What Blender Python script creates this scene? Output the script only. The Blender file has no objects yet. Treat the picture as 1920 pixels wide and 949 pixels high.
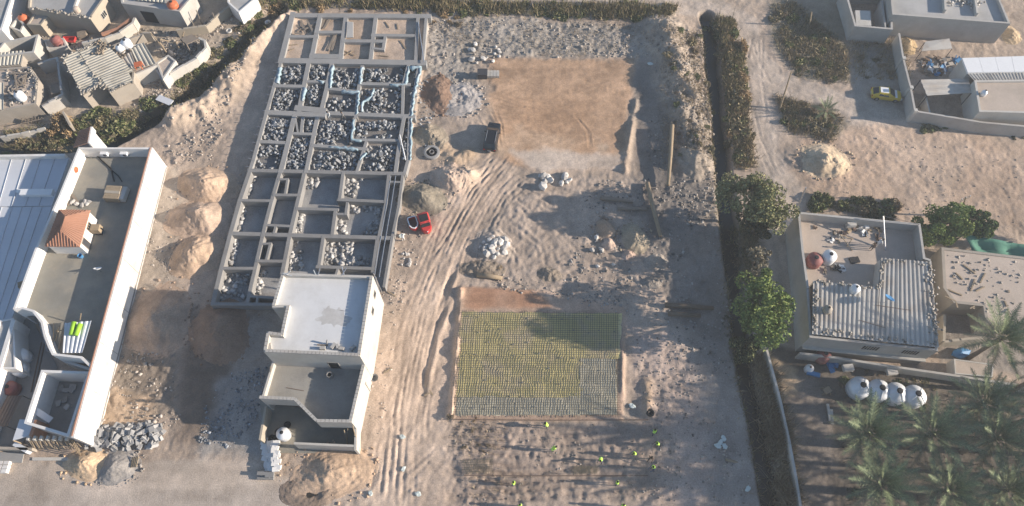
import bpy, bmesh, math, random
import numpy as np
from mathutils import Vector, Matrix
S = bpy.context.scene
COL = S.collection
R = math.radians
# ---------------------------------------------------------------- camera, sky, sun, exposure
F, THETA, HC = 1370.0, R(63), 85.0            # focal length in photo pixels, pitch below the horizon, height
SUN_EL, SUN_AZ = R(18.0), R(-4.0)             # sun in the east (+X), a touch to the south
cam = bpy.data.cameras.new('camera'); cam_o = bpy.data.objects.new('camera', cam); COL.objects.link(cam_o)
cam.sensor_fit = 'HORIZONTAL'; cam.sensor_width = 36.0; cam.lens = 36.0*F/1920.0
cam.clip_start = 0.5; cam.clip_end = 3000
cam_o.location = (0, 0, HC); cam_o.rotation_euler = (math.pi/2-THETA, 0, 0)
S.camera = cam_o
W = bpy.data.worlds.new('World'); S.world = W; W.use_nodes = True
wn = W.node_tree.nodes; wl = W.node_tree.links
sky = wn.new('ShaderNodeTexSky'); sky.sky_type = 'NISHITA'; sky.sun_disc = False
sky.sun_elevation = SUN_EL; sky.sun_rotation = R(94); sky.air_density = 1.0; sky.dust_density = 0.3; sky.ozone_density = 3.0
bg = wn['Background']; bg.inputs['Strength'].default_value = 0.085
wl.new(sky.outputs[0], bg.inputs['Color'])
sl = bpy.data.lights.new('sun', 'SUN'); sl.energy = 5.0; sl.angle = R(0.55); sl.color = (1.0, 0.88, 0.75)
so = bpy.data.objects.new('sun', sl); COL.objects.link(so)
sdir = Vector((math.cos(SUN_EL)*math.cos(SUN_AZ), math.cos(SUN_EL)*math.sin(SUN_AZ), math.sin(SUN_EL)))
so.rotation_euler = (-sdir).to_track_quat('-Z', 'Y').to_euler(); so.location = sdir*200
vs = S.view_settings; vs.view_transform = 'Standard'; vs.look = 'None'; vs.gamma = 1.0; vs.use_curve_mapping = False
vs.exposure = 1.02
S.render.engine = 'CYCLES'
# ---------------------------------------------------------------- helpers
random.seed(7); RNG = np.random.default_rng(7)
CC, SS = math.cos(math.pi/2-THETA), math.sin(math.pi/2-THETA)
def P(px, py, z=0.0):
    """survey: photo pixel -> point at height z in the place (metres)"""
    x = (px-960)/F; y = -(py-474.5)/F
    Y = y*CC+SS; Z = y*SS-CC
    t = (z-HC)/Z
    return Vector((x*t, Y*t, z))
def PP(pts, z=0.0): return [P(a, b, z) for a, b in pts]
def tag(o, label=None, cat=None, group=None, kind=None):
    if label: o['label'] = label
    if cat: o['category'] = cat
    if group: o['group'] = group
    if kind: o['kind'] = kind
    return o
def empty(name, loc=(0, 0, 0), rz=0.0, parent=None):
    o = bpy.data.objects.new(name, None); COL.objects.link(o)
    o.location = loc; o.rotation_euler = (0, 0, rz); o.empty_display_size = .3
    o.parent = parent
    return o
def link(name, me, mat=None, parent=None, loc=None, rot=None, scale=None):
    o = bpy.data.objects.new(name, me); COL.objects.link(o)
    if mat is not None and len(me.materials) == 0: me.materials.append(mat)
    o.parent = parent
    if loc is not None: o.location = loc
    if rot is not None: o.rotation_euler = rot
    if scale is not None: o.scale = scale
    return o
def copy_tree(o, parent=None):
    c = o.copy(); COL.objects.link(c); c.parent = parent
    for ch in list(o.children): copy_tree(ch, c)
    return c
def wloc(o):
    v = Vector((0, 0, 0))
    while o is not None: v += o.location; o = o.parent
    return v
class MB:
    """collects boxes, walls, prisms, tubes; build() links them as one mesh object"""
    def __init__(s): s.v = []; s.f = []; s.c = []
    def add(s, vs_, fs, col=None):
        b = len(s.v); s.v += [tuple(p) for p in vs_]; s.f += [tuple(b+i for i in f) for f in fs]
        s.c += [col or (1, 1, 1)]*len(vs_)
        return s
    def box(s, c, d, rz=0.0, col=None, M=None):
        x, y, z = d[0]/2, d[1]/2, d[2]/2
        m = M if M is not None else Matrix.Rotation(rz, 3, 'Z')
        vs_ = [Vector(c)+m @ Vector((a*x, b*y, e*z)) for a, b, e in ((-1,-1,-1),(1,-1,-1),(1,1,-1),(-1,1,-1),(-1,-1,1),(1,-1,1),(1,1,1),(-1,1,1))]
        return s.add(vs_, [(3,2,1,0),(4,5,6,7),(0,1,5,4),(1,2,6,5),(2,3,7,6),(3,0,4,7)], col)
    def prism(s, pts, z0, z1, col=None):
        pts = [Vector((p[0], p[1])) for p in pts]
        a = sum(pts[i].x*pts[(i+1) % len(pts)].y-pts[(i+1) % len(pts)].x*pts[i].y for i in range(len(pts)))
        if a < 0: pts = pts[::-1]
        n = len(pts)
        zt = z1 if isinstance(z1, (list, tuple)) else [z1]*n
        if a < 0 and isinstance(z1, (list, tuple)): zt = list(z1)[::-1]
        vs_ = [(p.x, p.y, z0) for p in pts]+[(p.x, p.y, zt[i]) for i, p in enumerate(pts)]
        fs = [tuple(range(n-1, -1, -1)), tuple(range(n, 2*n))]+[(i, (i+1) % n, n+(i+1) % n, n+i) for i in range(n)]
        return s.add(vs_, fs, col)
    def wall(s, a, b, t, z0, z1, ext=0.0, col=None, z1b=None):
        a = Vector((a[0], a[1])); b = Vector((b[0], b[1])); d = (b-a).normalized(); n = Vector((-d.y, d.x))*t/2
        a = a-d*ext; b = b+d*ext
        q = [a-n, b-n, b+n, a+n]
        zb = z1 if z1b is None else z1b
        return s.prism(q, z0, [z1, zb, zb, z1] if z1b is not None else z1, col)
    def pwall(s, pts, t, z0, z1, closed=False, col=None):
        """mitred wall along a polyline"""
        pts = [Vector((p[0], p[1])) for p in pts]; n = len(pts); L = []; Rr = []
        for i in range(n):
            p = pts[i]
            if closed or 0 < i < n-1:
                d1 = (p-pts[i-1]).normalized(); d2 = (pts[(i+1) % n]-p).normalized()
                n1 = Vector((-d1.y, d1.x)); n2 = Vector((-d2.y, d2.x)); m = (n1+n2)
                if m.length < 1e-4: m = n1
                m = m.normalized(); k = 1/max(.35, m.dot(n1)); o = m*k*t/2
            else:
                d = (pts[1]-p if i == 0 else p-pts[-2]).normalized(); o = Vector((-d.y, d.x))*t/2
            L.append(p+o); Rr.append(p-o)
        vs_ = []
        for i in range(n):
            vs_ += [(L[i].x, L[i].y, z0), (Rr[i].x, Rr[i].y, z0), (Rr[i].x, Rr[i].y, z1), (L[i].x, L[i].y, z1)]
        fs = []
        for i in range(n if closed else n-1):
            j = (i+1) % n
            for k in range(4):
                fs.append((4*i+k, 4*i+(k+1) % 4, 4*j+(k+1) % 4, 4*j+k))
        if not closed: fs += [(3, 2, 1, 0), (4*n-4, 4*n-3, 4*n-2, 4*n-1)]
        return s.add(vs_, fs, col)
    def rough(s, pts, t, z0, z1, jit=.12, step=.9, seed=1):
        """wall of uneven courses: short lengths of differing height"""
        rr = random.Random(seed); pts = [Vector((p[0], p[1])) for p in pts]
        for a, b in zip(pts[:-1], pts[1:]):
            n = max(1, int((b-a).length/step)); h = 0
            for i in range(n):
                h = .6*h+rr.uniform(-jit, jit)
                s.wall(a.lerp(b, i/n), a.lerp(b, (i+1)/n), t*rr.uniform(.92, 1.08), z0, z1+h, ext=.02)
        return s
    def tube(s, path, r, n=8, col=None, cap=True):
        path = [Vector(p) for p in path]
        rs = r if isinstance(r, (list, tuple)) else [r]*len(path)
        vs_ = []
        for i, p in enumerate(path):
            d = (path[min(i+1, len(path)-1)]-path[max(i-1, 0)]).normalized()
            u = d.orthogonal().normalized() if abs(d.z) > .95 else d.cross(Vector((0, 0, 1))).normalized()
            w = u.cross(d).normalized()
            for k in range(n):
                a = 2*math.pi*k/n
                vs_.append(p+(u*math.cos(a)+w*math.sin(a))*rs[i])
        fs = []
        for i in range(len(path)-1):
            for k in range(n):
                fs.append((i*n+k, i*n+(k+1) % n, (i+1)*n+(k+1) % n, (i+1)*n+k))
        if cap: fs += [tuple(range(n-1, -1, -1)), tuple(range((len(path)-1)*n, len(path)*n))]
        return s.add(vs_, fs, col)
    def lathe(s, prof, n=16, c=(0, 0, 0), col=None, sx=1, sy=1):
        vs_ = []
        for r, z in prof:
            for k in range(n):
                a = 2*math.pi*k/n; vs_.append((c[0]+r*sx*math.cos(a), c[1]+r*sy*math.sin(a), c[2]+z))
        fs = []
        m = len(prof)
        for i in range(m-1):
            for k in range(n): fs.append((i*n+k, i*n+(k+1) % n, (i+1)*n+(k+1) % n, (i+1)*n+k))
        fs += [tuple(range(n-1, -1, -1)), tuple(range((m-1)*n, m*n))]
        return s.add(vs_, fs, col)
    def build(s, name, mat, parent=None, smooth=False, colors=False):
        off = wloc(parent) if parent is not None else Vector((0, 0, 0))
        me = bpy.data.meshes.new(name)
        me.from_pydata([(p[0]-off.x, p[1]-off.y, p[2]-off.z) for p in s.v], [], s.f)
        if colors:
            at = me.attributes.new('Col', 'FLOAT_COLOR', 'POINT')
            at.data.foreach_set('color', np.array([(c[0], c[1], c[2], 1) for c in s.c], dtype=np.float32).ravel())
        if smooth: me.shade_smooth()
        me.update()
        return link(name, me, mat, parent)
def np_mesh(name, V, Fq, mat, col=None, smooth=False, parent=None):
    """V (n,3), Fq (m,k) uniform polygons"""
    me = bpy.data.meshes.new(name)
    k = Fq.shape[1]; m = len(Fq)
    me.vertices.add(len(V)); me.vertices.foreach_set('co', np.asarray(V, np.float32).ravel())
    me.loops.add(m*k); me.loops.foreach_set('vertex_index', np.asarray(Fq, np.int32).ravel())
    me.polygons.add(m); me.polygons.foreach_set('loop_start', np.arange(0, m*k, k, dtype=np.int32))
    me.polygons.foreach_set('loop_total', np.full(m, k, np.int32))
    if col is not None:
        at = me.attributes.new('Col', 'FLOAT_COLOR', 'POINT')
        c4 = np.ones((len(V), 4), np.float32); c4[:, :3] = col
        at.data.foreach_set('color', c4.ravel())
    me.update(calc_edges=True); me.validate()
    if smooth: me.shade_smooth()
    return link(name, me, mat, parent)
# ---------------------------------------------------------------- materials
MATS = {}
def mk(name, c, rough=.9, var=.22, scale=.6, fine=.12, fscale=9., bump=.15, bscale=14., metal=0., attr=False, stain=None, stain_amt=.5, spec=.25, wave=None):
    """wall/soil/metal: colour, large blotches, fine grain, optional stain colour, fine relief"""
    m = bpy.data.materials.new(name); m.use_nodes = True; MATS[name] = m
    nt = m.node_tree; N = nt.nodes; L = nt.links; b = N['Principled BSDF']
    b.inputs['Roughness'].default_value = rough; b.inputs['Metallic'].default_value = metal
    b.inputs['Specular IOR Level'].default_value = spec
    g = N.new('ShaderNodeNewGeometry')
    def noise(sc, det=5., ro=.6):
        n = N.new('ShaderNodeTexNoise'); n.inputs['Scale'].default_value = sc; n.inputs['Detail'].default_value = det
        n.inputs['Roughness'].default_value = ro; L.new(g.outputs['Position'], n.inputs['Vector']); return n
    def mth(op, a, bb):
        n = N.new('ShaderNodeMath'); n.operation = op
        for i, q in enumerate((a, bb)):
            if hasattr(q, 'links'): L.new(q, n.inputs[i])
            else: n.inputs[i].default_value = q
        return n.outputs[0]
    n1 = noise(scale); n2 = noise(fscale, 4.)
    f = mth('ADD', mth('MULTIPLY', mth('SUBTRACT', n1.outputs[0], .5), var*2.4), mth('MULTIPLY', mth('SUBTRACT', n2.outputs[0], .5), fine*2.4))
    f = mth('ADD', f, 1.0)
    mul = N.new('ShaderNodeVectorMath'); mul.operation = 'SCALE'
    if attr:
        at = N.new('ShaderNodeAttribute'); at.attribute_name = 'Col'
        L.new(at.outputs['Color'], mul.inputs[0])
    else:
        rgb = N.new('ShaderNodeRGB'); rgb.outputs[0].default_value = (*c, 1); src = rgb.outputs[0]
        if stain is not None:
            n3 = noise(scale*.55, 6., .68); mx = N.new('ShaderNodeMix'); mx.data_type = 'RGBA'
            cr = N.new('ShaderNodeMapRange'); cr.inputs[1].default_value = .48; cr.inputs[2].default_value = .68; cr.inputs[4].default_value = stain_amt
            L.new(n3.outputs[0], cr.inputs[0]); L.new(cr.outputs[0], mx.inputs[0]); L.new(src, mx.inputs[6]); mx.inputs[7].default_value = (*stain, 1)
            src = mx.outputs[2]
        L.new(src, mul.inputs[0])
    L.new(f, mul.inputs['Scale']); L.new(mul.outputs[0], b.inputs['Base Color'])
    if bump > 0:
        n4 = noise(bscale, 6., .65); bp = N.new('ShaderNodeBump'); bp.inputs['Strength'].default_value = bump; bp.inputs['Distance'].default_value = .1
        L.new(n4.outputs[0], bp.inputs['Height']); L.new(bp.outputs[0], b.inputs['Normal'])
    return m
mk('soil', (.4, .3, .2), rough=.95, var=.20, scale=.35, fine=.42, fscale=6., bump=.5, bscale=9., attr=True, spec=.12)
mk('stone', (.4, .4, .4), rough=.9, var=.15, scale=2., fine=.2, attr=True, bump=.2, spec=.15)
mk('leaf', (.1, .1, .05), rough=.8, var=.18, scale=.5, fine=.1, attr=True, bump=0, spec=.1)
mk('plaster', (.64, .615, .575), var=.06, scale=.35, fine=.04, bump=.05, stain=(.45, .405, .345), stain_amt=.85)
mk('white_wall', (.70, .68, .645), var=.08, scale=.5, fine=.06, bump=.05, stain=(.55, .50, .44), stain_amt=.6)
mk('block_wall', (.42, .40, .365), var=.14, scale=.5, fine=.12, fscale=5, bump=.2, stain=(.33, .29, .25), stain_amt=.5)
mk('block_pale', (.49, .465, .42), var=.16, scale=.5, fine=.1, fscale=5, bump=.15, stain=(.42, .38, .31), stain_amt=.5)
mk('mud_wall', (.345, .305, .255), var=.18, scale=.6, fine=.15, bump=.3, stain=(.33, .28, .22), stain_amt=.6)
mk('ochre_wall', (.37, .325, .26), var=.14, scale=.5, fine=.1, bump=.2, stain=(.40, .34, .25), stain_amt=.5)
mk('concrete', (.235, .228, .218), var=.18, scale=.6, fine=.14, bump=.2, stain=(.19, .18, .17), stain_amt=.5)
mk('concrete_new', (.285, .278, .266), var=.14, scale=.7, fine=.1, bump=.12, stain=(.24, .23, .215), stain_amt=.5)
mk('roof_screed', (.62, .62, .61), var=.12, scale=.35, fine=.08, bump=.05, stain=(.48, .465, .44), stain_amt=.7)
mk('roof_dark', (.235, .225, .195), var=.3, scale=.3, fine=.14, bump=.1, stain=(.33, .29, .225), stain_amt=.9)
mk('roof_grey', (.40, .39, .37), var=.18, scale=.35, fine=.1, bump=.12, stain=(.27, .26, .24), stain_amt=.6)
mk('roof_mud', (.47, .39, .32), var=.18, scale=.4, fine=.18, bump=.35, stain=(.36, .30, .24), stain_amt=.6)
mk('terracotta', (.36, .19, .125), var=.12, scale=.8, fine=.1, bump=.08)
mk('brick_red', (.42, .22, .14), var=.2, scale=1.5, fine=.2)
mk('metal_white', (.56, .58, .61), rough=.55, var=.08, scale=.25, fine=.03, bump=0, stain=(.45, .46, .47), stain_amt=.4)
mk('metal_roof', (.50, .47, .42), rough=.6, var=.16, scale=.4, fine=.08, bump=0, stain=(.36, .29, .22), stain_amt=.7)
mk('metal_roof_old', (.46, .43, .36), rough=.7, var=.2, scale=.5, fine=.1, bump=0, stain=(.27, .24, .19), stain_amt=.7)
mk('tank_metal', (.72, .73, .74), rough=.45, var=.06, scale=1., fine=.03, bump=0, metal=.25)
mk('tank_white', (.74, .74, .73), rough=.5, var=.05, scale=1., bump=0, spec=.4)
mk('tank_red', (.24, .085, .075), rough=.6, var=.12, scale=1.2, bump=0, stain=(.36, .20, .17), stain_amt=.5)
mk('orange_plastic', (.50, .14, .06), rough=.5, var=.1, bump=0)
mk('dark_metal', (.06, .06, .065), rough=.6, bump=0)
mk('rust', (.17, .12, .09), rough=.85, var=.25, scale=2., bump=0)
mk('rebar', (.16, .14, .10), rough=.8, var=.2, scale=2., bump=0)
mk('wood', (.31, .24, .16), rough=.85, var=.2, scale=2., fine=.15, bump=.1)
mk('wood_old', (.23, .19, .15), rough=.9, var=.22, scale=2., fine=.15, bump=.2)
mk('bark', (.17, .13, .095), rough=.95, var=.25, scale=4., fine=.2, bump=.5, bscale=20)
mk('palm_bark', (.17, .135, .10), rough=.95, var=.25, scale=4., fine=.2, bump=.5, bscale=20)
mk('glass_dark', (.02, .025, .03), rough=.08, var=0, fine=0, bump=0, spec=.6)
mk('opening_dark', (.03, .03, .03), rough=.9, var=0, fine=0, bump=0)
mk('car_black', (.018, .02, .024), rough=.22, var=.1, bump=0, spec=.6)
mk('car_yellow', (.58, .43, .045), rough=.3, var=.04, bump=0, spec=.5)
mk('car_white', (.75, .75, .74), rough=.3, var=.03, bump=0, spec=.5)
mk('car_red', (.55, .05, .045), rough=.32, var=.08, bump=0, spec=.5)
mk('black_canvas', (.025, .025, .028), rough=.8, var=.1, bump=.1)
mk('rubber', (.02, .02, .02), rough=.85, bump=0)
mk('chrome', (.6, .6, .6), rough=.25, metal=.8, var=0, fine=0, bump=0)
mk('lamp_glass', (.7, .7, .68), rough=.15, var=0, fine=0, bump=0, spec=.6)
mk('lamp_red', (.45, .02, .02), rough=.25, var=0, fine=0, bump=0)
mk('vest', (.50, .80, .10), rough=.75, var=.1, scale=6, bump=0)
mk('vest_strip', (.75, .75, .72), rough=.5, var=.05, bump=0)
mk('cloth_white', (.72, .71, .68), rough=.9, var=.08, scale=4, bump=.1)
mk('cloth_brown', (.13, .085, .06), rough=.9, var=.1, scale=4, bump=.1)
mk('hair', (.012, .01, .009), rough=.8, bump=0, var=0)
mk('blue_plastic', (.30, .40, .44), rough=.4, var=.2, scale=2., fine=.15, bump=.2, bscale=8, stain=(.47, .51, .53), stain_amt=1.)
mk('blue_paint', (.07, .22, .42), rough=.5, var=.1, bump=0)
mk('green_net', (.09, .24, .17), rough=.8, var=.14, scale=.6, fine=.12, bump=.1)
mk('green_roll', (.28, .50, .04), rough=.6, var=.1, bump=0)
mk('bag', (.55, .60, .56), rough=.5, var=.15, scale=4., bump=.3, bscale=8)
mk('water', (.012, .016, .014), rough=.3, var=.3, scale=.8, bump=.05, bscale=3., spec=.5)
mk('pit_dark', (.035, .03, .025), rough=.95)
M = MATS
# ---------------------------------------------------------------- terrain
GX0, GX1, GY0, GY1, GS = -92.0, 92.0, 5.0, 97.0, 0.165
nx = int((GX1-GX0)/GS)+1; ny = int((GY1-GY0)/GS)+1
gx = np.linspace(GX0, GX1, nx, dtype=np.float32); gy = np.linspace(GY0, GY1, ny, dtype=np.float32)
X, Y = np.meshgrid(gx, gy)
def vnoise(x, y, sc, seed):
    r = np.random.default_rng(seed).random((256, 256)).astype(np.float32)
    u = x/sc+1000.; v = y/sc+1000.; i = np.floor(u).astype(np.int32); j = np.floor(v).astype(np.int32)
    fu = u-i; fv = v-j; fu = fu*fu*(3-2*fu); fv = fv*fv*(3-2*fv)
    a = r[j & 255, i & 255]; b = r[j & 255, (i+1) & 255]; c = r[(j+1) & 255, i & 255]; d = r[(j+1) & 255, (i+1) & 255]
    return (a*(1-fu)+b*fu)*(1-fv)+(c*(1-fu)+d*fu)*fv-.5
def fbm(x, y, sc, seed, octv=4, g=.55):
    t = 0; a = 1.
    for o in range(octv): t = t+a*vnoise(x+o*37.7, y-o*17.3, sc/2**o, seed+o*11); a *= g
    return t
N1 = fbm(X, Y, 6., 1, 4); N2 = fbm(X, Y, 1.6, 5, 3); N3 = fbm(X, Y, .7, 9, 2)
def seg_dist(x, y, pts):
    """distance, signed offset and position along a polyline"""
    D = np.full(x.shape, 1e9, np.float32); O = np.zeros_like(D); T = np.zeros_like(D); acc = 0.
    for a, b in zip(pts[:-1], pts[1:]):
        dx, dy = b[0]-a[0], b[1]-a[1]; l2 = dx*dx+dy*dy+1e-9; l = math.sqrt(l2)
        t = np.clip(((x-a[0])*dx+(y-a[1])*dy)/l2, 0, 1)
        ex = x-a[0]-t*dx; ey = y-a[1]-t*dy; d = np.sqrt(ex*ex+ey*ey)
        m = d < D; D = np.where(m, d, D); O = np.where(m, (ey*dx-ex*dy)/l, O); T = np.where(m, acc+t*l, T); acc += l
    return D, O, T
def window(pts, pad):
    xs = [p[0] for p in pts]; ys = [p[1] for p in pts]
    i0 = max(0, int((min(xs)-pad-GX0)/GS)); i1 = min(nx, int((max(xs)+pad-GX0)/GS)+2)
    j0 = max(0, int((min(ys)-pad-GY0)/GS)); j1 = min(ny, int((max(ys)+pad-GY0)/GS)+2)
    return slice(j0, j1), slice(i0, i1)
def inside(x, y, pts):
    r = np.zeros(x.shape, bool); n = len(pts)
    for i in range(n):
        a, b = pts[i], pts[(i+1) % n]
        if a[1] == b[1]: continue
        c = ((a[1] > y) != (b[1] > y)) & (x < (b[0]-a[0])*(y-a[1])/(b[1]-a[1])+a[0]); r ^= c
    return r
def sm(t): t = np.clip(t, 0, 1); return t*t*(3-2*t)
def mask(px, soft=.6, wob=.5, z=0.):
    """soft-edged region given by surveyed corners; returns window and weights"""
    pts = [(p.x, p.y) for p in PP(px, z)]
    w = window(pts, soft+wob*2+1)
    x, y = X[w], Y[w]
    d, _, _ = seg_dist(x, y, pts+[pts[0]])
    s = np.where(inside(x, y, pts), d, -d)+wob*2.*N1[w]+wob*N2[w]
    return w, sm(s/(2*soft)+.5)
def lmask(px, width, soft=.5, wob=.4):
    pts = [(p.x, p.y) for p in PP(px)]
    w = window(pts, width+soft+wob*2+1)
    d, o, t = seg_dist(X[w], Y[w], pts)
    return w, sm((width-d+wob*2*N1[w])/(2*soft)+.5), d, o, t
BASE = np.array((.40, .315, .245), np.float32)
C = np.ones((ny, nx, 3), np.float32)*BASE
Hh = (.09*N1+.03*N2+.02*N3).astype(np.float32)
rough = np.ones((ny, nx), np.float32)*.6
def paint(wm, c, k=1.):
    w, m = wm[0], wm[1]; m = (m*k)[..., None]; C[w] = C[w]*(1-m)+np.array(c, np.float32)*m
def setrough(wm, v): w, m = wm[0], wm[1]; rough[w] = rough[w]*(1-m)+v*m
def level(wm, z): w, m = wm[0], wm[1]; Hh[w] = Hh[w]*(1-m)+(z)*m
# colours of the soils, region by region; one patch includes painted shadow
paint(mask([(800, 30), (1240, 40), (1215, 112), (905, 112), (880, 200), (800, 130)], 1., 1.), (.34, .30, .255))
setrough(mask([(800, 30), (1240, 40), (1215, 112), (905, 112), (880, 200), (800, 130)], 1., 1.), 1.5)
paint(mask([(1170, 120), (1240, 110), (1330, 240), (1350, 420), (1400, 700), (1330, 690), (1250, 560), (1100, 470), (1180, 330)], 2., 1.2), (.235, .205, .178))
setrough(mask([(1170, 330), (1345, 330), (1360, 560), (1180, 580), (1100, 420)], 1., 1.), 1.4)
paint(mask([(860, 330), (1180, 330), (1240, 560), (860, 560)], 1.5, 1.), (.37, .295, .235))
setrough(mask([(960, 320), (1180, 330), (1150, 560), (860, 560), (880, 430)], 1., 1.), 1.15)
TRK = mask([(945, 290), (985, 320), (905, 420), (862, 520), (850, 600), (838, 780), (870, 949), (680, 949), (705, 760), (740, 580), (775, 480), (850, 360)], 1., .7)
paint(TRK, (.49, .375, .285)); setrough(TRK, .55)
PAD = mask([(916, 108), (1192, 108), (1176, 322), (985, 322), (930, 290), (918, 200)], .6, .55)
paint(PAD, (.47, .31, .20)); setrough(PAD, .3); level(PAD, .10)
w, m = PAD; bl = sm((N1[w]+.06)*3.)*m; C[w] = C[w]*(1-bl[..., None]*.65)+np.array((.50, .40, .30), np.float32)*bl[..., None]*.65
w, m = mask([(940, 180), (1120, 180), (1110, 300), (950, 300)], 2.5, 1.8); C[w] = C[w]*(1-.55*m[..., None])+np.array((.38, .235, .14), np.float32)*.55*m[..., None]
w, m = mask([(960, 285), (1175, 290), (1172, 322), (990, 322)], .6, .6); C[w] = C[w]*(1-.7*m[..., None])+np.array((.52, .45, .38), np.float32)*.7*m[..., None]
PAD2 = mask([(862, 540), (1000, 543), (1172, 578), (1168, 792), (846, 792), (858, 600)], .3, .12)
paint(PAD2, (.40, .285, .21)); level(PAD2, .22); setrough(PAD2, .2)
paint(mask([(866, 540), (995, 546), (1030, 575), (866, 580)], .4, .3), (.35, .20, .125))
paint(mask([(1185, 615), (1290, 640), (1330, 760), (1380, 949), (1200, 949), (1190, 760)], 1., .6), (.40, .315, .26))
paint(mask([(1300, 640), (1390, 640), (1440, 800), (1470, 960), (1330, 960), (1330, 780)], 1.5, .8), (.29, .255, .225))
setrough(mask([(1185, 615), (1290, 640), (1300, 800), (1190, 760)], 1., .6), 1.1)
LOW = mask([(840, 792), (1240, 792), (1240, 940), (850, 960)], .8, .5); paint(LOW, (.335, .262, .21)); setrough(LOW, 1.4)
# street at the lower left
STREET = mask([(-140, 868), (30, 862), (140, 872), (330, 858), (470, 870), (560, 900), (600, 960), (620, 1010), (-140, 1010)], .35, .35)
paint(STREET, (.44, .365, .295)); setrough(STREET, .12); level(STREET, 0.0)
w, m = mask([(-140, 920), (600, 925), (600, 1010), (-140, 1010)], 1.5, .8); C[w] = C[w]*(1-.5*m[..., None])+np.array((.41, .355, .305), np.float32)*.5*m[..., None]
# left strip between the white building and the foundations
paint(mask([(330, 190), (520, 110), (470, 320), (300, 330)], 1.2, 1.), (.405, .32, .25))
setrough(mask([(300, 180), (440, 120), (420, 300), (310, 300)], 1., 1.), 1.3)
paint(mask([(340, 580), (480, 580), (470, 700), (410, 830), (320, 845), (330, 700)], 1., .8), (.20, .155, .12))  # dark soil, also standing in for the two storey shell's cast shadow
paint(mask([(430, 590), (520, 585), (500, 700), (440, 700)], 1., .6), (.30, .255, .215))
paint(mask([(240, 640), (340, 650), (330, 780), (190, 790), (210, 700)], .8, .8), (.225, .185, .145)); setrough(mask([(240, 640), (340, 650), (330, 780), (190, 790), (210, 700)], .8, .8), 1.6)
paint(mask([(190, 730), (290, 740), (285, 790), (180, 800)], .6, .6), (.40, .285, .185))
paint(mask([(400, 710), (500, 690), (490, 850), (370, 850)], 1., .7), (.26, .25, .235))
paint(mask([(265, 480), (330, 320), (340, 500), (300, 640), (235, 640)], .8, .8), (.36, .30, .24))
# informal quarter, upper left
paint(mask([(-260, -120), (520, -120), (470, 30), (390, 130), (280, 215), (160, 235), (-200, 260)], 1., .8), (.36, .30, .23))
# right side
ROADS = []
for ln, wd in (([(1180, -60), (1250, 2), (1330, 12), (1392, 45), (1408, 110), (1450, 155), (1530, 180), (1620, 215), (1700, 240)], 2.5), ([(1410, 110), (1418, 200), (1432, 290), (1475, 350), (1478, 420), (1465, 560), (1440, 640)], 2.4), ([(800, -4), (1000, -6), (1200, 2)], 1.0)):
    lm = lmask(ln, wd, .5, .5); ROADS.append(lm); paint(lm, (.455, .375, .305)); setrough(lm, .35)
paint(mask([(1500, 250), (1700, 240), (2040, 280), (2040, 470), (1740, 420), (1520, 380), (1480, 320)], 1.2, 1.), (.43, .315, .23))
setrough(mask([(1500, 250), (1700, 240), (2040, 280), (2040, 470), (1740, 420), (1520, 380), (1480, 320)], 1.2, 1.), .6)
paint(mask([(1440, -20), (1590, -20), (1600, 90), (1590, 150), (1500, 150), (1450, 80)], 1., .8), (.25, .215, .16))
paint(mask([(1455, 180), (1560, 200), (1590, 230), (1550, 265), (1480, 240)], .6, .5), (.25, .21, .16))
paint(mask([(1595, 80), (1700, 80), (1712, 220), (1610, 215)], .8, .8), (.29, .26, .22))
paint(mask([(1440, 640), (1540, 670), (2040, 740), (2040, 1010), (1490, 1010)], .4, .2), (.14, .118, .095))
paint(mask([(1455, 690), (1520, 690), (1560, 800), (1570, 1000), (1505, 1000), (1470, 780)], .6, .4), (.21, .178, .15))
paint(mask([(1450, 672), (1495, 690), (1490, 740), (1470, 745)], .4, .4), (.46, .33, .20))
paint(mask([(1760, 590), (2040, 600), (2040, 720), (1760, 680)], .6, .4), (.27, .235, .20))
# building platforms and rooms of the foundations (beam tops stand 1.3 m above the street)
FZ = 1.3
TOPBLK = [(549, 30), (801, 30), (790, 114), (528, 112)]
MIDBLK = [(528, 117), (790, 119), (757, 322), (470, 316)]
LOWBLK = [(468, 320), (756, 328), (728, 470), (712, 540), (530, 520), (515, 572), (402, 567)]
for blk, z, c in ((TOPBLK, .78, (.44, .335, .25)), (MIDBLK, .62, (.20, .192, .185)), (LOWBLK, -.02, (.30, .292, .28))):
    g_ = mask(blk, .12, 0., FZ); level(g_, z); paint(g_, c)
    w, m = g_; Hh[w] += m*(.06*N1[w]+.05*N2[w]); rough[w] = rough[w]*(1-m)+.15*m
# spoil banks
def ridge(px, width, h, seed, c=None, rg=1.6):
    w, m, d, o, t = lmask(px, width*1.1, .8, .8)
    q = np.exp(-(d/width)**2*1.4); x, y = X[w], Y[w]
    Hh[w] += h*q*(1+.9*fbm(x, y, 3., seed, 3))+q*.35*fbm(x, y, 1.1, seed+3, 3)
    setrough((w, m), rg)
    if c is not None: paint((w, m), c, .85)
ridge([(520, 40), (470, 95), (425, 165), (380, 205), (330, 215)], 2.6, 1.35, 21, (.46, .36, .27))
ridge([(1245, 62), (1262, 130), (1285, 210), (1300, 300)], 3.3, 1.7, 31, (.36, .30, .24), 2.0)
ridge([(880, 330), (850, 345), (830, 345)], 1.2, .7, 33, (.50, .39, .29))
ridge([(1192, 190), (1180, 260), (1172, 320)], .5, .55, 34, (.52, .41, .30), .8)
ridge([(864, 545), (858, 640), (846, 780)], .4, .35, 35, (.50, .37, .27), .8)
ridge([(1214, 720), (1212, 770)], .8, .5, 36, (.48, .34, .22), .8)
ridge([(1168, 610), (1166, 740)], .35, .2, 37, (.46, .34, .26), .6)
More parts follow.
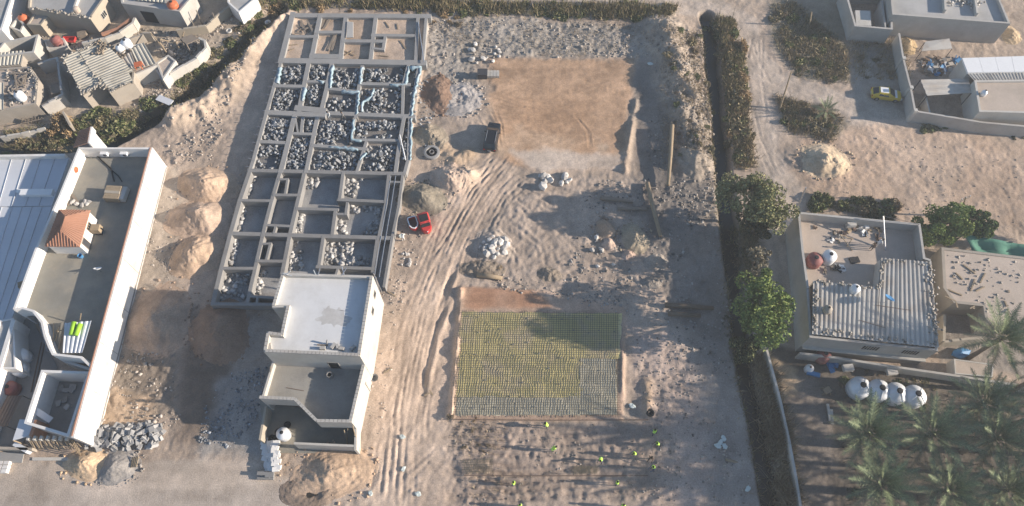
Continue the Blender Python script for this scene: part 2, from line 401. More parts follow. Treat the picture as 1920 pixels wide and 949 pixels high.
ridge([(800, 245), (850, 300), (880, 290)], 1.2, .4, 38, (.46, .34, .23), 1.4)
ridge([(1500, 300), (1560, 320)], 1.8, .5, 39)
# ditches
def ditch(px, width, depth, c):
    w, m, d, o, t = lmask(px, width, .5, .25)
    dd = d-.5*N1[w]*1.2
    Hh[w] -= depth*sm((width*1.25-dd)/(width*.9)); paint((w, m), c)
RD = [(1325, 30), (1335, 70), (1337, 130), (1345, 200), (1352, 290), (1360, 370), (1372, 450), (1380, 540), (1390, 630), (1400, 700), (1418, 770), (1432, 850), (1450, 960)]
LD = [(520, 22), (492, 48), (455, 92), (410, 135), (360, 172), (318, 200), (262, 232), (200, 262), (120, 268), (40, 274), (-160, 290)]
ditch(RD, 1.15, 1.7, (.12, .105, .085)); ditch(LD, 1.7, 1.5, (.13, .115, .09))
# wheel ruts
def ruts(px, offs, depth, wd=.2, wob=.5):
    depth = depth*.6
    pts = [(p.x, p.y) for p in PP(px)]; w = window(pts, max(abs(o) for o in offs)+2)
    x, y = X[w], Y[w]; d, o, t = seg_dist(x, y, pts); L = t.max()
    fade = sm(t/2.5)*sm((L-t)/2.5)
    for k, of in enumerate(offs):
        e = o-of-wob*1.4*vnoise(t, t*0+k*7.3, 7., 50+k)
        fd = fade*np.clip(.55+1.9*vnoise(t, t*0+k*3.1, 5., 90+k)+1.2*vnoise(x, y, 2.5, 95+k), 0, 1.3)
        g = np.exp(-(e/wd)**2)*fd; r_ = np.exp(-((np.abs(e)-wd*1.9)/(wd*.8))**2)*fd
        Hh[w] += (-depth*g+depth*.55*r_)*(1+.8*vnoise(x, y, .5, 70+k))
MAINT = [(960, 290), (905, 360), (860, 430), (830, 500), (805, 580), (785, 680), (770, 780), (760, 960)]
ruts(MAINT, [-2.9, -2.3, -1.9, -1.3, -.8, -.3, .2, .8, 1.5, 2.1], .085, .17, .7)
ruts([(945, 300), (880, 350), (835, 440), (790, 520), (760, 640), (735, 780), (720, 960)], [-1.6, -1.1, -.5, .1, .7, 1.2], .075, .16, .7)
ruts([(985, 325), (940, 370), (900, 440), (872, 520)], [-1.5, -.9, -.3, .3, .9, 1.4], .06, .16, .6)
for of in ([(865, 470), (845, 540), (825, 620), (806, 700), (798, 800)],): 
    w, m, d, o, t = lmask(of, .45, .2, .1); fd = sm(t/4)*sm((t.max()-t)/6)*(1+1.2*vnoise(t, t*0, 2.5, 5)); e = o-.6*vnoise(t, t*0+3, 3., 6); Hh[w] -= .15*np.exp(-((e+.45)/.3)**2)*fd; Hh[w] += .13*np.exp(-((e-.25)/.32)**2)*fd
ruts([(930, 410), (1000, 470), (1020, 540)], [-2.2, -1.2, -.2, .8, 1.9], .09, .22, .8)
ruts([(960, 350), (1060, 420), (1110, 480)], [-2, -1, 0, 1, 2], .07, .2, .8)
ruts([(960, 320), (1040, 370), (1130, 380)], [-1, 0, 1.2], .06, .2, .8)
ruts([(1070, 215), (1102, 250), (1108, 292)], [0, .35], .1, .12, .2); ruts([(1040, 228), (1100, 255)], [0], .07, .12, .2)
ruts([(880, 190), (960, 215), (1060, 235)], [-3, -2.2, -1.1, 0, .9, 1.8, 3], .06, .16, .9)
ruts([(930, 290), (920, 240), (900, 200)], [-1.5, -.8, 0, .7, 1.5], .06, .16, .6)
for yy in range(118, 172, 9): ruts([(930, yy), (1060, yy-2), (1180, yy)], [0], .045, .14, .5)
for yy in range(200, 315, 10): ruts([(1080, yy), (1170, yy)], [0], .04, .14, .4)
for q in (-6, 10, 26): ruts([(325+q, 800), (318+q*1.2, 830), (312+q*1.6, 862)], [0, .5], .09, .2, .3)
for q in range(8): ruts([(380+q*16, 815), (372+q*17, 862)], [0], .09, .18, .3)
ruts([(1418, 60), (1412, 140), (1428, 260), (1470, 340)], [-.9, -.5, .5, .9], .05, .17, .6)
ruts([(1392, 60), (1440, 160), (1530, 190), (1640, 225)], [-.8, .8], .04, .18, .6)
for q in range(6): ruts([(700+q*20, 850), (690+q*22, 960)], [0], .035, .2, .5)
ruts([(740, 930), (800, 880), (850, 900), (850, 960)], [-1, -.4, .3, 1], .05, .2, .6)
for yy in (700, 720, 742): ruts([(1195, yy), (1240, yy-8), (1300, yy+30)], [0], .06, .18, .4)
ruts([(1230, 700), (1265, 715), (1268, 760)], [0, .4], .08, .15, .2)
for yy in (806, 818, 833, 848, 868, 884, 900, 915, 930): ruts([(855, yy), (960, yy+2), (1080, yy-2), (1225, yy+1)], [0, .4], .16, .24, .9)
# roughness of the ground
Hh += rough*(.035*N2+.075*N3+.10*fbm(X, Y, .42, 77, 2))
Hh += np.where(rough > 1.0, (rough-1.0), 0)*.32*np.maximum(0, fbm(X, Y, 1.2, 91, 3))
# small variations of the soil's own colour; graded and driven ground is streaked
def streak(wm, ang, k, seed, ln=7., wd=.35):
    w, m = wm[0], wm[1]; x, y = X[w], Y[w]; ca, sa = math.cos(ang), math.sin(ang)
    n_ = vnoise((x*ca+y*sa)*wd/ln*1., (y*ca-x*sa), wd, seed)+.7*vnoise((x*ca+y*sa)*wd/ln, (y*ca-x*sa), wd*2.6, seed+1)
    C[w] *= (1+.75*k*n_*m)[..., None]; Hh[w] += .010*n_*m
streak(PAD, 0., .2, 400, 5., .5); streak(PAD, R(25), .22, 420, 4., .4); streak(PAD, R(-40), .18, 422, 3., .5); streak(TRK, R(66), .35, 402); streak(PAD2, 0., .25, 404); streak(STREET, 0., .22, 406, 9., .6)
streak((ROADS[1][0], ROADS[1][1]), R(95), .25, 408); streak((ROADS[0][0], ROADS[0][1]), R(-35), .2, 409)
C *= (1+.30*N1+.20*N2+.14*N3)[..., None]
dryness = sm((fbm(X, Y, 9., 300, 4)+.05)*3.2)[..., None]
C = C*(1-.30*dryness)+np.array((.46, .37, .295), np.float32)*.30*dryness*(C.mean(axis=2, keepdims=True)/.32)
C = np.clip(C, .02, .8)
def gh(x, y):
    """ground height under a point"""
    i = int((x-GX0)/GS); j = int((y-GY0)/GS)
    if 0 <= i < nx and 0 <= j < ny: return float(Hh[j, i])
    return 0.0
def G(px, py):
    p = P(px, py); p.z = gh(p.x, p.y); return p
own = np.zeros((ny-1, nx-1), np.int8)
def claim(w, m, k):
    f = np.zeros((ny, nx), bool); f[w] = m > .5; own[f[:-1, :-1]] = k
claim(*STREET, 1)
for lm in ROADS: claim(lm[0], lm[1], 2)
claim(*PAD, 3); claim(*PAD2, 4)
idx = np.arange(nx*ny, dtype=np.int32).reshape(ny, nx)
quads = np.stack([idx[:-1, :-1], idx[:-1, 1:], idx[1:, 1:], idx[1:, :-1]], -1)
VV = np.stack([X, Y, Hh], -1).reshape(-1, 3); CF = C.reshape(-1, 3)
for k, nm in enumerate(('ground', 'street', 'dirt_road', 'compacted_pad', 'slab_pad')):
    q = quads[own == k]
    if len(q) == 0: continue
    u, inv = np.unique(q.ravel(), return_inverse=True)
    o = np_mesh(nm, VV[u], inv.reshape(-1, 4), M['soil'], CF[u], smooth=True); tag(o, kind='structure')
# plain land beyond the surveyed sheet
mb = MB()
for (a, b, c_, d) in ((-900, -900, 900, GY0+.4), (-900, GY1-.4, 900, 1200), (-900, GY0+.4, GX0+.4, GY1-.4), (GX1-.4, GY0+.4, 900, GY1-.4)):
    mb.add([(a, b, -.12), (c_, b, -.12), (c_, d, -.12), (a, d, -.12)], [(0, 1, 2, 3)], tuple(BASE))
tag(mb.build('outer_land', M['soil'], colors=True), kind='structure')
# water in the two ditches
for nm, ln, wd, zz in (('ditch_water', RD, 1.0, -1.15), ('ditch_water', LD, 1.2, -1.15)):
    mb = MB(); pts = PP(ln); 
    L_, R_ = [], []
    for i, p in enumerate(pts):
        d = (pts[min(i+1, len(pts)-1)]-pts[max(i-1, 0)]); n = Vector((-d.y, d.x)).normalized()*wd
        L_.append((p.x+n.x, p.y+n.y, zz)); R_.append((p.x-n.x, p.y-n.y, zz))
    k = len(pts); mb.add(L_+R_, [(k+i, k+i+1, i+1, i) for i in range(k-1)])
    tag(mb.build(nm, M['water']), kind='structure')
# ---------------------------------------------------------------- stones, heaps
CUBE = np.array(((-1,-1,-1),(1,-1,-1),(1,1,-1),(-1,1,-1),(-1,-1,1),(1,-1,1),(1,1,1),(-1,1,1)), np.float32)
CQ = np.array(((3,2,1,0),(4,5,6,7),(0,1,5,4),(1,2,6,5),(2,3,7,6),(3,0,4,7)), np.int32)
def randrot(n, tilt=1.):
    a = RNG.uniform(0, 2*math.pi, n); b = RNG.normal(0, .5*tilt, n); c = RNG.normal(0, .5*tilt, n)
    ca, sa, cb, sb, cc, sc = np.cos(a), np.sin(a), np.cos(b), np.sin(b), np.cos(c), np.sin(c)
    Rm = np.empty((n, 3, 3), np.float32)
    Rm[:, 0] = np.stack([ca*cb, ca*sb*sc-sa*cc, ca*sb*cc+sa*sc], 1); Rm[:, 1] = np.stack([sa*cb, sa*sb*sc+ca*cc, sa*sb*cc-ca*sc], 1); Rm[:, 2] = np.stack([-sb, cb*sc, cb*cc], 1)
    return Rm
def rocks(name, pos, size, col, mat, jit=.35, tilt=1., parent=None):
    n = len(pos); V = CUBE[None]*(1+RNG.uniform(-jit, jit, (n, 8, 3)))
    V = V*np.asarray(size)[:, None, :]*.5
    V = np.einsum('nij,nkj->nki', randrot(n, tilt), V)+np.asarray(pos)[:, None, :]
    Fq = (CQ[None]+(np.arange(n)*8)[:, None, None]).reshape(-1, 4)
    cc = np.repeat(np.asarray(col, np.float32), 8, axis=0)
    return np_mesh(name, V.reshape(-1, 3), Fq, mat, cc, parent=parent)
def in_poly(px, n, z=0., margin=0.):
    pts = [(p.x, p.y) for p in PP(px, z)]; xs = [p[0] for p in pts]; ys = [p[1] for p in pts]; out = np.empty((0, 2))
    while len(out) < n:
        q = np.stack([RNG.uniform(min(xs), max(xs), 3*n), RNG.uniform(min(ys), max(ys), 3*n)], 1)
        ok = inside(q[:, 0], q[:, 1], pts)
        if margin > 0: ok &= seg_dist(q[:, 0], q[:, 1], pts+[pts[0]])[0] > margin
        out = np.concatenate([out, q[ok]]); 
        if margin > 0 and not ok.any(): break
    return out[:n]
def ghv(q):
    i = np.clip(((q[:, 0]-GX0)/GS).astype(int), 0, nx-1); j = np.clip(((q[:, 1]-GY0)/GS).astype(int), 0, ny-1)
    return Hh[j, i]
def greys(n, lo=.14, hi=.5, warm=(1, .97, .92)):
    g = RNG.uniform(lo, hi, n)**1.0; return g[:, None]*np.array(warm)[None]
def litter(name, px, n, smin, smax, lo=.2, hi=.6, warm=(1, .88, .76), lump=0.):
    hi = lo+(hi-lo)*.72; n = int(n*.9)
    q = in_poly(px, n)
    if lump > 0:
        kk = fbm(q[:, 0].astype(np.float32), q[:, 1].astype(np.float32), 3., 123, 3) > lump-.5*0; q = q[kk]
    q = q[fbm(q[:, 0].astype(np.float32), q[:, 1].astype(np.float32), 3.5, 333, 3)+.25*RNG.normal(size=len(q)) > -.02]; n = len(q)
    s = smin*.8+(smax*.62-smin*.8)*RNG.random(n)**4
    sz = np.stack([s*RNG.uniform(.7, 1.4, n), s*RNG.uniform(.7, 1.3, n), s*RNG.uniform(.4, .9, n)], 1)
    return rocks(name, np.concatenate([q, (ghv(q)+s*.12)[:, None]], 1), sz, greys(n, lo, hi, warm), M['stone'])
# one kind of loose stones for each area: nobody could count them
tag(litter('rubble', [(805, 35), (1245, 45), (1215, 110), (905, 110), (870, 170), (800, 125)], 2600, .08, .5), 'grey rubble strewn over the waste strip north of the pad', 'rubble', kind='stuff')
tag(litter('rubble', [(1235, 60), (1325, 60), (1345, 330), (1330, 420), (1200, 420), (1220, 200)], 4200, .07, .5, .14, .55), 'broken stones on the spoil bank beside the ditch', 'rubble', kind='stuff')
tag(litter('rubble', [(1100, 340), (1350, 330), (1375, 560), (1400, 740), (1250, 620), (1050, 560)], 5200, .06, .42, .12, .62, (1, .93, .85)), 'scattered stones on the shaded waste ground', 'rubble', kind='stuff')
tag(litter('rubble', [(860, 500), (1180, 560), (1150, 575), (860, 535)], 500, .07, .4, .2, .55), 'stones along the upper edge of the mesh slab', 'rubble', kind='stuff')
tag(litter('rubble', [(300, 180), (520, 40), (470, 110), (400, 300), (310, 310)], 2400, .07, .5, .25, .6), 'stones on the sandy bank beside the foundation rows', 'rubble', kind='stuff')
tag(litter('rubble', [(265, 480), (330, 320), (345, 480), (320, 560), (240, 640)], 700, .07, .4, .25, .7), 'pale stones beside the white building', 'rubble', kind='stuff')
tag(litter('rubble', [(215, 640), (330, 655), (340, 800), (180, 800), (200, 720)], 1300, .08, .55, .2, .7), 'broken plaster and stones on the dark soil', 'rubble', kind='stuff')
tag(litter('rubble', [(390, 740), (430, 700), (500, 690), (480, 790), (430, 840), (370, 830)], 900, .1, .5, .12, .5, (.95, 1, 1.06)), 'blue grey gravel spill beside the two storey shell', 'rubble', kind='stuff')
tag(litter('rubble', [(840, 795), (1240, 795), (1240, 930), (850, 949)], 1500, .06, .3, .15, .5), 'clods and stones on the trampled strip', 'rubble', kind='stuff')
tag(litter('rubble', [(700, 560), (740, 430), (760, 330), (800, 330), (790, 480), (740, 640), (720, 820), (690, 820)], 900, .06, .35, .3, .7), 'stones along the wheel tracks beside the walls', 'rubble', kind='stuff')
tag(litter('rubble', [(1190, 620), (1330, 640), (1420, 949), (1230, 949), (1200, 760)], 2600, .05, .34, .15, .6), 'small stones on the pinkish ground by the ditch', 'rubble', kind='stuff')
tag(litter('rubble', [(1500, 250), (1920, 280), (1920, 440), (1520, 380)], 1100, .05, .3, .25, .6, (1, .85, .7)), 'stones on the sandy field', 'rubble', kind='stuff')
tag(litter('rubble', [(330, 100), (480, 20), (470, 60), (330, 200), (200, 230), (280, 190)], 900, .07, .45, .2, .7), 'rubbish and stones along the left ditch', 'rubble', kind='stuff')
tag(litter('rubble', [(790, 120), (830, 140), (800, 300), (770, 320), (765, 230)], 800, .12, .6, .15, .55, (.97, 1, 1.02)), 'broken stones spilled beside the stone filled foundations', 'rubble', kind='stuff')
def heap(name, label, px, py, rx, ry, h, c, seed, rot=0., peak=1.0, mat='soil', ridge_=0., nr=40, na=84, group=None, crater=0.):
    c0 = P(px, py); V = []; Fq = []; cl = []
    a = np.linspace(0, 2*math.pi, na, endpoint=False); r = np.linspace(0, 1, nr)**.9
    A, Rr = np.meshgrid(a, r); wob = 1+.12*np.sin(A*2+seed)+.06*np.sin(A*3+seed*2.1)+.025*np.sin(A*7+seed)
    x = Rr*np.cos(A)*rx*1.18*wob; y = Rr*np.sin(A)*ry*1.18*wob
    cr, sr = math.cos(rot), math.sin(rot)
    xw = (c0.x+x*cr-y*sr).astype(np.float32); yw = (c0.y+x*sr+y*cr).astype(np.float32)
    dr = np.clip(1-Rr, 0, 1); pk = .9+.45*peak; pr = (np.sqrt(dr*dr+.006)-.077)**pk*1.1*(1-.10*np.exp(-(Rr/.2)**2))
    zz = h*1.12*pr*(1+.22*np.sin(A+seed*1.7)*Rr)
    if crater > 0: zz -= crater*np.exp(-(Rr/.38)**2)
    sc = max(.5, h)
    zz = zz+sc*(.10*fbm(xw, yw, 1.9, seed, 3)+.10*fbm(xw, yw, .5, seed+5, 2))*dr**.6+.09*fbm(xw, yw, .28, seed+7, 2)*np.minimum(1, dr*6)
    zz = zz+ghv(np.stack([xw.ravel(), yw.ravel()], 1)).reshape(xw.shape)*np.where(Rr > .8, 1, 1)
    zz = np.where(Rr > .985, zz-.12, zz)
    V = np.stack([xw, yw, zz], -1).reshape(-1, 3)
    ii = np.arange(nr*na).reshape(nr, na); q = np.stack([ii[:-1], np.roll(ii, -1, 1)[:-1], np.roll(ii, -1, 1)[1:], ii[1:]], -1).reshape(-1, 4)
    q = q[:, ::-1]
    colr = np.array(c)[None]*(1+.3*fbm(xw, yw, 1.2, seed+9, 3)).reshape(-1, 1)
    o = np_mesh(name, V, q, M[mat], np.clip(colr, .02, .8), smooth=True)
    return tag(o, label, 'heap', group)
ORG = (.49, .355, .25)
heap('soil_heap', 'orange soil heap, farthest of three in a row beside the foundations', 392, 352, 3.7, 3.0, 2.1, ORG, 3, peak=.8, group='orange soil heaps')
heap('soil_heap', 'orange soil heap, middle of three in a row beside the foundations', 378, 412, 3.8, 3.2, 2.2, (.47, .35, .26), 8, peak=.8, group='orange soil heaps')
heap('soil_heap', 'orange soil heap, nearest of three in a row beside the foundations', 372, 476, 3.0, 3.2, 2.1, ORG, 13, peak=.8, group='orange soil heaps')
heap('soil_heap', 'broad flattened brown soil heap beside the white building', 295, 600, 4.4, 4.0, 1.5, (.37, .275, .205), 17, peak=1.1)
heap('soil_heap', 'damp brown soil heap below the foundation corner', 412, 622, 3.8, 3.4, 1.7, (.27, .185, .13), 23, peak=1.0)
heap('sand_heap', 'pale yellow sand heap at the edge of the street', 165, 870, 2.6, 1.6, 1.2, (.55, .40, .26), 29, peak=.9)
heap('gravel_heap', 'grey gravel heap at the edge of the street', 220, 876, 2.3, 1.7, 1.1, (.30, .275, .25), 31, peak=.9)
heap('soil_heap', 'trampled orange earth heap before the two storey shell', 625, 885, 4.6, 2.5, 1.1, (.50, .36, .25), 37, peak=.8)
heap('soil_heap', 'dark brown round soil heap beside the stone filled foundations', 824, 178, 2.3, 3.2, 1.0, (.24, .16, .115), 41, peak=.7)
heap('gravel_heap', 'grey cratered gravel heap beside the dark brown heap', 862, 186, 3.2, 2.6, 1.0, (.38, .345, .315), 43, peak=.7, crater=.9)
heap('soil_heap', 'pale pinkish soil heap beside the wheel tracks', 845, 335, 2.4, 2.2, 1.3, (.52, .40, .31), 47, peak=.8)
heap('soil_heap', 'brushy grey brown earth mound behind the red tuk-tuk', 792, 372, 2.9, 2.2, 1.5, (.25, .215, .165), 53, peak=.7)
heap('soil_heap', 'greyish earth mound beside the concrete ring', 806, 256, 2.2, 2.0, .8, (.30, .25, .19), 59, peak=.7)
heap('sand_heap', 'pale sand heap on the dirt track by the field', 1545, 302, 3.4, 2.4, 1.3, (.54, .42, .29), 61, peak=.9)
heap('soil_heap', 'low earth mound with a boulder pile on the waste ground', 925, 462, 2.6, 2.2, .8, (.40, .33, .27), 67, peak=.8)
heap('soil_heap', 'dark scrubby mound below the boulder pile', 905, 505, 2.4, 1.3, .7, (.25, .205, .16), 71, peak=.7)
heap('straw_heap', 'rough straw coloured heap among the shaded waste', 1190, 448, 1.7, 1.9, 1.3, (.36, .30, .22), 73, peak=.6)
heap('soil_heap', 'reddish lump of earth beside the straw coloured heap', 1135, 430, 1.3, 1.2, 1.4, (.36, .27, .20), 79, peak=.6)
heap('soil_heap', 'small pale earth lump below the reddish one', 1142, 458, .9, .8, .8, (.46, .35, .28), 80, peak=.6)
heap('soil_heap', 'pinkish earth lump under the straw coloured heap', 1178, 478, .8, .7, .7, (.42, .31, .25), 82, peak=.6)
heap('soil_heap', 'small grey mound southeast of the straw coloured heap', 1230, 492, 1.3, 1.2, .8, (.34, .29, .24), 83, peak=.7)
heap('soil_heap', 'low grey mound in the shaded waste', 1222, 530, 1.2, .9, .6, (.24, .21, .18), 89, peak=.7)
heap('soil_heap', 'brown earth mound at the south edge of the boulder field', 1030, 515, 1.4, 1.0, .6, (.28, .23, .18), 97, peak=.7)
heap('earth_rim', 'dug earth rim around the pit at the street edge', 585, 918, 2.9, 1.9, .9, (.27, .205, .155), 101, peak=.6, crater=1.3)
# clods rolled off the heaps
P_, S_, C_ = [], [], []
for px, py, rx, ry, n, c in ((392, 352, 3.6, 3.2, 150, ORG), (378, 412, 3.7, 3.4, 150, ORG), (372, 476, 2.9, 3.4, 150, ORG), (295, 600, 4.6, 4.2, 160, (.37, .275, .205)), (412, 622, 4.0, 3.6, 160, (.27, .185, .13)), (165, 870, 2.8, 1.8, 120, (.55, .40, .26)), (220, 876, 2.5, 1.9, 220, (.30, .275, .25)), (625, 885, 4.8, 2.7, 260, (.50, .36, .25)), (824, 178, 2.5, 3.4, 120, (.24, .16, .115)), (862, 186, 3.4, 2.8, 260, (.38, .345, .315)), (845, 335, 2.6, 2.4, 160, (.52, .40, .31)), (792, 372, 3.1, 2.4, 160, (.25, .215, .165)), (1545, 302, 3.6, 2.6, 160, (.54, .42, .29)), (1190, 448, 2., 2.2, 160, (.36, .30, .22)), (1135, 430, 1.6, 1.5, 100, (.36, .27, .20))):
    g_ = P(px, py); a = RNG.uniform(0, 6.283, n); r_ = .45+.75*RNG.random(n); q = np.stack([g_.x+np.cos(a)*rx*r_*1.1, g_.y+np.sin(a)*ry*r_*1.1], 1); s = .06+.26*RNG.random(n)**3
    hgt = np.clip(1.15-r_, 0, 1)*1.2
    P_.append(np.concatenate([q, (ghv(q)+s*.2)[:, None]], 1)[r_ > .85]); S_.append(np.stack([s, s*.9, s*.7], 1)[r_ > .85]); C_.append((np.array(c)[None]*RNG.uniform(.7, 1.15, (n, 1)))[r_ > .85])
tag(rocks('soil_clods', np.concatenate(P_), np.concatenate(S_), np.concatenate(C_), M['stone']), 'loose clods rolled off the soil and gravel heaps', 'clods', kind='stuff')
# boulders, each its own thing
ROCKS = []
for k in range(7):
    bm = bmesh.new(); bmesh.ops.create_icosphere(bm, subdivisions=1, radius=.5)
    rr = random.Random(k)
    for v in bm.verts: v.co = Vector((v.co.x*rr.uniform(.75, 1.25), v.co.y*rr.uniform(.75, 1.2), v.co.z*rr.uniform(.6, 1.0)))
    g = rr.uniform(.36, .58); at = bm.verts.layers.float_color.new('Col')
    for v in bm.verts: v[at] = (g, g*.94, g*.86, 1)
    me = bpy.data.meshes.new('boulder'); bm.to_mesh(me); bm.free(); me.materials.append(M['stone']); ROCKS.append(me)
def boulder(px, py, s, label, group, dz=0.):
    p = G(px, py)
    return tag(link('boulder', random.choice(ROCKS), None, None, (p.x, p.y, p.z+s*.22+dz), (random.uniform(-.5, .5), random.uniform(-.5, .5), random.uniform(0, 6.28)), (s, s*random.uniform(.75, 1.1), s*random.uniform(.7, 1))), label, 'boulder', group)
for k in range(20):
    a = k*2.4; rr = 26*math.sqrt(k/20)
    boulder(927+rr*math.cos(a)*1.1, 464+rr*math.sin(a)*.75, random.uniform(.7, 1.35), 'pale boulder in the heap on the waste ground left of centre', 'boulders in the pale heap', .55*(1-rr/26))
for k in range(15):
    boulder(1012+random.uniform(0, 58), 336+random.uniform(-7, 10), random.uniform(.6, 1.2), 'cream boulder in the line below the compacted pad', 'boulders below the pad')
boulder(1017, 352, 1.4, 'large pinkish boulder at the lower end of the boulder line', 'boulders below the pad')
for k in range(14):
    boulder(905+random.uniform(-30, 35), 112+random.uniform(-28, 8), random.uniform(.5, 1.1), 'grey boulder in the pile at the upper left corner of the pad', 'boulders at the pad corner')
for (x, y) in ((1110, 470), (1118, 446), (1128, 470), (1150, 497), (1120, 500)): boulder(x, y, random.uniform(.6, .9), 'grey boulder around the reddish earth lump', 'boulders around the reddish lump')
for k in range(10): boulder(762+random.uniform(-16, 14), 484+random.uniform(-16, 22), random.uniform(.35, .6), 'loose stone between the lower foundations and the wheel tracks', 'loose stones by the tracks')
# ---------------------------------------------------------------- foundations
def z2(x, y): return (400+x*.3162, y*.3162)
def z6(x, y): return (380+x*.3162, 290+y*.3162)
def beams(parent, conv, segs, w, zb, jit=.02):
    for sg in segs:
        ww = w
        if isinstance(sg[-1], (int, float)): ww = sg[-1]; sg = sg[:-1]
        for a, b in zip(sg[:-1], sg[1:]):
            A, B = P(*conv(*a), FZ), P(*conv(*b), FZ)
            MB().wall(A, B, ww*.86*random.uniform(.94, 1.06), zb, FZ+random.uniform(-jit, jit), ext=ww*.42).build('beam', M['concrete'] if conv is z6 else M['concrete_new'], parent)
c0 = P(670, 70); fA = empty('house_foundation', (c0.x, c0.y, 0)); tag(fA, 'low concrete foundation grid with clean sandy rooms, farthest of the three', 'foundation')
beams(fA, z2, [((475, 90), (1275, 95), 1.0), ((470, 82), (402, 355), .9), ((1262, 95), (1240, 365), .5), ((1212, 108), (1200, 350), .55), ((402, 358), (1245, 372), 1.15),
    ((632, 97), (612, 190), (582, 345), .75), ((785, 102), (752, 350), .8), ((962, 102), (932, 352), .7),
    ((440, 215), (612, 217), .6), ((622, 190), (765, 189), .6), ((772, 242), (1008, 244), .65), ((945, 207), (1205, 210), .65), ((1020, 212), (1006, 290), .5), ((945, 285), (1008, 292), .4), ((585, 330), (752, 335), 1.0)], .6, .2)
c0 = P(630, 215); fB = empty('house_foundation', (c0.x, c0.y, 0)); tag(fB, 'concrete foundation grid filled with broken grey stone, middle of the three', 'foundation')
beams(fB, z2, [((400, 366), (315, 668), (238, 945), (216, 1010), .55), ((562, 385), (508, 655), .7), ((700, 385), (672, 520), (640, 655), .7), ((882, 395), (858, 545), (845, 690), .6), ((1155, 390), (1125, 505), (1120, 700), .5),
    ((1220, 385), (1165, 690), (1155, 945), (1135, 1020), .5), ((370, 508), (535, 512), .6), ((548, 482), (662, 482), .5), ((690, 525), (872, 545), .6), ((878, 495), (1158, 500), .6), ((318, 665), (650, 682), .9), ((500, 640), (650, 655), 1.1), ((640, 668), (1185, 690), .75),
    ((480, 690), (418, 945), (400, 1012), .8), ((615, 700), (565, 945), (550, 1015), .65), ((835, 705), (820, 825), .5), ((1130, 700), (1105, 835), (1080, 1020), .6), ((280, 838), (440, 846), .6), ((468, 790), (605, 795), .5), ((590, 862), (905, 884), .6), ((825, 828), (1105, 832), .5), ((905, 845), (850, 1018), .5), ((485, 700), (500, 780), .3), ((530, 700), (520, 790), .5)], .6, .1)
c0 = P(570, 440); fC = empty('house_foundation', (c0.x, c0.y, 0)); tag(fC, 'deep foundation grid of tall concrete stub walls behind the two storey shell', 'foundation')
beams(fC, z6, [((280, 95), (220, 270), (165, 465), (110, 675), (60, 882), .62), ((60, 884), (425, 888), .5), ((458, 104), (405, 285), (355, 480), (265, 870), .55), ((602, 108), (515, 480), (472, 700), .55),
    ((832, 112), (812, 262), .5), ((787, 330), (768, 470), .5), ((715, 490), (688, 665), .5), ((1102, 122), (1085, 275), .45), ((1035, 505), (1008, 690), .5), ((1185, 122), (1162, 300), (1122, 498), (1075, 780), .4),
    ((275, 92), (1190, 112), .6), ((220, 270), (405, 273), .45), ((425, 238), (570, 240), .45), ((805, 266), (1085, 278), .5), ((560, 320), (797, 326), .45), ((372, 416), (525, 424), .4), ((857, 288), (848, 350), .4), ((790, 350), (850, 352), .4),
    ((165, 466), (1118, 494), .6), ((432, 425), (422, 462), .35), ((452, 146), (502, 146), (488, 232), .35), ((350, 528), (400, 526), (376, 622), .35), ((328, 630), (475, 632), .45), ((108, 673), (300, 674), .45), ((680, 664), (1012, 676), .5), ((800, 678), (790, 708), .35), ((275, 838), (425, 848), .35), ((325, 842), (320, 882), .35), ((1085, 285), (1040, 500), .4), ((1112, 160), (1170, 162), .3)], .5, -.7)
# stone fill, room by room
ROOMS = [[(405, 390), (545, 385), (525, 495), (380, 495)], [(575, 385), (690, 385), (665, 470), (560, 470)], [(715, 395), (865, 395), (850, 530), (700, 520)], [(905, 395), (1145, 395), (1120, 488), (890, 488)],
    [(355, 520), (515, 520), (495, 655), (345, 650)], [(560, 500), (645, 495), (625, 620), (545, 610)], [(700, 565), (845, 570), (800, 650), (660, 640)], [(900, 520), (1120, 515), (1120, 670), (880, 665)],
    [(320, 690), (465, 700), (430, 830), (285, 830)], [(545, 705), (600, 705), (590, 780), (540, 780)], [(640, 700), (820, 710), (810, 850), (610, 850)], [(850, 715), (1100, 715), (1095, 820), (845, 815)],
    [(275, 860), (425, 860), (390, 1000), (240, 1000)], [(470, 810), (585, 810), (545, 1000), (420, 1000)], [(610, 885), (870, 895), (840, 1000), (585, 1000)], [(920, 850), (1090, 850), (1070, 1000), (880, 1000)], [(1195, 395), (1225, 400), (1180, 690), (1150, 680)], [(1140, 700), (1165, 700), (1150, 940), (1115, 940)]]
DENS = [190, 100, 190, 260, 240, 110, 90, 280, 190, 80, 340, 260, 210, 300, 270, 300, 40, 60]
P_, S_, C_ = [], [], []
for rm, n in zip(ROOMS, DENS):
    q = in_poly([z2(*a) for a in rm], int(n*1.0), FZ); n = len(q); s = .18+.30*RNG.random(n)**1.7
    q = q[fbm(q[:, 0].astype(np.float32), q[:, 1].astype(np.float32), 2.2, 201, 2) > -.22]; n = len(q); s = s[:n]
    cx, cy = q.mean(0); sp = np.abs(q-q.mean(0)).max(0)+1e-3
    hump = np.clip(1-(((q-q.mean(0))/sp)**2).sum(1)*.75, 0, 1)
    z = ghv(q)+s*.3+RNG.random(n)*.55*hump
    P_.append(np.concatenate([q, z[:, None]], 1)); S_.append(np.stack([s*RNG.uniform(.8, 1.5, n), s*RNG.uniform(.7, 1.1, n), s*RNG.uniform(.35, .8, n)], 1)); C_.append(greys(n, .10, .40, (.97, 1., 1.02)))
P_ = np.concatenate(P_); S_ = np.concatenate(S_); C_ = np.concatenate(C_)
big = np.argsort(-S_.max(1))[:180]; rest = np.setdiff1d(np.arange(len(P_)), big)
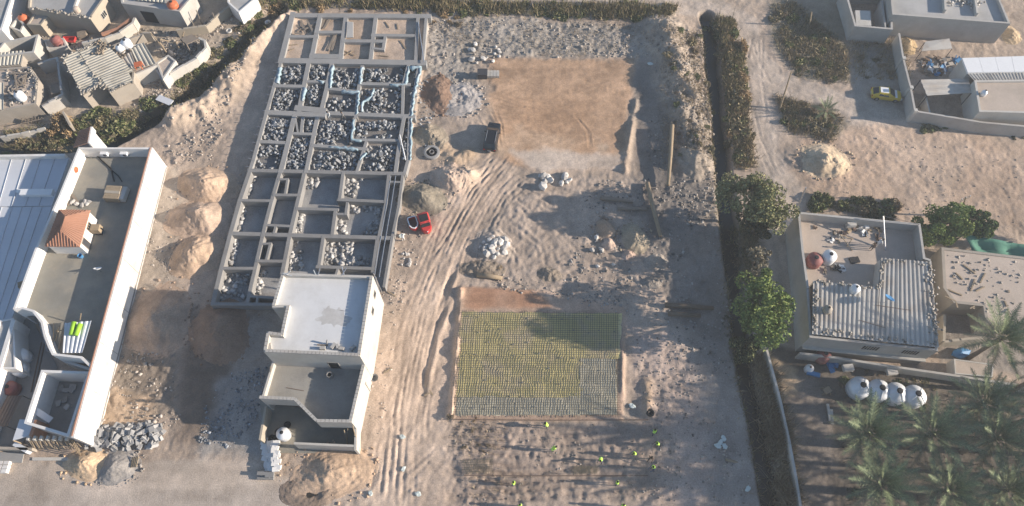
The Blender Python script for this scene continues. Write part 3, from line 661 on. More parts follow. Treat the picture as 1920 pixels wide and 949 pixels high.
tag(rocks('broken_stone', P_[rest], S_[rest], C_[rest], M['stone'], .3, 1.4), 'broken grey stone filling the rooms of the middle foundation', 'stone', kind='stuff')
SLAB = []
for k in range(6):
    me = bpy.data.meshes.new('stone_lump'); rr = np.random.default_rng(k)
    me.from_pydata((CUBE*.5*(1+rr.uniform(-.28, .28, (8, 3)))).tolist(), [], CQ.tolist()); g = rr.uniform(.18, .38)
    at = me.attributes.new('Col', 'FLOAT_COLOR', 'POINT'); at.data.foreach_set('color', np.tile([g, g*.98, g*.95, 1], 8)); me.materials.append(M['stone']); SLAB.append(me)
for i in big:
    tag(link('stone_lump', SLAB[i % 6], None, None, P_[i], RNG.uniform(-.9, .9, 3)+np.array((0, 0, i)), S_[i]), 'larger broken stone lump in the stone filled foundation rooms', 'stone', 'large stones in the foundation rooms')
# thin stone in the rooms of the deep foundation
LR = [[(280, 110), (330, 110), (270, 255), (235, 255)], [(235, 300), (265, 300), (220, 455), (185, 455)], [(180, 490), (225, 490), (180, 655), (140, 655)], [(130, 700), (280, 700), (240, 860), (90, 860)], [(620, 130), (700, 130), (690, 200), (610, 200)], [(570, 350), (600, 350), (590, 460), (545, 460)], [(530, 520), (570, 510), (600, 690), (500, 690)],
    [(730, 520), (900, 520), (900, 655), (710, 655)], [(800, 370), (860, 360), (850, 470), (780, 470)], [(1050, 310), (1085, 310), (1040, 470), (950, 470)], [(860, 130), (960, 130), (900, 260), (830, 250)], [(340, 700), (380, 690), (340, 830), (300, 820)], [(870, 300), (1080, 300), (1050, 350), (870, 340)], [(820, 640), (1000, 600), (1000, 660), (820, 660)]]
LN = [50, 45, 55, 60, 30, 40, 55, 120, 35, 70, 40, 30, 40, 40]
P_, S_, C_ = [], [], []
for rm, n in zip(LR, LN):
    q = in_poly([z6(*a) for a in rm], n, 0.); s = .2+.38*RNG.random(n)**2
    P_.append(np.concatenate([q, (ghv(q)+s*.25)[:, None]], 1)); S_.append(np.stack([s*1.2, s, s*.7], 1)); C_.append(greys(n, .22, .58))
tag(rocks('broken_stone', np.concatenate(P_), np.concatenate(S_), np.concatenate(C_), M['stone']), 'loose stones on the floors of the deep foundation', 'stone', kind='stuff')
# blue plastic draped along some beams
def ribbon(conv, pts, w, k):
    ps = PP([conv(*p) for p in pts], FZ); mb = MB(); rr = random.Random(k); V = []; n = 0
    for a, b in zip(ps[:-1], ps[1:]):
        m = max(3, int((b-a).length/.35))
        for i in range(m+(b is ps[-1])):
            p = a.lerp(b, i/m); d = (b-a).normalized(); nn = Vector((-d.y, d.x, 0)); ww = w*.62*rr.uniform(.4, 1.25); sh = rr.uniform(-.12, .12)
            V += [p+nn*(ww*.62+sh)+Vector((0, 0, -.30+rr.uniform(-.2, .1))), p+nn*(ww*.5+sh)+Vector((0, 0, .05+rr.uniform(0, .04))), p-nn*(ww*.5-sh)+Vector((0, 0, .05+rr.uniform(0, .05))), p-nn*(ww*.7-sh)+Vector((0, 0, -.32+rr.uniform(-.2, .1)))]; n += 1
    mb.add(V, [(4*i+j, 4*i+j+1, 4*i+j+5, 4*i+j+4) for i in range(n-1) for j in range(3)])
    o = mb.build('plastic_sheet', M['blue_plastic'], smooth=True)
    mo = o.modifiers.new('thick', 'SOLIDIFY'); mo.thickness = .012
    return o
for k, (pts, w) in enumerate([([(395, 400), (378, 495)], .7), ([(708, 388), (690, 525)], .6), ([(880, 400), (868, 500)], .65), ([(620, 478), (655, 490)], .5), ([(760, 540), (868, 545)], .5), ([(862, 550), (850, 680)], .5), ([(1050, 505), (1150, 500)], .4), ([(1160, 395), (1140, 500)], .5), ([(1165, 400), (1235, 400)], .9), ([(1232, 400), (1190, 560), (1175, 690)], .45),
        ([(835, 710), (822, 825), (880, 835)], .5), ([(690, 872), (860, 884)], .55), ([(905, 905), (865, 949)], .6), ([(1175, 700), (1165, 949)], .4), ([(950, 525), (940, 575), (890, 600), (875, 660)], .45), ([(545, 520), (530, 600)], .6)]):
    tag(ribbon(z2, pts, w, k), 'crumpled pale blue plastic strip draped on the stone filled foundation', 'plastic sheet', 'blue plastic on the beams')
# planks and formwork in the far foundation
def plank(a, b, z, w=.25, t=.06, mat='wood_old', name='plank', label=None, cat='plank', group=None, dz=0.):
    A, B = P(*a, z), P(*b, z); d = B-A; m = Matrix.Rotation(math.atan2(d.y, d.x), 3, 'Z') @ Matrix.Rotation(-math.atan2(dz, d.length), 3, 'Y')
    return tag(MB().box((A+B)/2+Vector((0, 0, t/2+dz/2)), (d.length, w, t), M=m).build(name, M[mat]), label, cat, group)
for k, (a, b) in enumerate([((490, 150), (570, 190)), ((500, 185), (560, 150)), ((520, 120), (545, 200)), ((540, 175), (610, 140)), ((555, 120), (595, 195)), ((480, 195), (530, 200))]):
    plank(z2(*a), z2(*b), .86+k*.07, .3, label='weathered grey plank in the far left foundation room', group='planks in the far left room')
for k, (a, b) in enumerate([((640, 165), (660, 110)), ((655, 170), (690, 115)), ((700, 300), (735, 200)), ((680, 295), (720, 210))]):
    plank(z2(*a), z2(*b), .86+k*.07, .35, label='dark plank in the small far foundation room', group='planks in the small far room')
t = empty('board_stack', P(*z2(812, 180), .8)); tag(t, 'stack of grey corrugated boards leaning across the far foundation', 'boards')
for k in range(7): MB().wall(P(*z2(798+k*5, 130+k*1), 1.3), P(*z2(792+k*6, 225), 1.3), .16, 1.32, 1.40+k*.012).build('board', M['metal_roof'], t)
for k, (a, b) in enumerate([((1020, 130), (1045, 165)), ((1090, 140), (1095, 175)), ((1110, 240), (1140, 290)), ((980, 330), (1040, 335)), ((440, 270), (500, 265)), ((450, 300), (480, 290)), ((770, 300), (840, 330)), ((780, 330), (830, 300))]):
    plank(z2(*a), z2(*b), .84, .12, .08, 'wood', label='short timber lying on the sandy foundation floor', group='short timbers on the sandy floors')
MB().tube([P(*z2(1215, 130), FZ+.1), P(*z2(1250, 370), FZ+.25)], .07).build('pipe', M['chrome']).name = 'pipe'
tag(bpy.data.objects['pipe'], 'long pale pipe lying along the far right foundation wall', 'pipe')
tag(MB().tube([P(*z2(1105, 800), FZ+.2), P(*z2(1140, 949), FZ+.1)], .08).build('pipe', M['tank_white']), 'slanting pale pipe on the middle foundation edge', 'pipe')
t = empty('cable_rail', P(722, 430)); tag(t, 'pair of long thin rails along the right wall of the deep foundation', 'rail')
for dx in (-4, 5): MB().tube([P(737+dx, 330, FZ), P(728+dx, 390, FZ), P(714+dx, 470, FZ), P(706+dx, 520, FZ)], .05).build('rail', M['chrome'], t)
# starter bars along the west edge
t = empty('starter_bars', P(490, 200)); tag(t, 'row of short steel starter bars along the left foundation edge', 'rebar')
for k in range(14):
    f_ = k/13; a = P(526-f_*56, 118+f_*195, FZ); MB().tube([a+Vector((-.2, 0, -.4)), a+Vector((-.3, 0, .0)), a+Vector((-.75, .1, .05))], .04, 5).build('bar', M['chrome'], t)
# stone block pile at the street
q = in_poly([(190, 800), (300, 795), (310, 815), (290, 840), (160, 845), (165, 815)], 170); hh = np.clip(seg_dist(q[:, 0], q[:, 1], [(p.x, p.y) for p in PP([(190, 800), (300, 795), (310, 815), (290, 840), (160, 845), (165, 815), (190, 800)])])[0], 0, 1.2)
for i in range(170):
    s = .28+.34*random.random()
    tag(link('stone_block', SLAB[i % 6], None, None, (q[i][0], q[i][1], gh(*q[i])+s*.25+random.random()*hh[i]*.75), (random.uniform(-.8, .8), random.uniform(-.8, .8), random.uniform(0, 6)), (s*1.35, s*.9, s*.7)), 'grey quarried block in the pile at the street edge', 'stone', 'quarried blocks piled at the street')
# ---------------------------------------------------------------- buildings
def cen(pts): return sum((Vector((p[0], p[1], 0)) for p in pts), Vector())/len(pts)
def building(name, label, top_px, zt, zr, t, wm, rm, cat='house', closed=True, roof_px=None, z0=-.6, slab=.22):
    """hollow walls up to zt around a roof slab at zr; corners surveyed at height zt"""
    pts = PP(top_px, zt); c = cen(pts); o = empty(name, (c.x, c.y, 0)); tag(o, label, cat)
    MB().pwall(pts, t, z0, zt, closed).build('wall', M[wm], o)
    if zr is not None:
        rp = pts if roof_px is None else PP(roof_px, zt)
        MB().prism(rp, zr-slab, zr).build('roof', M[rm], o)
    return o, pts
def corr(parent, A, B, Cc, D, period, amp, mat, per_panel=4, name='roof_sheet', rows=1, th=0.0, lift=.012):
    """corrugated sheets: waves repeat from A to B, ridges run A to D"""
    A, B, Cc, D = (Vector(p) for p in (A, B, Cc, D)); n = max(2, int(round(((B-A).length+(Cc-D).length)/2/period)))
    k = 0
    for r_ in range(rows):
        v0, v1 = r_/rows-(0.012 if r_ else 0), (r_+1)/rows
        for i0 in range(0, n, per_panel):
            i1 = min(n, i0+per_panel); mb = MB(); V = []; st = 6; m = (i1-i0)*st
            dz = lift*((k % 2)+(r_ % 2)*2)+random.uniform(0, .012); k += 1
            for j in range(m+1):
                u = (i0+j/st)/n; h = amp*(.5+.5*math.cos(2*math.pi*j/st)); h = amp*min(1, max(0, (h/amp-.25)*2))
                for v in (v0, v1):
                    p = (A.lerp(B, u)).lerp(D.lerp(Cc, u), v); V.append(p+Vector((0, 0, h+dz)))
            for j in range(m+1):
                for v in (0, 1): V.append(V[2*j+v]-Vector((0, 0, .03)))
            b = 2*(m+1); fs = []
            for j in range(m):
                fs += [(2*j, 2*j+2, 2*j+3, 2*j+1), (b+2*j+1, b+2*j+3, b+2*j+2, b+2*j), (2*j, b+2*j, b+2*j+2, 2*j+2), (2*j+1, 2*j+3, b+2*j+3, b+2*j+1)]
            fs += [(0, 1, b+1, b), (2*m+1, 2*m, b+2*m, b+2*m+1)]
            mb.add(V, fs).build(name, M[mat], parent)
def opening(parent, a, b, z0, z1, out, name='window', frame='wood_old', pane='glass_dark', bars=0, fw=.07):
    """framed window or door on a vertical wall between plan points a and b; out = outward normal"""
    a = Vector((a[0], a[1], 0)); b = Vector((b[0], b[1], 0)); o = Vector((out[0], out[1], 0)).normalized(); d = (b-a).normalized()
    def quadbox(u0, u1, y0, y1, o0, o1):
        q = []
        for z in (y0, y1):
            for u, w in ((u0, o0), (u1, o0), (u1, o1), (u0, o1)): q.append(a+d*u+o*w+Vector((0, 0, z)))
        return q
    F6 = [(3, 2, 1, 0), (4, 5, 6, 7), (0, 1, 5, 4), (1, 2, 6, 5), (2, 3, 7, 6), (3, 0, 4, 7)]
    L = (b-a).length; mb = MB()
    for q in ((0, L, z0, z0+fw), (0, L, z1-fw, z1), (0, fw, z0+fw, z1-fw), (L-fw, L, z0+fw, z1-fw)): mb.add(quadbox(q[0], q[1], q[2], q[3], -.05, .06), F6)
    for i in range(bars):
        u = fw+(L-2*fw)*(i+1)/(bars+1); mb.add(quadbox(u-.03, u+.03, z0+fw, z1-fw, 0, .04), F6)
    w = mb.build(name, M[frame], parent)
    MB().add(quadbox(fw, L-fw, z0+fw, z1-fw, -.04, .015), F6).build('pane', M[pane], w)
    return w
def bits_along(name, label, pts, z, n, size, c=(.45, .42, .38), spread=.15, group=None):
    size *= .62
    """loose weights lying along a roof edge"""
    ps = [Vector(p) for p in pts]; P_ = []
    for i in range(n):
        k = random.randrange(len(ps)-1); p = ps[k].lerp(ps[k+1], random.random()); P_.append((p.x+random.gauss(0, spread), p.y+random.gauss(0, spread), z+size*.3))
    s = np.full((n, 3), size)*RNG.uniform(.6, 1.5, (n, 3)); s[:, 2] *= .6
    return tag(rocks(name, np.array(P_), s, greys(n, .16, .44)*np.array(c)/.45, M['stone'], .12, .15), label, 'rubble', kind='stuff')
def scrap(p, s, k):
    """a heap of odd pieces that moves as one: warped sheet, block, bar"""
    rr = random.Random(k); mb = MB(); p = Vector(p)
    for i in range(3):
        m = Matrix.Rotation(rr.uniform(0, 6.28), 3, 'Z') @ Matrix.Rotation(rr.uniform(-.5, .5), 3, 'X')
        d = ((s*1.5, s*.7, s*.12), (s*.7, s*.5, s*.45), (s*1.8, s*.12, s*.12))[i]
        mb.box(p+Vector((rr.uniform(-.3, .3)*s, rr.uniform(-.3, .3)*s, s*(.12+.1*i))), d, M=m)
    return mb
def crate(name, p, d, rz, mat, label, cat='crate'):
    p = Vector(p); t = empty(name, p); tag(t, label, cat); m = Matrix.Rotation(rz, 3, 'Z'); x, y, z = d
    MB().box(p+Vector((0, 0, z/2)), (x*.94, y*.94, z*.94), rz).build('box', M[mat], t)
    for i in range(3):
        for sy in (-1, 1): MB().box(p+m @ Vector((0, sy*y*.49, z*(.18+.32*i))), (x, y*.05, z*.2), rz).build('slat', M[mat], t)
    for i in range(3): MB().box(p+m @ Vector((0, (i-1)*y*.33, z*.985)), (x, y*.26, z*.05), rz).build('lid_board', M[mat], t)
    return t
def tank(name, label, loc, r, h, mat, group=None, dome=.25, hatch='black_canvas', ribs=0, cone=0., tilt=0., prof=None):
    o = empty(name, loc); tag(o, label, 'water tank', group); o.rotation_euler = (0, tilt, random.uniform(0, 6))
    c = wloc(o)
    pf = prof or [(r*.9, 0), (r, .06*h), (r, .3*h), (r*1.02, .32*h), (r, .34*h), (r, .62*h), (r*1.02, .64*h), (r, .66*h), (r, h*.88), (r*.86, h*.97), (r*.45, h+dome*.7), (r*.3, h+dome)]
    MB().lathe(pf, 24, (c.x, c.y, c.z)).build('shell', M[mat], o, smooth=True)
    zt = pf[-1][1]; rr = pf[-1][0]
    MB().lathe([(rr*.95, zt-.02), (rr*.95, zt+.06), (rr*.6, zt+.09)], 14, (c.x, c.y, c.z)).build('lid', M[hatch], o, smooth=True)
    if ribs:
        for k in range(ribs):
            a = 2*math.pi*k/ribs
            MB().tube([c+Vector((math.cos(a)*q, math.sin(a)*q, z+.02)) for q, z in ((r*1.0, h*.86), (r*.84, h*.975), (r*.45, h+dome*.72), (r*.32, h+dome))], .05, 5).build('rib', M[mat], o, smooth=True)
    return o
# ---- white two-part building on the left --------------------------------------------------
ZT, ZR = 4.8, 3.0
E_NE, E_SE = P(290, 276, ZT), P(129, 818, ZT)
Xe = (E_NE.x+E_SE.x)/2
wb = empty('white_building', (-53, 40, 0)); tag(wb, 'long white walled building with brown tiled stair house on its roof', 'building')
nw = P(148, 278, ZT); w2 = P(112, 366, ZT); w3 = P(66, 470, ZT); w4 = P(26, 580, ZT)
fr = [P(x, y, ZT) for x, y in ((26, 580), (42, 577), (62, 583), (78, 604), (84, 630), (91, 648), (99, 664))]
fe = P(152, 670, ZT)
ne = Vector((Xe, nw.y, ZT)); se = Vector((Xe, E_SE.y, ZT))
MB().wall(ne, se, .3, -.5, ZT, ext=.15).build('east_wall', M['plaster'], wb)
MB().wall(nw, ne, .28, -.5, ZT-.006, ext=.1).build('north_wall', M['white_wall'], wb)
MB().pwall([nw, w2, w3, w4], .28, -.5, ZT-.012).build('west_wall', M['white_wall'], wb)
MB().pwall(fr+[fe, Vector((Xe, fe.y-1.2, 0))], .26, 2.7, ZT-.02).build('curved_parapet', M['white_wall'], wb)
MB().prism([nw, ne, Vector((Xe, fe.y-1.2, 0)), fe]+fr[::-1]+[w3, w2], ZR-.25, ZR).build('roof', M['roof_dark'], wb)
for k in range(1, 7):
    y = ne.y-(ne.y-se.y)*k/7
    MB().box((Xe+.16, y, ZT-2.4), (.05, .03, 4.6)).build('joint', M['concrete'], wb)
MB().wall(P(97, 663, ZT), P(170, 688, ZT), .3, -.4, 2.6).build('front_wall', M['white_wall'], wb)
MB().box(ne+Vector((-.02, -19, -4.5)), (.36, 38, .3)).build('plinth', M['concrete'], wb)
coping = MB().wall(ne+Vector((-.1, .1, 0)), se+Vector((-.1, 0, 0)), .14, ZT+.002, ZT+.05).build('coping', M['brick_red'], wb)
# stair house with hipped tile roof
ea = [P(84, 462, 5.3), P(149, 463, 5.3), P(169, 394, 5.3), P(110, 393, 5.3)]
sh = empty('stair_house', cen(ea)+Vector((0, 0, ZR))); tag(sh, 'small white stair house with hipped brown tile roof', 'stair house')
ins = [p.lerp(cen(ea)+Vector((0, 0, 5.3)), .07) for p in ea]
MB().prism(ins, ZR, 5.3).build('wall', M['white_wall'], sh)
cr = cen(ea); rd = (ea[2]-ea[1]).normalized(); r1 = Vector((cr.x, cr.y, 6.5))+rd*1.0; r0 = Vector((cr.x, cr.y, 6.5))-rd*1.0; r1.z = r0.z = 6.5
for nm, q in (('roof_slope', (ea[0], ea[1], r0)), ('roof_slope', (ea[1], ea[2], r1, r0)), ('roof_slope', (ea[2], ea[3], r1)), ('roof_slope', (ea[3], ea[0], r0, r1))):
    slope = MB().add([Vector((p[0], p[1], p[2])) for p in q]+[Vector((p[0], p[1], p[2]-.12)) for p in q], [tuple(range(len(q))), tuple(range(2*len(q)-1, len(q)-1, -1))]+[(i, len(q)+i, len(q)+(i+1) % len(q), (i+1) % len(q)) for i in range(len(q))]).build(nm, M['terracotta'], sh)
    a, b = Vector(q[0]), Vector(q[1]); top = [Vector(p) for p in q[2:]]; tl, tr = (top[0], top[0]) if len(top) == 1 else (top[1], top[0])
    n = int((b-a).length/.34); st = MB()
    for i in range(1, n):
        u = i/n; p0 = a.lerp(b, u)+Vector((0, 0, .03))
        if len(top) == 1: u2 = 1-abs(u-.5)*2; mid = a.lerp(b, .5); e = p0.lerp(p0+(top[0]-mid), u2)
        else: e = tl.lerp(tr, u)
        st.tube([p0, e+Vector((0, 0, .03))], .045, 5)
    st.build('tile_rib', M['terracotta'], slope)
d_ = (ins[2]-ins[1]).normalized(); on = Vector((d_.y, -d_.x, 0))
opening(sh, ins[1]+d_*.5, ins[1]+d_*1.4, ZR+.05, ZR+1.9, on, 'door', 'wood_old', 'dark_metal')
opening(sh, ins[1]+d_*2.6, ins[1]+d_*3.7, ZR+.8, ZR+1.8, on, 'window', 'wood', 'glass_dark', 2)
t = empty('cooler_box', ins[1]+d_*3.1+on*.7); t.location.z = ZR+.9; tag(t, 'tan air cooler box on the stair house wall', 'air cooler')
MB().box(t.location, (.9, 1.1, .9), math.atan2(d_.y, d_.x)).build('case', M['wood'], t); MB().box(t.location+on*.47, (.7, .02, .6), math.atan2(d_.y, d_.x)+math.pi/2).build('grille', M['dark_metal'], t); MB().box(t.location-Vector((0, 0, .68)), (.8, .8, .44), math.atan2(d_.y, d_.x)).build('stand', M['dark_metal'], t)
# second tiled roof at the far end
g = [P(141, 276, 4.6), P(152, 247, 4.6), P(175, 247, 4.6), P(190, 275, 4.6)]
t = empty('tiled_annex', cen(g)); tag(t, 'small brown tiled lean-to roof with white gable at the far end', 'annex')
gA, gB, gC, gD = g[0], g[1], g[2]+Vector((.1, 0, .0)), g[3]-Vector((1.3, 0, 0))
MB().prism([gA+Vector((.2, .2, 0)), gB+Vector((.2, -.1, 0)), gC, gD], -.3, 4.5).build('wall', M['white_wall'], t)
sl = MB().add([gA+Vector((-.2, -.1, .1)), gB+Vector((-.2, .1, .1)), gC+Vector((0, .1, 1.0)), gD+Vector((0, -.1, 1.0))]+[gA+Vector((-.2, -.1, -.02)), gB+Vector((-.2, .1, -.02)), gC+Vector((0, .1, .88)), gD+Vector((0, -.1, .88))], [(3, 2, 1, 0), (4, 5, 6, 7), (0, 1, 5, 4), (1, 2, 6, 5), (2, 3, 7, 6), (3, 0, 4, 7)]).build('roof', M['terracotta'], t)
for i in range(1, 9):
    u = i/9; MB().tube([(gA+Vector((-.2, -.1, .12))).lerp(gB+Vector((-.2, .1, .12)), u), (gD+Vector((0, -.1, 1.02))).lerp(gC+Vector((0, .1, 1.02)), u)], .05, 5).build('tile_rib', M['terracotta'], sl)
MB().add([gC+Vector((.02, .1, 1.0)), gD+Vector((.02, -.1, 1.0)), gD+Vector((.02, -.1, 0)), gC+Vector((.02, .1, 0)), gC+Vector((.25, .1, 1.0)), gD+Vector((.25, -.1, 1.0)), gD+Vector((.25, -.1, 0)), gC+Vector((.25, .1, 0))], [(0, 1, 2, 3), (7, 6, 5, 4), (0, 4, 5, 1), (1, 5, 6, 2), (2, 6, 7, 3), (3, 7, 4, 0)]).build('gable', M['white_wall'], t)
# things on that roof
t = empty('board_pallet', P(222, 368, ZR)); tag(t, 'pallet of yellowish boards on the white building roof', 'pallet'); c = t.location
MB().box(c+Vector((0, 0, .1)), (2.7, 2.0, .14), -.06).build('pallet_base', M['wood_old'], t)
for k in range(5):
    MB().box(c+Vector((-.3+random.uniform(-.03, .03), .8-k*.4, .62)), (2.0, .38, .86+random.uniform(-.05, .05)), -.06+random.uniform(-.02, .02)).build('board_bundle', M['wood'] if k != 2 else M['ochre_wall'], t)
MB().box(c+Vector((1.05, -.05, .55)), (.6, 1.9, .75), -.06).build('crate', M['block_pale'], t)
t = empty('satellite_dish', P(190, 510, ZR)); tag(t, 'small white satellite dish on the white building roof', 'satellite dish'); c = t.location
MB().tube([c, c+Vector((0, 0, .8))], .04).build('mast', M['chrome'], t)
dm = MB(); dm.lathe([(.05, -.10), (.25, -.06), (.42, .02), (.5, .1), (.48, .1), (.4, .04), (.02, -.07)], 18); d_o = dm.build('dish', M['tank_white'], None, smooth=True); d_o.parent = t; d_o.location = (0, 0, .9); d_o.rotation_euler = (-.8, .3, .3)
MB().tube([c+Vector((0, -.05, .9)), c+Vector((.1, -.5, 1.1))], .02, 5).build('feed_arm', M['chrome'], t)
for k, (x, y) in enumerate(((196, 288), (233, 288))):
    p = P(x, y, 3.9); t = empty('air_conditioner', p); tag(t, ('left' if k == 0 else 'right')+' white air conditioner box on the far parapet of the white building', 'air conditioner', 'air conditioners on the parapet')
    MB().box(p+Vector((0, -.1, 0)), (.9, .4, .6)).build('case', M['tank_white'], t); MB().lathe([(.22, 0), (.22, .02), (.05, .03)], 12).build('fan', M['dark_metal'], None).parent = t; t.children[-1].rotation_euler = (math.pi/2, 0, 0); t.children[-1].location = (.1, -.31, 0); MB().box(p+Vector((0, .0, -.4)), (.8, .3, .2)).build('bracket', M['dark_metal'], t)
tag(MB().tube([P(178, 288, ZR+.08), P(190, 300, ZR+.08), P(208, 316, ZR+.08), P(214, 340, ZR+.08)], .09, 6).build('hose', M['rubber']), 'black hose lying on the white building roof', 'hose')
tag(MB().tube([P(208, 318, ZR+.07), P(222, 330, ZR+.07), P(229, 341, ZR+.07)], .06, 6).build('hose', M['rubber']), 'short black hose beside the board pallet', 'hose')
for k, (a, b) in enumerate((((121, 350), (138, 372)), ((118, 360), (130, 385)), ((136, 366), (146, 380)))): plank(a, b, ZR+.02+k*.03, .35, .07, 'wood_old', label='weathered board by the stair house on the white building', group='boards by the stair house')
for k in range(7):
    a = (random.uniform(115, 175), random.uniform(378, 388)); p = P(*a, ZR); tag(link('cement_bag', ROCKS[k], M['stone'], None, (p.x, p.y, ZR+.15), (0, 0, k), (.9, .6, .4)), 'pale cement bag behind the stair house', 'bag', 'bags behind the stair house')
crate('crate', P(48, 536, ZR), (1.1, .8, .7), .4, 'wood', 'wooden crate against the low west parapet')
tag(MB().tube([P(140, 318, ZR+1.0), P(143, 316, ZR+1.2)], [.5, .3], 10).build('bucket', M['orange_plastic']), 'red plastic bucket by the west parapet of the white building', 'bucket')
tag(MB().lathe([(.25, 0), (.3, .5), (.26, .5), (.2, .1)], 12, P(153, 482, ZR)).build('bucket', M['blue_paint']), 'blue bucket beside the stair house door', 'bucket')
# tin sheet with green rolls and loose poles over the front of the roof
q = [P(122, 606, 4.4), P(172, 602, 4.4), P(155, 662, 4.2), P(118, 662, 4.2)]
t = empty('tin_lean_to', cen(q)+Vector((0, 0, 3))); tag(t, 'corrugated tin sheet leaning over the front roof edge', 'tin sheet')
corr(t, q[0], q[1], q[2], q[3], .5, .08, 'metal_white', 3)
for k, (a, b) in enumerate((((139, 604), (134, 628)), ((151, 607), (142, 629)))):
    tag(MB().tube([P(*a, 4.75), P(*b, 4.65)], .28, 10).build('green_roll', M['green_roll'], smooth=True), ('left' if k == 0 else 'right')+' bright green rolled sheet on the tin lean-to', 'roll', 'green rolls')
for k, (a, b) in enumerate((((101, 606), (100, 645)), ((112, 610), (104, 640)), ((113, 612), (106, 622)), ((124, 608), (112, 652)), ((118, 615), (110, 655)), ((108, 622), (120, 618)), ((152, 588), (150, 600)))):
    tag(MB().tube([P(*a, 3.9+.12*k), P(*b, 3.4+.06*k)], .06, 6).build('pole', M['wood']), 'loose timber pole beside the tin lean-to', 'pole', 'loose poles by the tin lean-to')
t = empty('stair_railing', P(88, 625, 3.2)); tag(t, 'thin steel railing along the curved roof edge', 'railing')
for k in range(9):
    a = P(80+k*2.3, 600+k*8, 3.1); MB().tube([a, a+Vector((0, 0, 1.1))], .03, 5).build('baluster', M['chrome'], t)
for z in (3.6, 4.15): MB().tube([P(80, 600, 3.1)+Vector((0, 0, z-3.1)), P(98, 664, 3.1)+Vector((0, 0, z-3.1))], .03, 5).build('rail', M['chrome'], t)
# open front room and its yard
rt = 3.6
o, pts = building('roofless_room', 'roofless white room at the front of the long white building', [(79, 696), (166, 699), (127, 816), (48, 792)], rt, None, .3, 'white_wall', 'roof_dark', 'room', z0=-.5)
MB().prism(PP([(79, 696), (166, 699), (127, 816), (48, 792)], rt), 0, .15).build('floor', M['concrete'], o)
plank((64, 768), (90, 786), 2.6, .7, .1, 'metal_white', name='panel', label='pale panel leaning inside the roofless room', cat='panel', dz=-.8)
for k in range(9):
    p = P(120+random.uniform(-22, 22), 745+random.uniform(-20, 25), .15); tag(link('concrete_lump', SLAB[k % 6], None, None, p+Vector((0, 0, .12)), (0, 0, k), (.7, .5, .35)), 'lump of rubble on the floor of the roofless room', 'stone', 'lumps in the roofless room')
t = empty('timber_scaffold', P(90, 835)); tag(t, 'timber props and slats stacked across the front of the roofless room', 'scaffold')
for k in range(26): 
    x = 50+k*3.1; MB().tube([P(x, 822, 2.3), P(x+random.uniform(2, 18), 842, .4)], .05, 5).build('slat', M['wood'] if k % 3 else M['wood_old'], t)
for k in range(7): MB().box(P(54+k*12, 822, 2.5), (.25, .5, .45)).build('block', M['block_pale'], t)
for yy, zz in ((824, 2.2), (836, 1.0)): MB().tube([P(46, yy-2, zz), P(136, yy, zz)], .07, 6).build('rail', M['wood_old'], t)
for k in range(7): MB().tube([P(130+k*3, 816+k*4, 2.4), P(133+k*3, 832+k*4, .3)], .05, 5).build('slat', M['wood'], t)
MB().tube([P(128, 815, 2.0), P(152, 838, 1.9)], .06, 5).build('rail', M['wood'], t); MB().tube([P(130, 825, 1.0), P(150, 845, .9)], .06, 5).build('rail', M['wood'], t)
q = [P(36, 786, 2.7), P(64, 787, 2.7), P(55, 818, 2.5), P(25, 826, 2.5)]
t = empty('gate_canopy', cen(q)); tag(t, 'white sheet canopy over the gate beside the roofless room', 'canopy')
MB().prism(q, 2.5, 2.62).build('roof_sheet', M['metal_white'], t)
MB().wall(q[1]+Vector((.2, 0, 0)), q[2]+Vector((.2, 0, 0)), .3, 0, 2.7).build('side_wall', M['brick_red'], t)
for p in (q[0], q[3]): MB().tube([Vector((p.x, p.y, 0)), Vector((p.x, p.y, 2.5))], .08, 6).build('post', M['wood'], t)
MB().wall(P(28, 832, .8), P(52, 846, .8), .5, .0, 1.0).build('front_board', M['metal_white'], t)
# yard west of the roofless room
tag(MB().prism(PP([(-60, 600), (62, 600), (110, 690), (40, 840), (-60, 840)]), .10, .14).build('yard_paving', M['concrete']), kind='structure')
mb = MB(); mb.wall(P(25, 600, 3.2), P(-42, 820, 3.2), .5, -.3, 3.2); tag(mb.build('yard_wall', M['white_wall']), 'tall white wall along the left yard', 'wall')
o, pts = building('porch', 'white porch block below the curved roof edge', [(0, 602), (24, 598), (28, 690), (-20, 690)], 3.0, 2.9, .2, 'white_wall', 'roof_grey', 'porch')
tank('water_tank', 'white plastic water tank in the left yard, nearest the curved roof edge', P(50, 672, .14), .85, 1.5, 'tank_white', 'tanks in the left yard', tilt=0)
tank('water_tank', 'white water tank with rusty stains in the left yard', P(45, 697, .14), .85, 1.4, 'tank_white', 'tanks in the left yard', hatch='rust')
tank('water_tank', 'dark red water tank in the left yard', P(28, 732, .14), .85, 1.3, 'tank_red', 'tanks in the left yard')
q = [P(14, 742, 2.0), P(42, 742, 2.0), P(14, 800, 1.9), P(-16, 800, 1.9)]
t = empty('tin_awning', cen(q)); tag(t, 'brown tin awning along the left yard wall', 'awning'); corr(t, q[0], q[1], q[2], q[3], .35, .05, 'rust', 3)
for p in (q[1], q[2]): MB().tube([Vector((p.x, p.y, .1)), Vector((p.x, p.y, 1.95))], .05, 6).build('post', M['dark_metal'], t)
for k in (0, 6): tag(MB().tube([P(78+k, 642, .2), P(58+k, 735, .2)], .07, 6).build('pipe', M['rust']), 'rusty pipe lying along the yard floor', 'pipe', 'pipes on the yard floor')
mb = MB(); mb.wall(P(-60, 838, 1), P(60, 842, 1), .3, -.3, 1.0); tag(mb.build('front_wall', M['mud_wall']), 'low tan wall between the yard and the street', 'wall')
tag(MB().prism(PP([(-60, 845), (-60, 868), (42, 868), (46, 850)]), -.2, .12).build('pavement', M['concrete_new']), kind='structure')
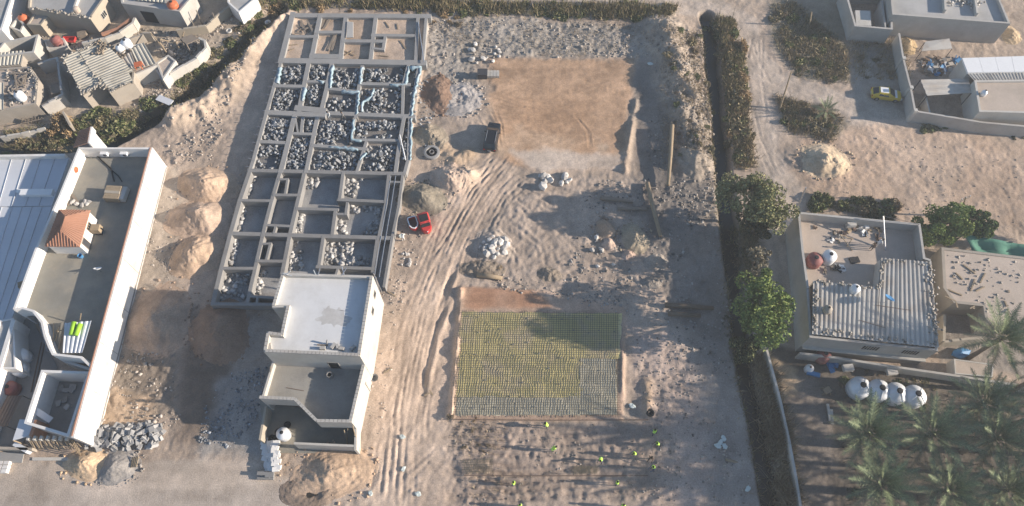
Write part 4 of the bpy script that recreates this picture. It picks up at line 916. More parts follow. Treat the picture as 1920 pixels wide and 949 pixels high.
tag(MB().prism(PP([(62, 858), (62, 864), (135, 864), (135, 858)]), -.2, .16).build('kerb', M['block_pale']), kind='structure')
# metal-roofed hall further left
mz = 2.3
mh = empty('metal_roof_hall', P(40, 420)); tag(mh, 'low hall with pale sheet metal roof beside the white building', 'hall')
hl = [P(-110, 300, mz), P(131, 296, mz), P(2, 655, mz), P(-180, 655, mz)]
hm = [hl[0].lerp(hl[3], .28), hl[1].lerp(hl[2], .28)]
MB().prism([hl[0], hl[1], hl[2], hl[3]], -.3, mz-.15).build('wall', M['white_wall'], mh)
def sheets(a, b, c_, d, n, z0, mat, nm):
    for i in range(n):
        p, q2, r_, s_ = a.lerp(b, i/n), a.lerp(b, (i+1)/n-.004), d.lerp(c_, (i+1)/n-.004), d.lerp(c_, i/n)
        o = MB().prism([p, q2, r_, s_], mz-.14, z0+random.uniform(0, .012)).build(nm, M[mat], mh)
        MB().wall(q2, r_, .06, z0, z0+.09).build('seam', M[mat], o)
sheets(hl[0], hl[1], hm[1]+Vector((0, .1, 0)), hm[0]+Vector((0, .1, 0)), 9, mz+.02, 'metal_white', 'roof_sheet')
sheets(hm[0], hm[1], hl[2], hl[3], 12, mz-.06, 'metal_white', 'roof_sheet')
MB().wall(hl[0], hl[1], .35, mz, mz+.75, ext=-.3).build('parapet', M['white_wall'], mh)
MB().box(P(70, 362, mz+.3), (4.2, .9, .6), .0).build('roof_kerb', M['tank_white'], mh)
tag(MB().lathe([(.02, 0), (.3, .02), (.33, .25), (.1, .3)], 14, P(37, 360, mz)).build('roof_vent', M['tank_white']), 'round white roof vent on the metal roof', 'vent')
mk('terrace_screed', (.31, .295, .265), var=.25, scale=.35, fine=.12, bump=.1, stain=(.20, .195, .185), stain_amt=.8)
# ---- two-storey shell in the middle ----------------------------------------------------------
U = [(530.7, 514), (696.4, 519), (673, 665.5), (497.5, 657.6), (503, 624.5), (529, 628), (540.5, 574), (513, 574)]
ZU, ZUR, ZL, ZLR = 8.4, 7.75, 5.4, 3.6
up = PP(U, ZU); bs = empty('unfinished_house', cen(up)); tag(bs, 'unfinished two storey house shell with white screed roof', 'house')
MB().pwall(up, .3, -.6, ZU, True).build('upper_wall', M['block_pale'], bs)
MB().prism(up, ZUR-.25, ZUR).build('upper_roof', M['roof_screed'], bs)
Xr = -17.15; Yf = up[2].y
seT = Vector((Xr-.3, P(657.5, 792, ZL).y, 0)); neT = Vector((up[2].x, up[2].y, 0)); swT = P(486.5, 745, ZL); nwT = P(500, 668, ZL); nwT = Vector((up[3].x-.25, up[3].y+.12, 0))
par = [P(486.5, 745, ZL), P(553, 748, ZL), P(594, 789, ZL), P(657, 790, ZL)]
MB().wall(neT+Vector((0, .2, 0)), Vector((par[3].x, par[3].y-.1, 0)), .28, -.6, ZL).build('terrace_wall', M['block_pale'], bs)
MB().wall(nwT, par[0], .25, -.6, ZL-.9).build('terrace_wall', M['block_pale'], bs)
MB().pwall(par, .24, 2.9, ZL-.02).build('terrace_parapet', M['block_wall'], bs)
MB().prism([nwT, Vector((neT.x, neT.y, 0)), par[3], par[2], par[1], par[0]], ZLR-.3, ZLR).build('terrace_floor', M['terrace_screed'], bs)
MB().wall(nwT+Vector((.3, -2.2, 0)), Vector((neT.x, nwT.y-2.2, 0)), .25, -.4, ZLR-.31).build('ground_wall', M['block_wall'], bs)
yF = P(600, 838, 0).y
MB().wall(Vector((par[3].x, par[3].y, 0)), Vector((-17.45, yF-.9, 0)), .26, -.5, 2.5).build('court_wall', M['block_pale'], bs)
MB().wall(P(551, 831, 2.5), P(664, 836, 2.5), .25, -.5, 2.48).build('court_wall', M['block_pale'], bs)
MB().wall(P(498, 762, 2.2), P(487, 825, 2.2), .25, -.5, 2.2).build('court_wall', M['ochre_wall'], bs)
MB().prism([P(486.5, 745), P(657, 792), P(676, 850), P(560, 850), P(500, 850)], -.1, .1).build('court_floor', M['roof_dark'], bs)
mk('roof_damp', (.46, .445, .42), var=.2, scale=.8, fine=.12, bump=.05, stain=(.56, .555, .54), stain_amt=.9)
MB().prism([P(626+(28+6*math.sin(3*a)+3*math.sin(7*a)+2.5*math.sin(11*a+1)+1.5*math.sin(17*a))*math.cos(a), 594+(20+5*math.sin(2*a+1)+2.5*math.sin(9*a)+1.5*math.sin(16*a+2))*math.sin(a), ZUR) for a in [k*2*math.pi/120 for k in range(120)]], ZUR-.05, ZUR+.004).build('damp_patch', M['roof_damp'], bs)
# cope bricks along the parapet tops
def cope(parent, a, b, z, step=.42, w=.34, h=.1, mat='block_wall'):
    a = Vector((a[0], a[1], 0)); b = Vector((b[0], b[1], 0)); n = int((b-a).length/step); d = (b-a).normalized(); me = None
    for i in range(n):
        p = a.lerp(b, (i+.5)/n)
        if me is None:
            m0 = MB(); m0.box((0, 0, 0), ((b-a).length/n*.9, w, h)); o = m0.build('brick', M[mat], None); me = o.data; o.parent = parent
        else: o = link('brick', me, None, parent)
        q = p-wloc(parent); o.location = (q.x, q.y, z+h/2-.0+random.uniform(.003, .02)-wloc(parent).z); o.rotation_euler = (0, 0, math.atan2(d.y, d.x)+random.uniform(-.03, .03))
cope(bs, up[2], up[3], ZU); cope(bs, up[1], up[2], ZU); cope(bs, par[0], par[1], ZL); cope(bs, par[1], par[2], ZL); cope(bs, par[2], par[3], ZL); cope(bs, up[0], up[7], ZU); cope(bs, up[6], up[5], ZU); cope(bs, up[4], up[3], ZU); cope(bs, up[5], up[4], ZU)
cope(bs, neT, par[3], ZL)
# openings
dn = (up[2]-up[3]).normalized(); f0 = up[3].lerp(up[2], .60); o_ = Vector((dn.y, -dn.x, 0))
opening(bs, f0+o_*.15, f0+dn*1.3+o_*.15, ZLR+.02, ZLR+2.2, o_, 'door', 'concrete', 'opening_dark')
de = (up[1]-up[2]).normalized(); oe = Vector((de.y, -de.x, 0))
for k, (u, z) in enumerate(((.62, 5.3), (.83, 5.6))): opening(bs, up[2].lerp(up[1], u)+oe*.15, up[2].lerp(up[1], u)+de*.8+oe*.15, z, z+1., oe, 'window', 'concrete', 'opening_dark')
dw = (up[6]-up[7]).normalized(); ow = Vector((dw.y, -dw.x, 0)); opening(bs, up[7]+dw*.9+ow*.15, up[7]+dw*1.8+ow*.15, 5.2, 6.6, ow, 'window', 'concrete', 'opening_dark')
gw = nwT+Vector((.3, -2.33, 0)); opening(bs, gw+Vector((.8, 0, 0)), gw+Vector((3.2, 0, 0)), .6, 2.2, (0, -1, 0), 'window', 'concrete', 'opening_dark', 2)
opening(bs, gw+Vector((4.5, 0, 0)), gw+Vector((5.6, 0, 0)), .1, 2.3, (0, -1, 0), 'door', 'concrete', 'opening_dark')
# bits on the roofs
c = P(620, 706, ZLR); t = empty('roof_vent_pipe', c); tag(t, 'short round vent pipe standing on the terrace', 'vent pipe')
MB().lathe([(.34, 0), (.34, .75), (.26, .75), (.26, .3)], 18, c).build('pipe', M['concrete'], t, smooth=False); MB().lathe([(.26, .31), (.02, .32)], 18, c).build('hole', M['opening_dark'], t)
plank((595, 647), (615, 648), ZUR, .14, .14, 'wood_old', label='short dark timber on the white screed roof', cat='timber')
tag(MB().tube([P(613, 646, ZUR), P(613, 638, ZUR+.6)], .1, 8).build('pipe', M['concrete_new']), 'short upright pipe at the screed roof front', 'pipe')
for k, (x, y, s) in enumerate(((606, 654, .6), (626, 650, .7), (634, 651, .5), (641, 655, .6), (662, 654, .7), (507, 651, .7))): p = P(x, y, ZUR); tag(MB().box(p+Vector((0, 0, .2)), (s, .35, .4), k).build('concrete_block', M['block_wall']), 'loose concrete block at the front of the screed roof', 'block', 'loose blocks on the screed roof')
plank((537, 727), (570, 733), ZLR, .06, .06, 'rust', name='rod', label='thin rod lying on the terrace', cat='rod')
plank((506, 718), (512, 690), ZLR+.3, .1, .06, 'wood', label='pale timber leaning in the terrace corner', cat='timber', dz=.9)
tank('water_tank', 'silver water tank in the courtyard of the two storey shell', P(535, 817, .1), .75, 1.35, 'tank_metal')
for k in range(5):
    p = P(510+random.uniform(-6, 30), 800+random.uniform(-8, 28), .1); tag(MB().lathe([(.3, 0), (.42, .1), (.3, .22), (.22, .1)], 14, p).build('hose_coil', M['rubber'], smooth=True), 'black hose coil in the dark courtyard', 'hose', 'hose coils in the courtyard')
t = empty('prop_frame', P(660, 830)); tag(t, 'leaning steel props at the right corner of the courtyard', 'props')
for a, b in (((652, 804, 2.4), (650, 834, .1)), ((645, 806, 2.4), (655, 845, .1)), ((664, 800, 2.6), (672, 850, .1)), ((661, 798, 4.0), (676, 852, .1))): MB().tube([P(*a), P(*b)], .06, 6).build('prop', M['wood'], t)
t = empty('scaffold_pole', P(718, 575)); tag(t, 'long pole leaning against the back corner of the two storey shell', 'pole')
MB().tube([P(704, 520, 5.0), P(718, 577, .1)], .1, 6).build('pole', M['chrome'], t); MB().tube([P(700, 512, 4.5), P(716, 548, .1)], .07, 6).build('strut', M['chrome'], t)
for k, (a, b) in enumerate((((588, 506), (592, 516)), ((600, 503), (596, 517)), ((641, 500), (646, 518)), ((650, 502), (640, 518)), ((530, 512), (548, 518)), ((545, 508), (535, 516)))):
    tag(MB().tube([P(*a, 8.9), P(*b, 8.3)], .06, 5).build('starter_bar', M['chrome']), 'steel starter bar sticking out of the back parapet', 'rebar', 'starter bars on the back parapet')
# white blocks stacked outside
MEB = None
for k in range(34):
    x = 497+(k % 3)*9+random.uniform(-3, 3)+(k//3)*-.3; y = 880-(k//3)*5+random.uniform(-1, 1); z = .18+.33*((k*7) % 3); p = P(x+4, y, z)
    if MEB is None: MEB = MB().box((0, 0, 0), (.75, .5, .33)).build('tmp', M['white_wall']).data; bpy.data.objects.remove(bpy.data.objects['tmp'])
    o = link('white_block', MEB, None, None, p, (random.uniform(-.1, .1), random.uniform(-.1, .1), random.uniform(-.25, .25)))
    tag(o, 'white building block stacked outside the courtyard', 'block', 'white blocks by the courtyard')
MEG = MB().box((0, 0, 0), (.5, .4, .35)).build('tmp', M['concrete']).data; bpy.data.objects.remove(bpy.data.objects['tmp'])
for k in range(12): p = P(487+(k % 4)*7.5, 896-(k//4)*4, .18+.34*(k//6)); tag(link('grey_block', MEG, None, None, p, (0, 0, random.uniform(-.1, .1))), 'grey block in the neat stack at the street', 'block', 'grey blocks at the street')
MEG2 = MEG
# ---- informal houses, upper left -----------------------------------------------------------
zA = 3.0
o, pts = building('old_house', 'large old house with corrugated roof in the upper left quarter', [(120, 111), (191, 80), (214, 97), (250, 136), (248, 153), (207, 172), (192, 149), (157, 177)], zA, zA-.25, .3, 'mud_wall', 'roof_mud')
w_, n_, e_, s_ = P(118, 109, zA+.25), P(193, 77, zA+.25), P(253, 134, zA+.15), P(155, 177, zA+.15)
hm_ = n_.lerp(e_, .42)
corr(o, w_, s_, s_.lerp(e_, .36), n_.lerp(w_, .62), .5, .11, 'metal_roof_old', 4)
corr(o, n_.lerp(w_, .60)+Vector((0, 0, .06)), s_.lerp(e_, .34)+Vector((0, 0, .06)), e_.lerp(s_, .02)+Vector((0, 0, .06)), n_+Vector((0, 0, .06)), .5, .11, 'metal_roof_old', 4)
corr(o, P(190, 147, zA+.35), P(207, 172, zA+.35), P(250, 153, zA+.35), P(238, 130, zA+.42), .5, .11, 'metal_roof_old', 4)
bits_along('roof_weights', 'bricks weighing down the edges of the large old corrugated roof', [w_, n_, n_.lerp(w_, .62), s_.lerp(e_, .36), s_, w_], zA+.4, 90, .4)
bits_along('roof_weights', 'bricks along the lower edge of the old corrugated roof', [s_, s_.lerp(e_, .36), P(207, 172, zA+.3), P(250, 153, zA+.3)], zA+.4, 50, .4)
bits_along('roof_weights', 'brick heap at the ridge end of the old corrugated roof', [P(188, 80, 3), P(196, 98, 3), P(185, 104, 3)], zA+.5, 50, .4, (.40, .33, .26), .4)
zB = 2.6
o, pts = building('old_annex', 'corrugated annex at the right end of the old house', [(214, 98), (236, 88), (268, 82), (291, 122), (250, 140)], zB, zB-.2, .28, 'block_pale', 'roof_mud')
corr(o, P(246, 93, zB+.15), P(270, 80, zB+.15), P(293, 120, zB+.1), P(262, 128, zB+.1), .5, .1, 'metal_roof_old', 3)
corr(o, P(226, 108, zB+.22), P(246, 98, zB+.22), P(256, 125, zB+.15), P(246, 134, zB+.15), .5, .1, 'metal_roof', 2)
tank('water_tank', 'silver water tank on the old house roof', P(241, 88, zB), .75, 1.2, 'tank_metal')
tank('water_tank', 'white box shaped tank beside the silver one on the old house', P(229, 96, zB), .6, 1.0, 'tank_white')
t = empty('plastic_chair', P(263, 127, zB+.2)); tag(t, 'orange plastic table turned on the annex roof', 'table'); c = t.location
MB().box(c+Vector((0, 0, .75)), (1.1, .9, .08), .3).build('top', M['orange_plastic'], t)
for a, b in ((-.45, -.35), (.45, -.35), (.45, .35), (-.45, .35)): MB().tube([c+Vector((a, b, 0)), c+Vector((a, b, .75))], .07, 6).build('leg', M['orange_plastic'], t)
t.name = 'plastic_table'
bits_along('roof_weights', 'bricks and planks on the annex roof', [P(235, 95, 2.8), P(215, 110, 2.8), P(228, 120, 2.8)], zB+.3, 50, .4, (.42, .36, .3), .5)
cw = MB().rough(PP([(297, 118), (291, 127), (306, 150), (318, 138), (345, 122), (368, 108), (386, 88), (384, 76), (372, 70)], 1.9), .35, -.5, 1.9); tag(cw.build('yard_wall', M['block_pale']), 'curved pale wall round the yard above the left ditch', 'wall')
o, pts = building('brick_hut', 'half fallen pale hut joined to the curved yard wall', [(294, 118), (315, 104), (328, 114), (306, 146)], 2.3, 2.1, .25, 'block_pale', 'roof_mud', 'hut')
q = [P(338, 72, 2.3), P(360, 64, 2.3), P(372, 74, 2.2), P(350, 84, 2.2)]; t = empty('reed_shelter', cen(q)); tag(t, 'board roofed shelter at the end of the curved yard', 'shelter')
MB().prism(q, 2.15, 2.3).build('roof', M['wood_old'], t)
for p in q: MB().tube([Vector((p.x, p.y, -.1)), Vector((p.x, p.y, 2.15))], .09, 6).build('post', M['wood_old'], t)
for k, (a, b) in enumerate((((282, 62), (308, 92)), ((300, 80), (312, 98)), ((300, 74), (330, 80)), ((330, 78), (336, 92)), ((345, 60), (340, 75)))): tag(MB().tube([P(*a, 2.2), P(*b, 1.2)], .1, 6).build('pole', M['wood']), 'bare timber pole leaning in the curved yard', 'pole', 'poles in the curved yard')
tank('water_tank', 'dark blue barrel in the curved yard', P(321, 103, 0), .5, .9, 'dark_metal')
mb = MB(); mb.rough(PP([(196, 92), (240, 74), (268, 62), (282, 62)], 1.8), .3, -.3, 1.8); tag(mb.build('yard_wall', M['mud_wall']), 'straight tan wall behind the old house', 'wall')
o, pts = building('grey_house', 'grey flat roofed house with ochre end wall', [(54, 14), (168, 33), (195, -6), (150, -60), (60, -60)], 3.6, 3.25, .3, 'ochre_wall', 'roof_grey')
MB().wall(P(136, 24, 3.6), P(152, -20, 3.6), .3, 3.2, 3.75).build('party_wall', M['block_pale'], o)
dx = (pts[2]-pts[1]).normalized(); ox = Vector((dx.y, -dx.x, 0)); opening(o, pts[1].lerp(pts[2], .4)+ox*.15, pts[1].lerp(pts[2], .4)+dx*1.2+ox*.15, 1.4, 2.5, ox, 'window', 'block_pale', 'glass_dark', 2)
bits_along('roof_weights', 'stones along the front edge of the grey house roof', [pts[0], pts[1]], 3.6, 45, .35)
tag(MB().lathe([(.45, 0), (.5, .7), (.3, .85), (.1, .9)], 12, P(146, 22, 3.3)).build('roof_cowl', M['roof_mud']), 'clay roof cowl on the grey house', 'cowl')
o, pts = building('ochre_hut', 'small ochre hut below the grey house', [(52, 45), (76, 46), (89, 29), (66, 24)], 2.5, 2.35, .25, 'ochre_wall', 'roof_mud', 'hut')
tank('water_tank', 'orange water tank on the wall behind the ochre hut', P(49, 40, 1.4), .7, 1.1, 'orange_plastic'); tag(MB().box(P(49, 40, .7), (1.2, 1.2, 1.38)).box(P(49, 40, .1), (1.5, 1.5, .3)).build('tank_plinth', M['block_pale']), 'block plinth under the orange tank', 'plinth')
o, pts = building('pink_tank_shed', 'low shed carrying the pink red tank', [(84, 76), (118, 72), (124, 86), (90, 92)], 1.6, 1.5, .25, 'block_pale', 'roof_mud', 'shed')
tank('water_tank', 'pink red water tank on the low shed', P(110, 82, 1.5), .75, 1.2, 'tank_red')
t = empty('handcart', P(134, 80, 0)); tag(t, 'small red handcart in the lane by the grey house', 'cart'); c = t.location
MB().pwall([c+Vector((-.9, -.45, 0)), c+Vector((.9, -.45, 0)), c+Vector((.9, .45, 0)), c+Vector((-.9, .45, 0))], .06, .45, .85, True).build('tray_side', M['car_red'], t); MB().box(c+Vector((0, 0, .45)), (1.8, .9, .06)).build('tray', M['car_red'], t)
for sy in (-.55, .55): MB().add([c+Vector((math.cos(2*math.pi*k/14)*.32, sy+o_*.04, .32+math.sin(2*math.pi*k/14)*.32)) for o_ in (-1, 1) for k in range(14)], [(k, (k+1) % 14, 14+(k+1) % 14, 14+k) for k in range(14)]+[tuple(range(13, -1, -1)), tuple(range(14, 28))]).build('wheel', M['rubber'], t); MB().tube([c+Vector((.9, sy*.6, .5)), c+Vector((1.6, sy*.6, .75))], .03, 6).build('handle', M['dark_metal'], t)
crate('crate', P(158, 70, 0), (1.3, 1.0, .9), .3, 'wood_old', 'brown crate in the lane by the grey house')
tag(litter('rubble', [(60, 60), (160, 85), (260, 50), (330, 60), (420, 20), (440, 40), (330, 120), (250, 70), (120, 105), (60, 110)], 1500, .1, .6, .15, .6), 'broken bricks and rubbish in the lanes of the upper left quarter', 'rubble', kind='stuff')
tag(litter('rubble', [(230, 165), (300, 145), (330, 140), (300, 185), (240, 200)], 600, .1, .5, .2, .65), 'rubbish on the slope below the old house', 'rubble', kind='stuff')
q_ = in_poly([(10, 130), (50, 130), (64, 160), (60, 190), (15, 200)], 120, 2.6); s = RNG.uniform(.1, .45, len(q_)); tag(rocks('roof_debris', np.concatenate([q_, np.full((len(q_), 1), 2.55)], 1), np.stack([s*1.6, s*.6, s*.4], 1), greys(len(q_), .15, .5, (1, .9, .78)), M['stone']), 'loose timber and brick bits on the mud roof at the left edge', 'rubble', kind='stuff')
q_ = in_poly([(300, 100), (370, 72), (378, 85), (345, 118), (318, 132)], 160); s = RNG.uniform(.1, .5, len(q_)); tag(rocks('yard_debris', np.concatenate([q_, (ghv(q_)+.1)[:, None]], 1), np.stack([s*1.6, s*.6, s*.4], 1), greys(len(q_), .12, .5, (1, .9, .78)), M['stone']), 'scattered debris inside the curved yard', 'rubble', kind='stuff')
cv = PP([(153, 79), (197, 71), (224, 60), (248, 44), (252, 33)], 1.7); t = empty('curved_wall', cen(cv)); tag(t, 'curved white wall with red brick bed inside', 'wall')
MB().rough(cv, .35, -.4, 1.7).build('wall', M['block_pale'], t)
cv2 = PP([(190, 64), (220, 54), (244, 36)], 1.4); MB().pwall(cv2, .5, -.3, 1.45).build('brick_bed', M['brick_red'], t)
o, pts = building('side_house', 'pale tall walled house cut by the upper left picture edge', [(-60, 60), (2, 55), (20, 0), (30, -50), (-60, -50)], 3.2, 3.0, .35, 'white_wall', 'roof_grey')
o, pts = building('low_yard', 'small walled yard left of the pink tank', [(20, 50), (38, 58), (44, 44), (32, 34)], 2.2, None, .25, 'block_pale', 'roof_grey', 'yard')
o, pts = building('box_yard', 'tall grey roofless enclosure above the striped roof', [(8, 79), (70, 66), (62, 97), (-14, 106)], 3.0, None, .3, 'block_wall', 'roof_grey', 'enclosure')
MB().prism(pts, 0, .15).build('floor', M['concrete'], o)
o, pts = building('striped_shed', 'shed with striped corrugated roof at the left picture edge', [(-40, 106), (44, 97), (38, 122), (-40, 128)], 2.6, 2.4, .25, 'mud_wall', 'roof_mud', 'shed')
corr(o, P(-42, 103, 2.75), P(46, 95, 2.75), P(40, 121, 2.7), P(-40, 127, 2.7), .55, .12, 'metal_roof_old', 4)
o, pts = building('debris_house', 'flat mud roofed house with timber on its roof at the left picture edge', [(-40, 132), (54, 126), (70, 150), (66, 194), (-40, 214)], 2.7, 2.5, .3, 'mud_wall', 'roof_mud')
corr(o, P(-42, 160, 2.8), P(8, 155, 2.8), P(8, 206, 2.8), P(-42, 212, 2.8), .55, .12, 'metal_roof_old', 4)
tank('water_tank', 'white water tank on the mud roof at the left edge', P(43, 186, 2.5), .65, 1.3, 'tank_white')
for k in range(9): plank((18+random.uniform(-6, 30), 140+random.uniform(-8, 30)), (35+random.uniform(-10, 25), 140+random.uniform(-8, 30)), 2.52+k*.05, .22, .08, 'wood_old', label='old board lying on the mud roof at the left edge', group='boards on the mud roof')
bits_along('roof_weights', 'bricks along the edge of the mud roof at the left', [P(54, 128, 2.7), P(68, 152, 2.7), P(64, 194, 2.7)], 2.7, 40, .35)
yw = MB().rough(PP([(70, 118), (107, 108), (116, 178), (78, 198)], 2.2), .3, -.4, 2.2); tag(yw.build('yard_wall', M['block_wall']), 'grey yard wall between the old house and the mud roofed house', 'wall')
o, pts = building('yard_hut', 'tiny brown roofed hut inside the grey yard', [(93, 158), (110, 154), (112, 172), (97, 176)], 1.7, 1.6, .15, 'wood_old', 'wood_old', 'hut')
mb = MB(); mb.rough(PP([(76, 196), (100, 184), (112, 178)], 1.7), .3, -.4, 1.7); tag(mb.build('yard_wall', M['ochre_wall']), 'short ochre wall closing the grey yard', 'wall')
mb = MB(); mb.rough(PP([(0, 256), (40, 250), (84, 240)], .7), .3, -.5, .7); tag(mb.build('low_wall', M['block_pale']), 'low pale wall along the scrub at the left edge', 'wall')
mb = MB(); mb.wall(P(118, 210, 1.5), P(132, 236, 1.5), .25, -.3, 1.6); tag(mb.build('wall_stub', M['ochre_wall']), 'ochre wall stub among the orange scrub', 'wall')
t = empty('timber_fence', P(60, 220)); tag(t, 'rickety timber rails along the lower left houses', 'fence')
for k in range(7): MB().tube([P(40+k*6, 232, 0), P(42+k*6, 220, 1.1)], .06, 5).build('post', M['wood_old'], t)
for dz in (.4, .9): MB().tube([P(38, 232, dz), P(82, 222, dz)], .06, 5).build('rail', M['wood_old'], t)
o, pts = building('top_house', 'grey walled house with orange tank at the top picture edge', [(229, 5), (336, 20), (362, -10), (340, -60), (220, -60)], 3.4, 3.1, .3, 'block_wall', 'roof_grey')
corr(o, P(250, 0, 3.3), P(310, 6, 3.3), P(315, -20, 3.3), P(255, -26, 3.3), .6, .12, 'metal_roof_old', 4)
tank('water_tank', 'orange water tank on the house at the top edge', P(326, 14, 3.1), .8, .9, 'orange_plastic')
fw = (pts[1]-pts[0]).normalized(); of = Vector((fw.y, -fw.x, 0)); opening(o, pts[0]+fw*2.4+of*.15, pts[0]+fw*4.6+of*.15, .1, 2.3, of, 'door', 'dark_metal', 'opening_dark')
mb = MB(); mb.rough(PP([(330, 55), (385, 48), (432, 8), (436, -20)], 1.6), .3, -.4, 1.6); tag(mb.build('yard_wall', M['ochre_wall']), 'ochre yard wall right of the house at the top edge', 'wall')
o, pts = building('corner_house', 'pale small house above the left ditch at the top edge', [(428, 4), (448, 22), (480, -5), (465, -40), (425, -40)], 2.6, 2.4, .25, 'white_wall', 'roof_grey')
for k, (x, y) in enumerate(((408, 35), (378, 30), (370, 50))): tag(MB().tube([P(x, y+14, 0), P(x, y+14, 0)+Vector((.1, .2, 2.6))], .07, 6).build('post', M['wood_old']), 'lone timber post by the ochre yard wall', 'post', 'posts by the ochre wall')
for k, (x, y) in enumerate(((430, 60), (477, 72), (500, 37), (476, 73))):
    p = G(x, y); tag(MB().lathe([(.45, 0), (.5, .15), (.45, .28), (.28, .28), (.25, .05)], 16, p+Vector((0, 0, .1)))  .build('pipe_collar', M['block_pale'] if k < 2 else M['white_wall'], smooth=True), 'pale discarded ring near the left ditch', 'ring', 'rings near the left ditch')
plank((296, 183), (322, 194), .35, 1.0, .12, 'metal_white', name='panel', label='white panel lying across the left ditch', cat='panel')
p = P(247, 155, .2); tag(link('orange_tarp', ROCKS[2], None, None, p+Vector((.6, -.6, .2)), (0, 0, .3), (2.6, 1.2, .8)), 'crumpled orange tarp against the old house wall', 'tarp'); bpy.data.objects['orange_tarp'].data = ROCKS[2].copy(); bpy.data.objects['orange_tarp'].data.materials[0] = M['orange_plastic']
# ---- upper right compound -------------------------------------------------------------------
o, pts = building('long_grey_house', 'long grey flat roofed house at the upper right', [(1675, 26), (1892, 43), (1874, 0), (1866, -40), (1668, -40)], 4.2, 3.7, .3, 'block_wall', 'roof_grey')
MB().wall(P(1772, 20, 4.2), P(1768, -40, 4.2), .3, 3.6, 4.4).build('party_wall', M['block_pale'], o)
MB().wall(P(1832, 26, 4.2), P(1822, -40, 4.2), .3, 3.6, 4.35).build('party_wall', M['block_pale'], o)
bits_along('roof_blocks', 'pale blocks laid out on the long grey house roof', [P(1775, 2, 3.8), P(1830, 6, 3.8), P(1826, -14, 3.8), P(1780, -10, 3.8), P(1828, 10, 3.8)], 3.8, 90, .45, (.6, .58, .55), .5)
mb = MB(); mb.wall(P(1668, 60, 1.2), P(1880, 78, 1.2), .3, -.3, 1.2)
o, pts = building('low_wing', 'low walled wing at the left end of the long grey house', [(1584, -20), (1604, 48), (1672, 54), (1672, -20)], 2.9, None, .3, 'block_wall', 'roof_grey', 'wing')
MB().prism(PP([(1604, 19), (1632, 20), (1634, 48), (1606, 47)], 2.9), 2.4, 2.86).build('roof_slab', M['block_pale'], o)
MB().wall(P(1655, 0, 2.9), P(1662, 50, 2.9), .25, -.3, 2.7).build('inner_wall', M['block_wall'], o)
cwall = PP([(1686, 62), (1694, 110), (1708, 165), (1716, 208)], 2.3); t = empty('compound_wall', cen(cwall)); tag(t, 'long grey compound wall beside the yellow taxi', 'wall')
MB().pwall(cwall+PP([(1823, 226), (1840, 229), (1960, 240)], 2.3), .28, -.4, 2.3).build('wall', M['block_wall'], t)
for p in (cwall[1], cwall[2], cwall[3]): MB().box((p.x, p.y, 1.25), (.5, .5, 2.6)).build('pillar', M['block_pale'], t)
q = [P(1726, 150, 2.6), P(1816, 148, 2.6), P(1821, 175, 2.5), P(1738, 180, 2.5)]; t = empty('tin_canopy', cen(q)); tag(t, 'grey tin canopy inside the upper right compound', 'canopy')
corr(t, q[0], q[3], q[2], q[1], .8, .07, 'metal_roof', 2)
for p in q: MB().tube([Vector((p.x, p.y, 0)), Vector((p.x, p.y, 2.55))], .08, 6).build('post', M['dark_metal'], t)
mb = MB(); mb.wall(P(1736, 180, 1.6), P(1744, 212, 1.6), .2, -.2, 1.6); tag(mb.build('partition', M['block_pale']), 'thin pale partition under the tin canopy', 'wall')
o, pts = building('right_house', 'flat roofed house with bright white roof part at the right edge', [(1829, 152), (1838, 208), (1990, 212), (1990, 150)], 3.6, 3.3, .3, 'block_pale', 'roof_mud')
q = [P(1812, 136, 3.6), P(1990, 132, 3.6), P(1990, 152, 3.2), P(1826, 152, 3.2)]; corr(o, q[0], q[1], q[2], q[3], .45, .09, 'metal_roof', 6)
q = [P(1805, 108, 3.9), P(1990, 102, 3.9), P(1990, 134, 3.7), P(1814, 137, 3.7)]
t = empty('white_roof_house', cen(q)); tag(t, 'house with brilliant white sheet roof at the right edge', 'house')
MB().prism(q, -.3, 3.5).build('wall', M['block_pale'], t); 
for i in range(6): MB().prism([q[0].lerp(q[1], i/6), q[0].lerp(q[1], (i+1)/6-.003), q[3].lerp(q[2], (i+1)/6-.003), q[3].lerp(q[2], i/6)], 3.5, 3.8+random.uniform(0, .01)).build('roof_sheet', M['tank_white'], t)
tank('water_tank', 'small grey tank on the ledge of the right edge house', P(1842, 178, 3.3), .4, .7, 'tank_metal')
for k in range(26):
    x, y = random.uniform(1730, 1800), random.uniform(112, 142); p = G(x, y); s = random.uniform(.4, 1.1); tag(scrap(p, s, k).build('junk_item', M[('wood_old', 'rust', 'metal_roof', 'blue_paint', 'tank_white')[k % 5]]), 'scrap piece in the cluttered compound yard', 'scrap', 'scrap in the compound yard')
q = [P(1735, 78, 2.2), P(1780, 72, 2.4), P(1785, 92, 2.1), P(1728, 96, 2.1)]; t = empty('shade_sheet', cen(q)); tag(t, 'grey green shade sheet in the upper right compound', 'awning'); MB().prism(q, 2.1, [2.2, 2.4, 2.2, 2.15]).build('sheet', M['metal_roof'], t)
for p in q: MB().tube([Vector((p.x, p.y, 0)), Vector((p.x, p.y, 2.12))], .05, 6).build('post', M['dark_metal'], t)
heap('sand_heap', 'small orange sand heap inside the compound wall', 1702, 84, 1.3, 1.5, .9, (.52, .38, .22), 111, peak=.8)
heap('sand_heap', 'orange sand heap behind the long grey house', 1895, 66, 1.5, 1.6, .9, (.48, .36, .23), 112, peak=.8)
